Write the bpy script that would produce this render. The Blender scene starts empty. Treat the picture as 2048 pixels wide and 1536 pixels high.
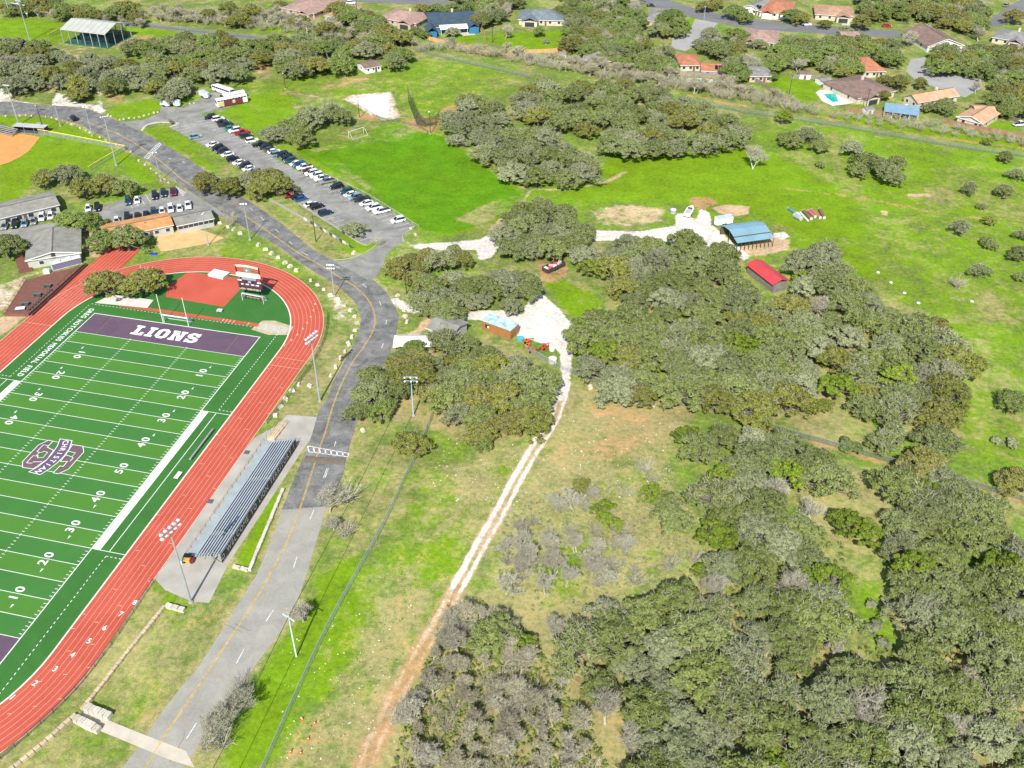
import bpy, math, random
import numpy as np
from mathutils import Vector, Matrix
from mathutils.geometry import tessellate_polygon
R = math.radians
S = bpy.context.scene
# ---------------------------------------------------------------- camera (solved from the football field's yard lines)
FOC, PITCH, YAW, ROLL = 1910.2, 0.64569, -0.226272, 0.008035
CAM = np.array([136.29, -133.638, 142.518])
def _axes():
    cp, sp, cy, sy = math.cos(PITCH), math.sin(PITCH), math.cos(YAW), math.sin(YAW)
    f = np.array([sy*cp, cy*cp, -sp]); r = np.array([cy, -sy, 0.]); u = np.cross(r, f)
    cr, sr = math.cos(ROLL), math.sin(ROLL)
    return cr*r + sr*u, -sr*r + cr*u, f
AX, AY, AZ = _axes()
cd = bpy.data.cameras.new('camera'); cam = bpy.data.objects.new('camera', cd); S.collection.objects.link(cam)
cd.sensor_width = 36; cd.lens = FOC/2048*36; cd.clip_start = 1; cd.clip_end = 9000
cam.matrix_world = Matrix(((AX[0], AY[0], -AZ[0], CAM[0]), (AX[1], AY[1], -AZ[1], CAM[1]), (AX[2], AY[2], -AZ[2], CAM[2]), (0, 0, 0, 1)))
S.camera = cam
# ---------------------------------------------------------------- sky, sun, exposure
SUN_EL, SUN_AZ = R(43.5), R(177)          # azimuth clockwise from +Y of where the sun stands
w = bpy.data.worlds.new('World'); S.world = w; w.use_nodes = True
wn = w.node_tree.nodes; bg = wn['Background']; sk = wn.new('ShaderNodeTexSky'); sk.sky_type = 'NISHITA'
sk.sun_disc = False; sk.sun_elevation = SUN_EL; sk.sun_rotation = SUN_AZ; sk.altitude = 250; sk.dust_density = 1.2
w.node_tree.links.new(sk.outputs[0], bg.inputs[0]); bg.inputs[1].default_value = 0.11
sl = bpy.data.lights.new('sun', 'SUN'); sl.energy = 4.3; sl.angle = R(0.53); sl.color = (1, .955, .88)
so = bpy.data.objects.new('sun', sl); S.collection.objects.link(so)
sd = Vector((math.sin(SUN_AZ)*math.cos(SUN_EL), math.cos(SUN_AZ)*math.cos(SUN_EL), math.sin(SUN_EL)))
so.rotation_euler = (-sd).to_track_quat('-Z', 'Y').to_euler(); so.location = (0, -50, 200)
v = S.view_settings; v.view_transform = 'Standard'; v.look = 'None'; v.gamma = 1; v.use_curve_mapping = False; v.exposure = 0.64
S.cycles.max_bounces = 4; S.cycles.diffuse_bounces = 2; S.cycles.glossy_bounces = 2; S.cycles.transparent_max_bounces = 8
S.cycles.caustics_reflective = False; S.cycles.caustics_refractive = False
# ---------------------------------------------------------------- helpers
C = S.collection
def G(u, v, z=0.):
    "point of the place, at height z, that the photograph shows at pixel (u, v)"
    d = AX*(u-1024)/FOC - AY*(v-768)/FOC + AZ
    p = CAM + d*((z-CAM[2])/d[2])
    return (float(p[0]), float(p[1]), float(z))
def g2(u, v, z=0.): return G(u, v, z)[:2]
def GP(pts, z=0.): return [g2(u, v, z) for u, v in pts]
def tag(o, label=None, cat=None, group=None, kind=None):
    if label: o['label'] = label
    if cat: o['category'] = cat
    if group: o['group'] = group
    if kind: o['kind'] = kind
    return o
def thing(name, label, cat, loc=(0, 0, 0), rz=0, group=None):
    o = bpy.data.objects.new(name, None); C.objects.link(o); o.location = loc; o.rotation_euler = (0, 0, rz)
    o.empty_display_size = .3
    return tag(o, label, cat, group)
def put(name, mesh, parent=None, loc=(0, 0, 0), rz=0, scale=None):
    o = bpy.data.objects.new(name, mesh); C.objects.link(o); o.location = loc; o.rotation_euler = (0, 0, rz)
    if parent: o.parent = parent
    if scale: o.scale = scale if hasattr(scale, '__len__') else (scale,)*3
    return o
def copy_tree(o, parent=None):
    c = o.copy(); C.objects.link(c); c.parent = parent
    for ch in o.children: copy_tree(ch, c)
    return c
class MB:
    def __init__(s): s.v = []; s.f = []; s.m = []
    def add(s, vs, fs, mi=0):
        b = len(s.v); s.v += [tuple(map(float, p)) for p in vs]
        for f in fs: s.f.append(tuple(b+i for i in f)); s.m.append(mi)
        return s
    def box(s, c, d, rz=0, mi=0, taper=1.):
        x, y, z = d[0]/2, d[1]/2, d[2]/2; cs, sn = math.cos(rz), math.sin(rz); vs = []
        for k, t in ((-z, 1.), (z, taper)):
            for a, b in ((-x, -y), (x, -y), (x, y), (-x, y)):
                a *= t; b *= t
                vs.append((c[0]+a*cs-b*sn, c[1]+a*sn+b*cs, c[2]+k))
        return s.add(vs, [(0, 3, 2, 1), (4, 5, 6, 7), (0, 1, 5, 4), (1, 2, 6, 5), (2, 3, 7, 6), (3, 0, 4, 7)], mi)
    def beam(s, a, b, wd, ht=None, mi=0):
        a, b = Vector(a), Vector(b); d = (b-a).normalized(); ht = ht or wd
        u = d.cross(Vector((0, 0, 1)))
        u = u.normalized() if u.length > 1e-4 else Vector((1, 0, 0)); n = u.cross(d)
        vs = [p + u*i*wd/2 + n*j*ht/2 for p in (a, b) for i, j in ((-1, -1), (1, -1), (1, 1), (-1, 1))]
        return s.add(vs, [(0, 1, 2, 3), (7, 6, 5, 4), (4, 5, 1, 0), (5, 6, 2, 1), (6, 7, 3, 2), (7, 4, 0, 3)], mi)
    def tube(s, pts, rad, n=6, mi=0, cap=True):
        b = len(s.v); k = len(pts)
        rad = rad if hasattr(rad, '__len__') else [rad]*k
        for i, p in enumerate(pts):
            d = Vector(pts[min(i+1, k-1)]) - Vector(pts[max(i-1, 0)]); d.normalize()
            u = d.cross(Vector((0, 0, 1))) if abs(d.z) < .95 else d.cross(Vector((0, 1, 0)))
            u.normalize(); q = d.cross(u)
            for j in range(n):
                a = 2*math.pi*j/n; s.v.append(tuple(Vector(p)+rad[i]*(u*math.cos(a)+q*math.sin(a))))
        for i in range(k-1):
            for j in range(n):
                s.f.append((b+i*n+j, b+i*n+(j+1) % n, b+(i+1)*n+(j+1) % n, b+(i+1)*n+j)); s.m.append(mi)
        if cap:
            s.f.append(tuple(b+j for j in range(n))[::-1]); s.m.append(mi)
            s.f.append(tuple(b+(k-1)*n+j for j in range(n))); s.m.append(mi)
        return s
    def cyl(s, c, r, h, n=12, mi=0, r2=None):
        return s.tube([(c[0], c[1], c[2]), (c[0], c[1], c[2]+h)], [r, r if r2 is None else r2], n, mi)
    def poly(s, pts, z, mi=0):
        vs = [Vector((p[0], p[1], p[2] if len(p) > 2 else z)) for p in pts]
        tr = tessellate_polygon([vs]); fs = []
        for t in tr:
            a, b, c = (vs[i] for i in t)
            fs.append(t if (b-a).cross(c-a).z > 0 else t[::-1])
        return s.add(vs, fs, mi)
    def prism(s, pts, z0, z1, mi=0):
        n = len(pts); ar = sum(pts[i][0]*pts[(i+1) % n][1]-pts[(i+1) % n][0]*pts[i][1] for i in range(n))
        if ar < 0: pts = pts[::-1]
        s.poly(pts, z1, mi); b = len(s.v)
        s.v += [(p[0], p[1], z) for z in (z0, z1) for p in pts]
        for i in range(n):
            j = (i+1) % n; s.f.append((b+i, b+j, b+n+j, b+n+i)); s.m.append(mi)
        return s
    def ribbon(s, pts, wd, z, mi=0, wd2=None):
        b = len(s.v); n = len(pts)
        for i, p in enumerate(pts):
            d = np.array(pts[min(i+1, n-1)][:2])-np.array(pts[max(i-1, 0)][:2]); d = d/(np.hypot(*d)+1e-9)
            h = (wd if wd2 is None else wd+(wd2-wd)*i/(n-1))/2
            s.v += [(p[0]-d[1]*h, p[1]+d[0]*h, z), (p[0]+d[1]*h, p[1]-d[0]*h, z)]
        for i in range(n-1): s.f.append((b+2*i+1, b+2*i+3, b+2*i+2, b+2*i)); s.m.append(mi)
        return s
    def mesh(s, name, mats, smooth=False):
        me = bpy.data.meshes.new(name); me.from_pydata(s.v, [], s.f)
        mats = mats if isinstance(mats, (list, tuple)) else [mats]
        for m in mats: me.materials.append(m)
        if len(mats) > 1: me.polygons.foreach_set('material_index', s.m)
        if smooth: me.polygons.foreach_set('use_smooth', [True]*len(me.polygons))
        me.update(); return me
    def put(s, name, mats, parent=None, loc=(0, 0, 0), rz=0, smooth=False): return put(name, s.mesh(name, mats, smooth), parent, loc, rz)
# ---------------------------------------------------------------- materials
def nd(nt, t, **k):
    n = nt.nodes.new(t)
    for a, b in k.items(): setattr(n, a, b)
    return n
MATS = {}
def mat(name, col, rough=.85, var=.18, scale=.6, metal=0., bump=0., rnd=0., col2=None, spec=.3, detail=5., scale2=None, emit=None):
    "plain surface whose tone wanders with two octaves of noise; rnd: per-object variation"
    if name in MATS: return MATS[name]
    m = bpy.data.materials.new(name); m.use_nodes = True; nt = m.node_tree; b = nt.nodes['Principled BSDF']; L = nt.links.new
    b.inputs['Roughness'].default_value = rough; b.inputs['Metallic'].default_value = metal
    b.inputs['Specular IOR Level'].default_value = spec
    tc = nd(nt, 'ShaderNodeTexCoord'); n1 = nd(nt, 'ShaderNodeTexNoise'); n1.inputs['Scale'].default_value = scale; n1.inputs['Detail'].default_value = detail
    L(tc.outputs['Object'], n1.inputs['Vector'])
    mx = nd(nt, 'ShaderNodeMix', data_type='RGBA')
    a = col; c2 = col2 or tuple(min(1, c*(1+var)) for c in col)
    lo = tuple(c*(1-var) for c in col) if col2 is None else col
    mx.inputs[6].default_value = (*lo, 1); mx.inputs[7].default_value = (*c2, 1)
    mr = nd(nt, 'ShaderNodeMapRange'); mr.inputs[1].default_value = .3; mr.inputs[2].default_value = .7
    L(n1.outputs['Fac'], mr.inputs[0]); L(mr.outputs[0], mx.inputs[0]); out = mx.outputs[2]
    if rnd:
        oi = nd(nt, 'ShaderNodeObjectInfo'); hs = nd(nt, 'ShaderNodeHueSaturation')
        r1 = nd(nt, 'ShaderNodeMapRange'); r1.inputs[3].default_value = 1-rnd; r1.inputs[4].default_value = 1+rnd
        r2 = nd(nt, 'ShaderNodeMapRange'); r2.inputs[3].default_value = .5-rnd*.06; r2.inputs[4].default_value = .5+rnd*.06
        mm = nd(nt, 'ShaderNodeMath', operation='MULTIPLY'); mm.inputs[1].default_value = 7.31
        fr = nd(nt, 'ShaderNodeMath', operation='FRACT')
        L(oi.outputs['Random'], r1.inputs[0]); L(oi.outputs['Random'], mm.inputs[0]); L(mm.outputs[0], fr.inputs[0]); L(fr.outputs[0], r2.inputs[0])
        L(r1.outputs[0], hs.inputs['Value']); L(r2.outputs[0], hs.inputs['Hue']); L(out, hs.inputs['Color']); out = hs.outputs[0]
    L(out, b.inputs['Base Color'])
    if bump:
        n2 = nd(nt, 'ShaderNodeTexNoise'); n2.inputs['Scale'].default_value = scale2 or scale*8; n2.inputs['Detail'].default_value = 3
        bp = nd(nt, 'ShaderNodeBump'); bp.inputs['Strength'].default_value = bump; bp.inputs['Distance'].default_value = .1
        L(tc.outputs['Object'], n2.inputs['Vector']); L(n2.outputs['Fac'], bp.inputs['Height']); L(bp.outputs[0], b.inputs['Normal'])
    MATS[name] = m; return m
def mesh_fabric(name, col, cover):
    "open wire or net: a share of the light passes"
    if name in MATS: return MATS[name]
    m = bpy.data.materials.new(name); m.use_nodes = True; nt = m.node_tree; b = nt.nodes['Principled BSDF']; L = nt.links.new
    b.inputs['Base Color'].default_value = (*col, 1); b.inputs['Roughness'].default_value = .6
    tr = nd(nt, 'ShaderNodeBsdfTransparent'); mx = nd(nt, 'ShaderNodeMixShader'); tc = nd(nt, 'ShaderNodeTexCoord')
    n1 = nd(nt, 'ShaderNodeTexNoise'); n1.inputs['Scale'].default_value = .8; L(tc.outputs['Object'], n1.inputs['Vector'])
    mr = nd(nt, 'ShaderNodeMapRange'); mr.inputs[1].default_value = .3; mr.inputs[2].default_value = .7
    mr.inputs[3].default_value = max(0, cover-.12); mr.inputs[4].default_value = cover+.12
    L(n1.outputs['Fac'], mr.inputs[0]); L(mr.outputs[0], mx.inputs[0]); L(tr.outputs[0], mx.inputs[1]); L(b.outputs[0], mx.inputs[2])
    L(mx.outputs[0], nt.nodes['Material Output'].inputs['Surface']); MATS[name] = m; return m
WHITE = mat('white_paint', (.72, .72, .70), .6, .08, .8)
STEEL = mat('galvanised_steel', (.42, .47, .50), .45, .12, .6, .4)
DARKM = mat('dark_metal', (.035, .035, .04), .55, .2, 1)
WOODP = mat('pole_wood', (.075, .055, .04), .9, .25, 2)
CONC = mat('concrete', (.37, .35, .30), .9, .14, .25, bump=.1)
LIME = mat('limestone', (.56, .51, .42), .9, .28, 1.4, bump=.5, rnd=.16)
TANST = mat('tan_limestone', (.50, .40, .26), .9, .3, 1.2, bump=.4, rnd=.15)
GLASS = mat('window_glass', (.03, .04, .05), .15, .2, .5, spec=.6)
ORD = ['first', 'second', 'third', 'fourth', 'fifth', 'sixth', 'seventh', 'eighth', 'ninth', 'tenth', 'eleventh', 'twelfth', 'thirteenth', 'fourteenth', 'fifteenth', 'sixteenth',
       'seventeenth', 'eighteenth', 'nineteenth', 'twentieth', 'twenty-first', 'twenty-second', 'twenty-third', 'twenty-fourth', 'twenty-fifth', 'twenty-sixth', 'twenty-seventh',
       'twenty-eighth', 'twenty-ninth', 'thirtieth', 'thirty-first', 'thirty-second', 'thirty-third', 'thirty-fourth', 'thirty-fifth', 'thirty-sixth', 'thirty-seventh', 'thirty-eighth', 'thirty-ninth', 'fortieth']
rng = np.random.default_rng(7)
# ================================================================ GROUND: one sheet to the horizon, its cover (grass, thatch, soil, caliche) laid out in the place
def axis(a0, a1, f0, f1, fine, coarse, far):
    a = list(np.arange(f0, f1, fine)); b = list(np.arange(f1, a1, coarse)); c = list(np.arange(f0-coarse, a0, -coarse))[::-1]
    s = [a1+d for d in (20, 60, 150, 400, 1200, far)]; t = [a0-d for d in (20, 60, 150, 400, 1200, far)][::-1]
    return np.array(t+c+a+b+s)
gx = axis(-290, 330, 10, 165, .6, 1.2, 6000); gy = axis(-110, 480, -70, 110, .6, 1.2, 6000)
NX, NY = len(gx), len(gy); PX, PY = np.meshgrid(gx, gy)
MASK = {k: np.full(PX.shape, d) for k, d in dict(lush=.42, dry=.44, soil=.12, sand=.06, white=0., mown=0.).items()}
def _crop(pts, f):
    a = np.array(pts); x0, y0 = a.min(0)-f; x1, y1 = a.max(0)+f
    i0, i1 = np.searchsorted(gx, [x0, x1]); j0, j1 = np.searchsorted(gy, [y0, y1])
    return slice(j0, j1), slice(i0, i1)
def _segd(X, Y, a, b):
    dx, dy = b[0]-a[0], b[1]-a[1]; t = np.clip(((X-a[0])*dx+(Y-a[1])*dy)/(dx*dx+dy*dy+1e-9), 0, 1)
    return np.hypot(X-a[0]-t*dx, Y-a[1]-t*dy)
def _blend(key, sl, wgt, val, how):
    m = MASK[key][sl]
    MASK[key][sl] = np.maximum(m, m*(1-wgt)+wgt*val) if how == 'max' else m*(1-wgt)+val*wgt
def area(key, px, val=1., f=3., how='mix', world=False):
    "cover KEY inside a polygon, feathered over f metres; keys may be a dict"
    pts = px if world else GP(px); sl = _crop(pts, f); X, Y = PX[sl], PY[sl]
    if X.size == 0: return
    ins = np.zeros(X.shape, bool); d = np.full(X.shape, 1e9); n = len(pts)
    for i in range(n):
        a, b = pts[i], pts[(i+1) % n]; d = np.minimum(d, _segd(X, Y, a, b))
        c = ((a[1] > Y) != (b[1] > Y)) & (X < (b[0]-a[0])*(Y-a[1])/(b[1]-a[1]+1e-12)+a[0]); ins ^= c
    wgt = np.clip(.5+np.where(ins, d, -d)/f, 0, 1)
    for k, vv in (key.items() if isinstance(key, dict) else [(key, val)]): _blend(k, sl, wgt, vv, how)
def trail(key, px, wd, val=1., f=1., how='max', world=False):
    pts = px if world else GP(px); sl = _crop(pts, wd+f); X, Y = PX[sl], PY[sl]
    if X.size == 0: return
    d = np.full(X.shape, 1e9)
    for i in range(len(pts)-1): d = np.minimum(d, _segd(X, Y, pts[i], pts[i+1]))
    wgt = np.clip(.5+(wd/2-d)/f, 0, 1)
    for k, vv in (key.items() if isinstance(key, dict) else [(key, val)]): _blend(k, sl, wgt, vv, how)
def offset(pts, o):
    out = []
    for i, p in enumerate(pts):
        d = np.array(pts[min(i+1, len(pts)-1)])-np.array(pts[max(i-1, 0)]); d = d/np.hypot(*d)
        out.append((p[0]+d[1]*o, p[1]-d[0]*o))
    return out
# --- broad cover
area(dict(lush=.66, dry=.28), [(-300, 330), (560, 250), (1000, 380), (1600, 230), (2400, 330), (2400, 520), (1500, 470), (1200, 440), (900, 470), (500, 330)], f=20)
area(dict(lush=.70, dry=.40), [(1560, 250), (2300, 330), (2300, 1100), (1900, 900), (1800, 620), (1640, 470)], f=12)          # open meadow beyond the wood
area(dict(lush=1.2, dry=-.1, soil=-.2), [(1200, 330), (1500, 285), (1560, 330), (1640, 370), (1700, 420), (1720, 470), (1620, 470), (1560, 440), (1430, 400), (1300, 390), (1140, 395), (1150, 375)], f=9)
area(dict(lush=.9, dry=.15), [(1560, 470), (1720, 500), (1760, 560), (1660, 560), (1590, 500)], f=6)
area(dict(lush=.8, dry=.2), [(1690, 300), (1850, 290), (1900, 330), (1830, 380), (1760, 390)], f=8)
area(dict(lush=1.5, dry=-.5, soil=-.4, mown=1.), [(598, 303), (690, 280), (735, 262), (800, 250), (890, 275), (960, 330), (1042, 388), (1000, 438), (900, 468), (850, 460), (700, 360)], f=2.5)   # playing field
area(dict(lush=.55, dry=.5), [(735, 262), (800, 250), (850, 262), (830, 280), (740, 290), (620, 308), (610, 300)], f=3)
area(dict(lush=.6, dry=.50), [(640, 322), (690, 325), (760, 380), (830, 430), (800, 425), (720, 375)], f=2.5)
area(dict(dry=.6, lush=.5), [(900, 440), (980, 400), (1040, 385), (1050, 400), (990, 440), (960, 455)], f=3)
area(dict(lush=.66, dry=.36, soil=.34), [(420, 165), (560, 160), (700, 140), (830, 110), (1050, 150), (1050, 190), (950, 195), (880, 260), (860, 265), (770, 240), (690, 200), (560, 190)], f=6)
area(dict(lush=.95, dry=.1), [(500, 190), (560, 180), (600, 205), (560, 250), (500, 260), (450, 225)], f=4)
area(dict(lush=1, dry=.05), [(0, 300), (80, 275), (250, 302), (200, 335), (100, 340), (0, 420)], f=2)                           # softball outfield
area(dict(lush=1, dry=.1), [(0, 232), (100, 238), (190, 270), (300, 345), (330, 380), (250, 345), (240, 302), (80, 268), (0, 245)], f=2)
area(dict(lush=1, dry=.12), [(-60, 40), (0, 38), (120, 42), (150, 70), (110, 85), (0, 110), (-60, 130)], f=4)                   # baseball outfield
area(dict(lush=.95, dry=.1), [(240, 55), (420, 65), (410, 75), (250, 70)], f=3)
area(dict(lush=.9, dry=.2), [(210, 235), (230, 212), (330, 195), (390, 195), (320, 222), (285, 238)], f=2)
area(dict(lush=.85, dry=.32), [(290, 262), (330, 250), (440, 345), (400, 345), (330, 295)], f=2)
area(dict(lush=.6, dry=.62), [(560, 420), (590, 415), (700, 490), (750, 510), (668, 518), (600, 470)], f=2)
area(dict(lush=.95, dry=.1), [(680, 470), (740, 490), (765, 490), (735, 510), (690, 500)], f=2)
area(dict(lush=.6, dry=.55), [(425, 465), (510, 485), (640, 560), (610, 560), (500, 515), (300, 520), (280, 500)], f=2)
area(dict(lush=.34, dry=.72, soil=.22), [(650, 560), (700, 600), (718, 640), (705, 690), (665, 765), (640, 830), (560, 850), (600, 760), (655, 640)], f=2)
area('white', [(655, 590), (690, 600), (700, 640), (668, 640)], .55, f=4, how='max')
area(dict(lush=.52, dry=.60, soil=.28), [(170, 1420), (325, 1215), (470, 1240), (390, 1340), (250, 1540), (60, 1640), (30, 1540)], f=3)
area(dict(lush=.9, dry=.15), [(290, 1180), (335, 1185), (375, 1215), (330, 1225), (285, 1240)], f=2)
area(dict(lush=.3, dry=.62, soil=.5, sand=.2), [(400, 1215), (500, 1170), (430, 1280), (330, 1420), (270, 1500), (250, 1480), (330, 1380)], f=4)
area(dict(lush=.5, dry=.62), [(205, 1290), (300, 1165), (330, 1205), (170, 1420), (20, 1540), (-40, 1540)], f=2)
area(dict(lush=1, dry=.05), [(548, 985), (570, 990), (512, 1130), (475, 1130), (510, 1050)], f=1.5)
area(dict(lush=.45, dry=.58, soil=.12), [(700, 880), (840, 880), (800, 980), (720, 1120), (640, 1280), (560, 1400), (600, 1230), (660, 1030)], f=3)
area(dict(lush=.95, dry=.12, soil=.05), [(640, 1150), (740, 1100), (660, 1260), (600, 1390), (545, 1536), (430, 1560), (520, 1350), (580, 1270)], f=4)
area(dict(lush=.6, dry=.5, soil=.28), [(850, 860), (1060, 880), (1000, 990), (900, 1180), (800, 1340), (640, 1560), (550, 1536), (640, 1350), (760, 1110)], f=4)
area(dict(lush=.95, dry=.2), [(690, 1180), (730, 1190), (700, 1300), (650, 1400), (590, 1500), (640, 1330)], f=4)
area(dict(lush=.85, dry=.28), [(860, 1090), (920, 1060), (900, 1170), (820, 1290), (790, 1300)], f=5)
area(dict(dry=.75, lush=.3, soil=.3), [(900, 930), (980, 900), (990, 1000), (930, 1010)], f=4)
area(dict(dry=.8, lush=.25, soil=.42), [(770, 1200), (870, 1170), (830, 1280), (760, 1370), (720, 1330)], f=5)
area(dict(dry=.8, lush=.2, soil=.45), [(620, 1420), (720, 1370), (700, 1480), (640, 1536), (570, 1536)], f=5)
area(dict(soil=.5, dry=.85, lush=.15, sand=.3), [(760, 1390), (850, 1290), (900, 1210), (925, 1190), (905, 1260), (850, 1350), (790, 1460), (745, 1545), (655, 1545), (700, 1440)], f=4)
area(dict(dry=.80, lush=.28, soil=.34), [(1140, 770), (1380, 815), (1350, 880), (1330, 960), (1200, 980), (1080, 1000), (1030, 1010), (1100, 870)], f=4)
area('soil', [(1200, 800), (1330, 830), (1330, 890), (1270, 930), (1150, 930), (1180, 850)], .62, f=11, how='max')
area(dict(dry=.74, lush=.5, soil=.24, sand=.22), [(1010, 1010), (1100, 990), (1330, 940), (1400, 1000), (1420, 1160), (1250, 1200), (1060, 1230), (980, 1180)], f=5)
area(dict(lush=.95, dry=.2), [(1075, 1140), (1150, 1120), (1160, 1190), (1090, 1210)], f=4)
area(dict(lush=.95, dry=.15), [(1010, 1220), (1060, 1230), (1075, 1330), (1020, 1290)], f=3)
area(dict(dry=.72, lush=.45, soil=.22), [(1590, 780), (1700, 780), (1790, 930), (1640, 900), (1590, 850)], f=4)
area(dict(dry=.68, lush=.5, soil=.3), [(1680, 920), (1780, 950), (1760, 1010), (1690, 1030)], f=4)
area(dict(dry=.7, lush=.45, soil=.25), [(1690, 1150), (1780, 1160), (1820, 1270), (1800, 1340), (1740, 1330), (1700, 1260)], f=4)
area(dict(dry=.66, lush=.5, soil=.3), [(1890, 940), (2200, 1000), (2200, 1100), (1960, 1000)], f=4)
area(dict(dry=.9, soil=.3, lush=.2, sand=.1), [(840, 1300), (960, 1180), (1100, 1230), (1240, 1545), (760, 1545), (800, 1440)], f=4)      # thicket floor
area(dict(dry=.8, soil=.45, lush=.25, sand=.3), [(1060, 1230), (1400, 1170), (1700, 1300), (2100, 1150), (2100, 1600), (1240, 1600)], f=4)  # wood floor
area(dict(dry=.75, soil=.5, lush=.3, sand=.25), [(860, 680), (1080, 710), (1100, 790), (1070, 860), (960, 900), (860, 850), (700, 850), (700, 770), (790, 690)], f=3)
area(dict(dry=.65, soil=.35, lush=.55), [(1160, 680), (1240, 560), (1500, 520), (1700, 560), (1930, 680), (1900, 900), (1600, 790), (1300, 790)], f=4)
area(dict(lush=1, dry=.05), [(1085, 565), (1125, 560), (1200, 600), (1205, 630), (1170, 660), (1140, 625)], f=2)
area(dict(lush=1, dry=.05), [(1215, 310), (1400, 300), (1480, 300), (1370, 340), (1230, 340)], f=5)
area(dict(sand=.7, dry=.5, lush=.3), [(1175, 420), (1240, 405), (1330, 415), (1330, 445), (1250, 455), (1190, 450)], f=4)
area(dict(dry=.5, lush=.35, soil=.2), [(0, 0), (560, 30), (850, 95), (1640, 228), (2100, 300), (2100, -60), (0, -60)], f=6)             # house lots and brush
area(dict(lush=.95, dry=.05), [(965, 80), (1000, 68), (1128, 62), (1125, 100), (1040, 100)], f=3)
for q in ([(1290, 55), (1390, 35), (1410, 40), (1360, 62)], [(1470, 160), (1520, 150), (1540, 170), (1500, 185)], [(1535, 165), (1580, 150), (1580, 200), (1545, 200)], [(1580, 160), (1640, 160), (1640, 200), (1590, 205)],
          [(1690, 215), (1740, 205), (1740, 225), (1690, 222)], [(1640, 228), (1760, 240), (1900, 265), (2060, 290), (2060, 298), (1880, 275), (1740, 250)], [(1965, 240), (2030, 250), (2030, 265), (1965, 255)],
          [(1930, 12), (1990, 18), (1975, 28), (1930, 22)], [(640, 8), (660, 5), (650, 30), (635, 30)], [(512, 50), (570, 55), (560, 63), (512, 62)], [(890, 65), (950, 68), (950, 90), (900, 85)], [(1230, 60), (1260, 30), (1260, 60)]):
    area(dict(lush=1, dry=.05), q, f=2.5)
area(dict(sand=.6, soil=.3, lush=.2), [(40, 100), (200, 90), (240, 120), (200, 175), (100, 190), (0, 160)], f=5)
area(dict(dry=.72, lush=.34, soil=.25), [(1560, 880), (1650, 930), (1790, 950), (1800, 1180), (1830, 1280), (1790, 1350), (1690, 1340), (1640, 1100)], f=5)
area(dict(lush=.9, dry=.2), [(1690, 1160), (1740, 1170), (1790, 1280), (1750, 1300)], f=6)
# --- bare soil, sand, caliche
area(dict(soil=1, white=0), [(1072, 520), (1105, 512), (1135, 530), (1140, 548), (1110, 565), (1080, 562)], f=2)
area('soil', [(1375, 395), (1420, 392), (1440, 408), (1400, 425), (1385, 410)], .95, f=2)
area(dict(sand=1, soil=.2), [(1420, 415), (1455, 409), (1500, 413), (1498, 428), (1470, 434), (1440, 428)], f=1.5)
area(dict(sand=.95), [(1445, 470), (1480, 490), (1545, 470), (1580, 480), (1575, 500), (1520, 515), (1490, 515), (1440, 490)], f=2)
area('soil', [(1530, 450), (1560, 445), (1600, 460), (1560, 465)], .7, f=2.5)
area('sand', [(1805, 388), (1860, 387), (1862, 393), (1815, 394)], .95, f=1.5)
area('sand', [(1757, 419), (1775, 421), (1783, 433), (1762, 431)], .9, f=1.5)
trail(dict(soil=.9, dry=.3), [(1560, 375), (1660, 388), (1735, 398), (1830, 417), (1900, 433), (1980, 438), (2060, 436), (2200, 440)], 1.6, f=2.2)
trail(dict(soil=.85, dry=.5), [(1380, 190), (1460, 207), (1560, 222), (1640, 234), (1740, 254), (1860, 273), (2060, 299), (2300, 330)], 2.6, f=2.5)
trail(dict(soil=.8, dry=.6), [(1380, 808), (1480, 838), (1570, 866), (1640, 888), (1760, 924), (1900, 962), (2060, 1008)], 1.6, f=1.)
trail(dict(sand=.8, white=.35), [(1042, 408), (1056, 390), (1060, 380), (1140, 378), (1210, 365), (1250, 345)], 2.2, f=1.5)
trail(dict(sand=.8), [(690, 215), (640, 195), (560, 180)], 1.2, f=2)
trail(dict(soil=.5, dry=.6, sand=.5), [(1060, 385), (1000, 340), (960, 312), (900, 275), (830, 258)], 1.6, f=1.5)
trail(dict(sand=.75), [(985, 468), (990, 455), (1045, 405)], 3., f=1.5)
area(dict(sand=.85, white=.6, lush=.1, dry=.4), [(685, 198), (700, 190), (785, 182), (800, 230), (800, 236), (770, 244), (745, 235), (710, 212)], f=2.5)
area('soil', [(705, 225), (745, 228), (770, 245), (715, 240)], .9, f=2.5, how='max')
area('soil', [(800, 240), (880, 232), (880, 262), (850, 265), (815, 258)], .8, f=3, how='max')
for q in ([(555, 182), (600, 178), (600, 190), (560, 192)], [(640, 170), (700, 163), (700, 172), (640, 178)], [(580, 203), (600, 205), (595, 220), (580, 215)], [(700, 158), (740, 150), (740, 160), (705, 165)], [(880, 215), (935, 205), (940, 225), (890, 235)],
          [(215, 190), (255, 190), (245, 205), (215, 203)], [(210, 90), (270, 78), (280, 85), (240, 100)], [(250, 70), (310, 70), (315, 78), (260, 78)], [(500, 125), (540, 122), (545, 150), (520, 155)]):
    area(dict(soil=.8, sand=.4), q, f=2.5, how='max')
W_ = dict(white=1, sand=.5)
area(W_, [(800, 470), (825, 490), (880, 485), (960, 478), (1010, 470), (1010, 482), (985, 515), (960, 522), (950, 500), (880, 500), (830, 498)], f=1.5, how='max')
trail(W_, [(985, 478), (1100, 474), (1200, 471), (1290, 472), (1340, 465)], 6.5, f=1.6)
area(W_, [(1195, 463), (1290, 464), (1350, 450), (1352, 428), (1372, 425), (1390, 440), (1402, 418), (1418, 425), (1425, 448), (1450, 472), (1480, 495), (1500, 514), (1488, 522), (1440, 494), (1380, 492), (1330, 482), (1290, 484), (1195, 480)], f=1.6, how='max')
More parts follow.
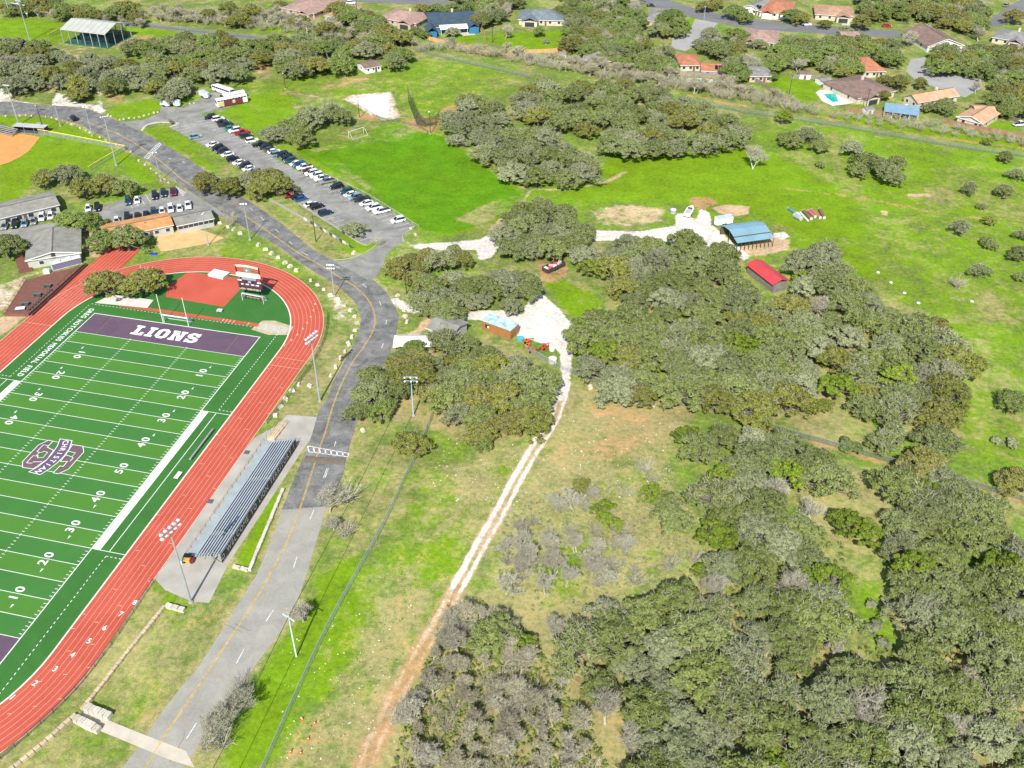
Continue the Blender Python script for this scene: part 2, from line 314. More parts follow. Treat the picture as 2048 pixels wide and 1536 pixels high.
area(W_, [(1545, 466), (1570, 463), (1580, 473), (1562, 480), (1550, 475)], f=.8, how='max')
area(W_, [(1060, 590), (1085, 588), (1112, 612), (1138, 640), (1156, 665), (1162, 690), (1146, 702), (1143, 742), (1122, 742), (1120, 705), (1090, 688), (1035, 674), (1030, 650), (960, 640), (925, 640), (940, 622), (1000, 620), (1045, 628)], f=1.6, how='max')
trail(W_, [(790, 600), (806, 612), (830, 622)], 3, f=2)
trail(dict(sand=.9, soil=.4), [(800, 672), (830, 668), (855, 645), (880, 632)], 3, f=1.5)
trail(W_, [(1133, 735), (1130, 765), (1122, 795)], 2.4, f=1.4)
ctr = GP([(1130, 765), (1122, 800), (1108, 838), (1080, 882), (1055, 922), (1030, 966), (1010, 1005), (985, 1050), (960, 1092), (935, 1140), (912, 1180)])
ct2 = GP([(912, 1180), (890, 1225), (860, 1275), (825, 1332), (800, 1380), (775, 1430), (750, 1482), (725, 1545)])
trail(dict(sand=.45, dry=.85, lush=.3, soil=.35), ctr, 3.2, f=1.4, how='mix', world=True)
for o_ in (-.95, .95): trail(dict(white=1.15, sand=1.3), offset(ctr, o_), .7 if o_ < 0 else 1.05, f=.7, world=True)
trail(dict(sand=.3, soil=.85, dry=.9, lush=.1), ct2, 3.6, f=1.8, how='mix', world=True)
for o_ in (-.95, .95): trail(dict(sand=1.2, white=.6), offset(ct2[:3], o_), .8, f=.8, world=True); trail(dict(sand=.8), offset(ct2, o_), .7, f=.9, world=True)
area(dict(white=.8, sand=.6), [(100, 205), (112, 185), (130, 188), (150, 203), (200, 210), (210, 213), (200, 196), (190, 180), (205, 160), (212, 172), (195, 205), (215, 222), (200, 228), (160, 214), (110, 212)], f=1.6, how='max')
area(dict(white=.7, sand=.6), [(-60, 190), (20, 172), (28, 196), (60, 205), (110, 208), (60, 207), (0, 205), (-60, 210)], f=1.6, how='max')
area(dict(sand=.8, white=.5, dry=.6), [(-80, 640), (0, 620), (10, 628), (60, 555), (108, 540), (60, 545), (20, 560), (-80, 600)], f=2, how='max')
area(dict(sand=.95, soil=.4), [(-80, 700), (-20, 640), (5, 632), (60, 628), (20, 660), (-40, 700)], f=1.5, how='max')
area(dict(sand=.7, soil=.5, dry=.6), [(160, 470), (200, 455), (225, 480), (200, 520), (165, 510)], f=2, how='max')
RL1 = [(180, 1640), (246, 1536), (277, 1493), (325, 1424), (375, 1359), (390, 1344), (437, 1272), (502, 1167), (514, 1148), (549, 1063), (563, 1020)]
RR1 = [(290, 1640), (367, 1536), (430, 1445), (512, 1330), (537, 1297), (562, 1262), (574, 1242), (594, 1202), (613, 1152), (624, 1113), (648, 1031), (652, 1013)]
RL2 = [(563, 1020), (587, 960), (608, 913), (622, 875), (636, 828), (643, 813), (657, 793), (667, 764), (687, 726), (709, 686), (719, 659), (721, 634), (712, 609), (697, 591), (672, 569), (637, 549), (599, 524), (562, 496), (529, 476), (500, 461), (470, 445), (430, 415)]
RR2 = [(652, 1013), (684, 955), (691, 923), (696, 905), (707, 865), (728, 815), (750, 770), (767, 731), (787, 686), (796, 646), (797, 629), (784, 604), (772, 584), (752, 564), (720, 545), (690, 532), (667, 521), (629, 501), (592, 471), (562, 446), (537, 429), (512, 411), (480, 392)]
RL3 = [(430, 415), (400, 396), (364, 372), (322, 342), (290, 318), (257, 302), (225, 281), (190, 265), (160, 250), (130, 240), (95, 232), (55, 229), (0, 230), (-60, 236), (-140, 250)]
RR3 = [(480, 392), (450, 370), (422, 350), (360, 307), (295, 270), (235, 242), (200, 227), (160, 215), (100, 211), (50, 206), (25, 203), (0, 204), (-60, 208), (-140, 220)]
for q in (RL1, RR1, RL2, RR2[:20], RR2[-8:], RL3, RR3): trail(dict(dry=.8, sand=.42, soil=.3), q, 1.6, f=2.)
verts = np.stack([PX, PY, np.zeros_like(PX)], -1).reshape(-1, 3)
idx = np.arange(NX*NY).reshape(NY, NX)
quads = np.stack([idx[:-1, :-1], idx[:-1, 1:], idx[1:, 1:], idx[1:, :-1]], -1).reshape(-1, 4)
gm = bpy.data.meshes.new('ground'); gm.vertices.add(len(verts)); gm.vertices.foreach_set('co', verts.ravel().astype(np.float32))
gm.loops.add(quads.size); gm.loops.foreach_set('vertex_index', quads.ravel().astype(np.int32))
gm.polygons.add(len(quads)); gm.polygons.foreach_set('loop_start', np.arange(0, quads.size, 4, dtype=np.int32))
for k, a in MASK.items():
    at = gm.attributes.new(k, 'FLOAT', 'POINT'); at.data.foreach_set('value', a.ravel().astype(np.float32))
gm.update(); gm.validate()
m = bpy.data.materials.new('ground_cover'); m.use_nodes = True; nt = m.node_tree; L = nt.links.new; bs = nt.nodes['Principled BSDF']
bs.inputs['Roughness'].default_value = .95; bs.inputs['Specular IOR Level'].default_value = .1
tc = nd(nt, 'ShaderNodeTexCoord')
def noi(sc, det=6, rough=.6, dist=0.):
    n = nd(nt, 'ShaderNodeTexNoise'); n.inputs['Scale'].default_value = sc; n.inputs['Detail'].default_value = det; n.inputs['Roughness'].default_value = rough; n.inputs['Distortion'].default_value = dist
    L(tc.outputs['Object'], n.inputs['Vector']); return n.outputs['Fac']
def mth(op, a, b=None):
    n = nd(nt, 'ShaderNodeMath', operation=op)
    for i, x in enumerate((a, b)):
        if x is None: continue
        if isinstance(x, (int, float)): n.inputs[i].default_value = x
        else: L(x, n.inputs[i])
    return n.outputs[0]
def ramp(x, lo, hi):
    n = nd(nt, 'ShaderNodeMapRange', interpolation_type='SMOOTHSTEP'); n.inputs[1].default_value = lo; n.inputs[2].default_value = hi; L(x, n.inputs[0]); return n.outputs[0]
def mixc(f, a, b):
    n = nd(nt, 'ShaderNodeMix', data_type='RGBA')
    if isinstance(f, (int, float)): n.inputs[0].default_value = f
    else: L(f, n.inputs[0])
    for i, x in ((6, a), (7, b)):
        if isinstance(x, tuple): n.inputs[i].default_value = (*x, 1)
        else: L(x, n.inputs[i])
    return n.outputs[2]
def att(k): n = nd(nt, 'ShaderNodeAttribute', attribute_name=k); return n.outputs['Fac']
big, mid, fine, grit = noi(.03, 4, .6, .5), noi(.14, 5, .66, .4), noi(.9, 4, .7), noi(4.5, 2, .7)
patchy = mth('ADD', mth('ADD', mth('MULTIPLY', mth('SUBTRACT', big, .5), 1.1), mth('MULTIPLY', mth('SUBTRACT', mid, .5), 2.0)), mth('MULTIPLY', mth('SUBTRACT', fine, .5), 1.5))
patch2 = mth('ADD', mth('ADD', mth('MULTIPLY', mth('SUBTRACT', noi(.055, 3, .65, .6), .5), 2.0), mth('MULTIPLY', mth('SUBTRACT', noi(.33, 3, .7, .3), .5), 1.7)), mth('MULTIPLY', mth('SUBTRACT', grit, .5), .9))
def cover(k, amp=1., lo=.38, hi=.66, n=None):
    return ramp(mth('ADD', att(k), mth('MULTIPLY', n or patchy, amp)), lo, hi)
green = mixc(fine, (.085, .165, .024), (.180, .230, .062))
lime = mixc(mth('ADD', mth('MULTIPLY', big, .6), mth('MULTIPLY', fine, .4)), (.090, .210, .006), (.195, .300, .012))
col = mixc(cover('lush', .62, .25, .9), green, lime)
col = mixc(mth('MULTIPLY', ramp(att('mown'), .3, .7), .8), col, mixc(mth('ADD', mth('MULTIPLY', mid, .6), mth('MULTIPLY', fine, .4)), (.050, .180, .004), (.105, .250, .006)))
col = mixc(mth('MULTIPLY', cover('dry', .75, .30, .88, patch2), .85), col, mixc(fine, (.265, .235, .085), (.425, .375, .175)))
col = mixc(mth('MULTIPLY', cover('soil', .8, .42, .95), .85), col, mixc(mid, (.33, .19, .085), (.45, .27, .13)))
col = mixc(cover('sand', .62, .42, .85, patch2), col, mixc(fine, (.40, .28, .15), (.56, .43, .27)))
col = mixc(cover('white', .5, .36, .8), col, mixc(fine, (.50, .455, .385), (.69, .655, .595)))
spk = ramp(noi(2.6, 2, .5), .74, .78)                                  # small pale stones and dead tufts
col = mixc(mth('MULTIPLY', spk, mth('MULTIPLY', cover('dry', 1.2, .5, .8), .35)), col, (.5, .47, .4))
hv = nd(nt, 'ShaderNodeHueSaturation'); L(col, hv.inputs['Color'])
vv_ = mth('ADD', mth('ADD', mth('MULTIPLY', mth('SUBTRACT', grit, .5), .75), mth('MULTIPLY', mth('SUBTRACT', fine, .5), 1.0)), mth('ADD', mth('MULTIPLY', mth('SUBTRACT', mid, .5), .9), mth('MULTIPLY', mth('SUBTRACT', big, .5), .5)))
L(mth('ADD', vv_, 1.), hv.inputs['Value'])
L(mth('ADD', mth('MULTIPLY', mth('SUBTRACT', big, .5), .06), .495), hv.inputs['Hue'])
L(hv.outputs[0], bs.inputs['Base Color'])
bp = nd(nt, 'ShaderNodeBump'); bp.inputs['Strength'].default_value = .55; bp.inputs['Distance'].default_value = .25
L(mth('ADD', mth('MULTIPLY', fine, .7), mth('MULTIPLY', grit, .3)), bp.inputs['Height']); L(bp.outputs[0], bs.inputs['Normal'])
gm.materials.append(m)
tag(put('ground', gm), 'grass, dry thatch and bare soil of the open ground', 'ground', kind='structure')
# ================================================================ ROADS, LOTS, PATHS
def smooth(pts, n=4):
    "Catmull-Rom through the points"
    out = []; P_ = [pts[0]]+list(pts)+[pts[-1]]
    for i in range(1, len(P_)-2):
        a, b, c, d = (np.array(P_[i+k]) for k in (-1, 0, 1, 2))
        for t in np.linspace(0, 1, n, endpoint=False):
            out.append(tuple(.5*((2*b)+(c-a)*t+(2*a-5*b+4*c-d)*t*t+(3*b-a-3*c+d)*t**3)))
    return out+[tuple(pts[-1])]
def road_mat(name, c1, c2, patch=.5, streak=0.):
    m = bpy.data.materials.new(name); m.use_nodes = True; nt = m.node_tree; b = nt.nodes['Principled BSDF']; L = nt.links.new
    b.inputs['Roughness'].default_value = .9; b.inputs['Specular IOR Level'].default_value = .2
    tc = nd(nt, 'ShaderNodeTexCoord'); n1 = nd(nt, 'ShaderNodeTexNoise'); n1.inputs['Scale'].default_value = streak or .11; n1.inputs['Detail'].default_value = 8; n1.inputs['Roughness'].default_value = .65; n1.inputs['Distortion'].default_value = .6
    n2 = nd(nt, 'ShaderNodeTexNoise'); n2.inputs['Scale'].default_value = 2.2; n2.inputs['Detail'].default_value = 5
    L(tc.outputs['Object'], n1.inputs['Vector']); L(tc.outputs['Object'], n2.inputs['Vector'])
    ad = nd(nt, 'ShaderNodeMath', operation='MULTIPLY_ADD'); ad.inputs[1].default_value = .4; L(n2.outputs['Fac'], ad.inputs[0]); L(n1.outputs['Fac'], ad.inputs[2])
    mr = nd(nt, 'ShaderNodeMapRange'); mr.inputs[1].default_value = .7-.25*patch; mr.inputs[2].default_value = .7+.25*patch; L(ad.outputs[0], mr.inputs[0])
    mx = nd(nt, 'ShaderNodeMix', data_type='RGBA'); mx.inputs[6].default_value = (*c1, 1); mx.inputs[7].default_value = (*c2, 1)
    L(mr.outputs[0], mx.inputs[0]); L(mx.outputs[2], b.inputs['Base Color']); return m
ASPH = road_mat('old_asphalt', (.092, .094, .092), (.245, .242, .226), .75, .28)
ASPL = road_mat('pale_road', (.255, .25, .218), (.36, .345, .295), .8, .2)
LOTM = road_mat('lot_asphalt', (.155, .155, .143), (.32, .312, .28), .8, .16)
STRM = road_mat('street_asphalt', (.14, .14, .145), (.20, .20, .20), .8)
CULM = road_mat('cul_de_sac', (.28, .275, .265), (.36, .355, .34), .8)
YEL = mat('yellow_paint', (.55, .36, .05), .7, .35, 1.2); WPT = mat('road_white', (.62, .62, .60), .7, .3, 1.5)
def sheet(name, pts, z, mt, label, cat, parent=None, world=False, kind='structure'):
    o = MB().poly(pts if world else GP(pts), z).put(name, mt, parent)
    if parent is None: tag(o, label, cat, kind=kind)
    return o
def bandsheet(name, left, right, z, mt, label, cat):
    l, r = smooth(GP(left), 5), smooth(GP(right), 5); b = MB()
    n = 90
    def res(p):
        a = np.array(p); s = np.r_[0, np.cumsum(np.hypot(*np.diff(a, axis=0).T))]; t = np.linspace(0, s[-1], n)
        return np.stack([np.interp(t, s, a[:, 0]), np.interp(t, s, a[:, 1])], 1)
    A, B = res(l), res(r)
    vs = [(*p, z) for p in A]+[(*p, z) for p in B]
    b.add(vs, [(i, n+i, n+i+1, i+1) for i in range(n-1)])
    return tag(b.put(name, mt), label, cat, kind='structure')
bandsheet('lower_road', RL1, RR1, .03, ASPL, 'pale grey worn road running along the bleachers', 'road')
bandsheet('curving_road', RL2, RR2, .034, ASPH, 'dark patched asphalt road curving round the running track', 'road')
bandsheet('upper_road', RL3, RR3, .03, ASPH, 'dark asphalt road passing the softball field', 'road')
# parking lots
sheet('parking_lot', [(667, 524), (700, 520), (735, 506), (760, 488), (748, 480), (727, 491), (660, 449), (597, 409), (500, 345), (420, 298), (342, 256), (357, 248), (320, 246), (295, 251), (283, 262), (240, 244), (287, 240), (320, 226), (322, 212), (345, 214), (367, 216), (392, 203), (423, 186),
       (440, 184), (470, 196), (495, 199), (488, 206), (437, 219), (402, 227), (404, 232), (412, 233), (512, 295), (620, 356), (729, 391), (829, 452), (822, 458), (806, 470), (808, 484), (790, 494), (772, 510), (765, 535), (752, 556), (735, 560), (700, 540)], .038, LOTM,
      'grey asphalt parking lot beside the playing field', 'parking lot')
sheet('school_lot', [(-120, 478), (0, 462), (60, 452), (110, 445), (150, 430), (160, 425), (215, 408), (330, 380), (355, 372), (380, 385), (430, 415), (470, 445), (440, 432), (425, 425), (416, 414), (340, 430), (215, 450), (150, 470), (60, 480), (-120, 500)], .042, LOTM, 'asphalt lot between the school classrooms', 'parking lot')
sheet('far_street', [(600, -20), (660, -2), (700, 3), (820, 8), (900, 14), (1010, 22), (1010, 12), (900, 3), (820, -5), (700, -20)], .03, STRM, 'grey residential street behind the first row of houses', 'street')
sheet('residential_street', [(1240, -25), (1330, -2), (1380, 14), (1440, 28), (1500, 37), (1560, 45), (1640, 51), (1700, 56), (1800, 62), (1800, 74), (1700, 72), (1640, 67), (1540, 61), (1470, 52), (1435, 46), (1390, 36), (1330, 20), (1220, -10)], .03, STRM, 'grey residential street with parked cars among the houses', 'street')
sheet('cul_de_sac', [(1390, 38), (1436, 46), (1425, 58), (1412, 72), (1400, 88), (1370, 102), (1342, 96), (1345, 76), (1378, 65)], .034, CULM, 'pale concrete cul-de-sac between two oaks', 'street')
sheet('turning_circle', [(1822, 118), (1852, 114), (1848, 128), (1868, 142), (1930, 152), (1962, 160), (1965, 175), (1930, 195), (1880, 178), (1830, 160), (1812, 142)], .03, CULM, 'pale concrete turning circle by the orange roofed houses', 'street')
sheet('corner_street', [(1980, 56), (1982, 36), (2030, 5), (2090, -20), (2120, 0), (2060, 30), (2010, 50)], .03, STRM, 'grey street climbing away at the corner of the picture', 'street')
sheet('service_path', [(235, 42), (330, 52), (450, 66), (560, 78), (650, 92), (650, 98), (560, 86), (450, 74), (330, 59), (235, 49)], .03, STRM, 'narrow grey path behind the batting pavilion', 'path')
WK = mat('walk_concrete', (.50, .45, .36), .9, .12, .5)
sheet('walkway', [(158, 1432), (172, 1420), (232, 1447), (300, 1474), (372, 1502), (390, 1536), (340, 1520), (268, 1490), (200, 1462)], .045, WK, 'pale concrete walkway crossing the lower road', 'path')
sheet('stand_pad', [(309, 1157), (330, 1180), (383, 1203), (418, 1206), (460, 1122), (505, 1055), (560, 970), (602, 905), (622, 877), (632, 846), (634, 834), (574, 830), (552, 852), (530, 864), (508, 877), (452, 950), (390, 1040), (330, 1130)], .022, CONC, 'weathered concrete apron under the bleachers', 'apron')
TARP = mat('pale_slab', (.62, .60, .56), .85, .06, .4)
sheet('concrete_slab', [(699, 198), (778, 187), (779, 214), (776, 236), (767, 237)], .05, TARP, 'bright white triangular slab on the grass', 'slab')
SANDM = mat('tan_sand', (.56, .38, .17), .95, .12, .4, bump=.2)
sheet('sand_court', [(312, 488), (318, 466), (345, 456), (368, 452), (410, 462), (448, 476), (430, 484), (380, 494), (335, 502), (322, 503)], .028, SANDM, 'tan sand court behind the classrooms', 'sand court')
INF = mat('infield_clay', (.58, .27, .085), .95, .10, .3)
th = np.linspace(0, 2*math.pi, 40)
ic = g2(-40, 300)
sheet('softball_infield', [(-120, 262), (-20, 264), (20, 266), (45, 268), (80, 274), (68, 290), (58, 302), (40, 314), (18, 325), (-8, 333), (-60, 340), (-160, 330)], .03, INF, 'orange clay softball infield', 'infield')
def kerb(name, px, label, h=.14, wd=.25, mt=CONC):
    b = MB(); p = smooth(GP(px), 4)
    for i in range(len(p)-1): b.beam((*p[i], h/2), (*p[i+1], h/2), wd, h)
    return tag(b.put(name, mt), label, 'kerb', kind='structure')
kerb('lot_kerb', [(668, 520), (700, 517), (733, 504), (757, 486), (746, 481), (727, 490), (660, 447), (597, 407)], 'concrete kerb round the grass tongue beside the lot')
kerb('island_kerb', [(340, 254), (357, 247), (320, 245), (295, 250), (284, 261)], 'concrete kerb round the grass island tip', mt=WK, wd=.9)
kerb('field_kerb', [(830, 452), (822, 459), (806, 470), (808, 484)], 'concrete kerb at the lot corner by the field')
# painted markings
def pline(par, pts, wd, z, mt=WPT, name='line'): return MB().ribbon(pts, wd, z).put(name, mt, par)
mk = thing('road_markings', 'yellow centre lines, white dashes and ladder crossings painted on the road', 'road markings'); mk['kind'] = 'structure'
YC = [(225, 1620), (287, 1540), (330, 1470), (380, 1398), (430, 1322), (470, 1262), (512, 1198), (550, 1130), (580, 1070), (604, 1005), (626, 938), (636, 905), (650, 866), (665, 815), (680, 775), (705, 725), (730, 690), (748, 655), (748, 625), (735, 598), (712, 575), (680, 555), (640, 530), (600, 508), (560, 480), (520, 452), (490, 432)]
YC2 = [(400, 380), (368, 362), (330, 330), (300, 307), (260, 281), (220, 262), (180, 246), (150, 238)]
yc = smooth(GP(YC), 6)
for o_ in (-.1, .12): pline(mk, offset(yc, o_), .11, .05, YEL, 'centre_line')
yc2 = smooth(GP(YC2), 5)
for o_ in (-.1, .12): pline(mk, offset(yc2, o_), .12, .05, YEL, 'centre_line')
for a, b in ([(488, 1298), (473, 1327)], [(393, 1446), (373, 1478)], [(547, 1220), (532, 1243)], [(594, 1114), (587, 1136)], [(628, 1020), (620, 1039)], [(657, 937), (650, 956)], [(672, 882), (669, 892)], [(767, 687), (763, 696)], [(773, 640), (772, 648)], [(759, 603), (762, 611)], [(668, 531), (679, 536)], [(725, 568), (733, 575)], [(603, 505), (616, 511)],
             [(578, 483), (585, 489)], [(551, 459), (558, 465)], [(521, 434), (528, 441)], [(500, 416), (506, 421)], [(364, 322), (369, 326)], [(337, 316), (342, 319)], [(230, 264), (240, 269)], [(348, 360), (352, 363)]):
    pline(mk, [g2(*a), g2(*b)], .16, .05, WPT, 'dash')
pline(mk, [g2(654, 937), g2(647, 956)], .14, .05, WPT, 'dash')
def ladder(a, b, c, d, n):
    A, B, Cc, D = (np.array(g2(*p)) for p in (a, b, c, d))
    pline(mk, [A, B], .22, .052, WPT, 'crossing_bar'); pline(mk, [Cc, D], .22, .052, WPT, 'crossing_bar')
    for i in range(n+1):
        t = i/n; pline(mk, [A+(B-A)*t, Cc+(D-Cc)*t], .3, .052, WPT, 'crossing_rung')
ladder((615, 892), (697, 907), (618, 904), (697, 914), 7)
ladder((288, 315), (318, 285), (296, 318), (322, 290), 11)
pk = mat('speed_hump_brick', (.16, .13, .10), .9, .2, 2)
hump = MB(); A, B = np.array(g2(609, 918)), np.array(g2(690, 924)); dr = (B-A)/np.hypot(*(B-A)); nn = np.array([-dr[1], dr[0]])
prof = [(-1.1, 0), (-.6, .07), (0, .1), (.6, .07), (1.1, 0)]
hump.add([(*(P_+nn*o), .036+h) for P_ in (A, B) for o, h in prof], [(i, i+5, i+6, i+1) for i in range(4)])
tag(hump.put('speed_hump', pk), 'brown brick speed hump across the dark road', 'speed hump')
st = thing('stall_lines', 'faded white stall lines of the parking lots', 'lot markings'); st['kind'] = 'structure'
e0, e1 = np.array(g2(828, 453)), np.array(g2(412, 235)); n_ = 44
for i in range(n_+1):
    p = e0+(e1-e0)*i/n_; a = R(44); pline(st, [p, p-np.array([math.cos(a), math.sin(a)])*5.2], .12, .05, WPT, 'stall_line')
e0, e1 = np.array(g2(727, 490)), np.array(g2(345, 257)); n_ = 40
for i in range(n_+1):
    p = e0+(e1-e0)*i/n_; a = R(46); pline(st, [p, p+np.array([math.cos(a), math.sin(a)])*5.2], .12, .05, WPT, 'stall_line')
for i in range(9):
    p = np.array(g2(254+i*12.2, 399-i*3.4)); q = np.array(g2(265+i*12.2, 416-i*3.4)); pline(st, [p, q], .14, .056, WPT, 'stall_line')
for i in range(6):
    p = np.array(g2(356+i*3, 375+i*2.2)); q = np.array(g2(366+i*1.5, 393-i*2.)); pline(st, [p, q], .14, .056, WPT, 'hatch')
for i in range(9):
    p = np.array(g2(463+i*4.6, 404+i*4.)); q = np.array(g2(474+i*3.4, 400+i*4.6)); pline(mk, [p, q], .16, .056, YEL, 'hatch')

# crack sealing and tyre wear on the old asphalt
CRK = mat('crack_seal', (.045, .045, .045), .7, .2, 1.); cr_ = np.random.default_rng(3)
def cracks(par, line, n, half, z):
    for _ in range(n):
        i = cr_.integers(2, len(line)-3); p = np.array(line[i]); d = np.array(line[i+1])-p; d = d/np.hypot(*d); nn_ = np.array([-d[1], d[0]]); p = p+nn_*cr_.uniform(-half, half)
        along = cr_.random() < .6; q_ = [p]
        for k in range(6): q_.append(q_[-1]+(d if along else nn_)*cr_.uniform(.5, 1.3 if along else .8)+(nn_ if along else d)*cr_.normal()*.22)
        MB().ribbon([tuple(x) for x in q_], .05, z).put('crack_seal', CRK, par)
cracks(bpy.data.objects['curving_road'], yc[110:], 26, 4., .044); cracks(bpy.data.objects['lower_road'], yc[:80], 5, 4., .042); cracks(bpy.data.objects['upper_road'], yc2, 12, 4., .044)
# ================================================================ STADIUM
YD = .9144; HW = 24.384
TURF = road_mat('artificial_turf', (.034, .130, .024), (.046, .162, .031), .8)
TL = road_mat('turf_light', (.060, .180, .026), (.072, .205, .030), .8); TD = road_mat('turf_dark', (.044, .155, .032), (.052, .178, .037), .8)
PUR = road_mat('end_zone_purple', (.095, .062, .095), (.135, .088, .125), .8)
TRK = road_mat('track_rubber', (.40, .068, .040), (.48, .098, .060), .8); LNW = mat('line_white', (.74, .74, .70), .7, .06, 1.)
TLN = mat('track_line', (.66, .42, .34), .8, .12, 1.); PBR = mat('logo_purple', (.14, .088, .10), .9, .1, .8); PNV = mat('banner_purple', (.115, .08, .14), .9, .1, .8)
CF, CN = 51., -47.; RI, RO = 31.9, 40.75                      # far and near curve centres, inner and outer radius
def oval(r, n=40):
    p = [(r*math.cos(t), CF+r*math.sin(t)) for t in np.linspace(0, math.pi, n)]
    return p+[(r*math.cos(t), CN+r*math.sin(t)) for t in np.linspace(math.pi, 2*math.pi, n)]
fld = MB().poly(oval(RI), .03).put('football_field', TURF); tag(fld, 'green artificial turf football field inside the track', 'football field', kind='structure')
def fp(name, pts, z, mt): return MB().poly(pts, z).put(name, mt, fld)
def rect(x0, x1, y0, y1): return [(x0, y0), (x1, y0), (x1, y1), (x0, y1)]
for i in range(20):
    y0 = (-50+5*i)*YD; fp('turf_stripe', rect(-HW, HW, y0, y0+5*YD), .036, TL if i % 2 else TD)
for s_ in (-1, 1): fp('end_zone', rect(-HW, HW, *sorted((s_*50*YD, s_*60*YD))), .036, PUR)
def fl(name, x0, x1, y0, y1, z=.046, mt=LNW): return fp(name, rect(x0, x1, y0, y1), z, mt)
lw = .13
for i in range(21):
    y = (-50+5*i)*YD; fl('yard_line', -HW, HW, y-lw/2, y+lw/2)
for s_ in (-1, 1):
    fl('end_line', -HW-.2, HW+.2, s_*60*YD-.12, s_*60*YD+.12); fl('sideline', s_*HW-.1, s_*HW+.1, -60*YD, 60*YD, .048)
    fl('coach_box', *sorted((s_*(HW+.2), s_*26.25)), -25*YD, 25*YD, .044)
    fl('team_box_line', *sorted((s_*28.2, s_*28.35)), -25*YD, 25*YD)
    for t in (-1, 1):
        fl('box_end_line', *sorted((s_*HW, s_*31.7)), t*25*YD-.07, t*25*YD+.07)
hash_me = None
hb = MB(); tb = MB()
for i in range(-49, 50):
    if i % 5 == 0: continue
    for x in (-8.13, 8.13): hb.poly(rect(x-.32, x+.32, i*YD-.06, i*YD+.06), .046)
    for s_ in (-1, 1): tb.poly(rect(*sorted((s_*(HW-.25), s_*(HW-.9))), i*YD-.055, i*YD+.055), .046)
o = hb.put('hash_marks', LNW, fld); o['kind'] = 'stuff'
o = tb.put('sideline_ticks', LNW, fld); o['kind'] = 'stuff'
hx = MB()
for i in range(-10, 11):
    for x in (-8.13, 8.13): hx.poly(rect(x-.06, x+.06, i*5*YD-.35, i*5*YD+.35), .0475)
hx.put('hash_crosses', LNW, fld)['kind'] = 'stuff'
db = MB()
for s_ in (-1, 1):
    for k in range(0, 33):
        y = 25*YD+1.2+k*1.05
        for t in (-1, 1): db.poly(rect(s_*28.3-.07, s_*28.3+.07, *sorted((t*y, t*(y+.5)))), .046)
    for t in (-1, 1):
        for k in range(4): db.poly(rect(*sorted((s_*(28.3+k*.95), s_*(28.8+k*.95))), t*(25*YD+1.2)-.07, t*(25*YD+1.2)+.07), .046)
for k in range(52): db.poly(rect(-28+k*1.08, -27.5+k*1.08, 58.9, 59.04), .046)
db.put('dotted_restraining_line', LNW, fld)['kind'] = 'stuff'
sm = mat('turf_seam', (.19, .13, .06), .9, .2, 1)
for x in (-18.6, 18.6): fl('old_seam', x-.08, x+.08, 50*YD+.2, 60*YD-.2, .043, sm)
# --- lettering
def text_mesh(txt, size, mt, weight=0., extrude=0., shear=0., spacing=1.):
    c = bpy.data.curves.new('lettering', 'FONT'); c.body = txt; c.size = size; c.align_x = 'CENTER'; c.align_y = 'CENTER'; c.offset = weight; c.extrude = extrude; c.shear = shear; c.space_character = spacing
    o = bpy.data.objects.new('lettering', c); C.objects.link(o); dg = bpy.context.evaluated_depsgraph_get()
    me = bpy.data.meshes.new_from_object(o.evaluated_get(dg)); bpy.data.objects.remove(o); bpy.data.curves.remove(c)
    me.materials.clear(); me.materials.append(mt); return me
def text(name, txt, size, mt, loc, rz, parent, weight=0., sx=1., sy=1., spacing=1.):
    return put(name, text_mesh(txt, size, mt, weight, spacing=spacing), parent, loc, rz, (sx, sy, 1))
# slab-serif block letters on a 7 x 10 grid (outer contour, holes cut as strips)
BLK = {'L': [[(0, 0), (7, 0), (7, 3.6), (5, 3.6), (5, 2), (3.6, 2), (3.6, 8.2), (4.8, 8.2), (4.8, 10), (0, 10), (0, 8.2), (1.2, 8.2), (1.2, 1.8), (0, 1.8)]],
       'I': [[(0, 0), (4.4, 0), (4.4, 1.8), (3.4, 1.8), (3.4, 8.2), (4.4, 8.2), (4.4, 10), (0, 10), (0, 8.2), (1, 8.2), (1, 1.8), (0, 1.8)]],
       'O': [[(2, 0), (5, 0), (7, 2), (7, 5), (4.6, 5), (4.6, 2.7), (4, 2.1), (3, 2.1), (2.4, 2.7), (2.4, 5), (0, 5), (0, 2)], [(0, 5), (2.4, 5), (2.4, 7.3), (3, 7.9), (4, 7.9), (4.6, 7.3), (4.6, 5), (7, 5), (7, 8), (5, 10), (2, 10), (0, 8)]],
       'N': [[(0, 0), (3.8, 0), (3.8, 1.8), (3, 1.8), (3, 6.6), (5.2, 0), (7.6, 0), (7.6, 8.2), (8.4, 8.2), (8.4, 10), (4.8, 10), (4.8, 8.2), (5.6, 8.2), (5.6, 4.4), (3.6, 10), (0, 10), (0, 8.2), (.8, 8.2), (.8, 1.8), (0, 1.8)]],
       'S': [[(0, 0), (1, 0), (1.6, .7), (2.4, 0), (5.2, 0), (7, 1.8), (7, 4.2), (5.4, 5.9), (2.8, 6.4), (2.4, 6.9), (2.4, 7.6), (3, 8), (4, 8), (5, 7), (5.2, 6.4), (6.8, 6.4), (6.8, 10), (5.8, 10), (5.2, 9.3), (4.4, 10), (2, 10), (0, 8.2), (0, 5.8), (1.6, 4.3), (4.2, 3.7), (4.6, 3.2), (4.6, 2.5), (4, 2), (2.8, 2), (1.8, 3), (1.6, 3.6), (0, 3.6)]]}
x = -9.75
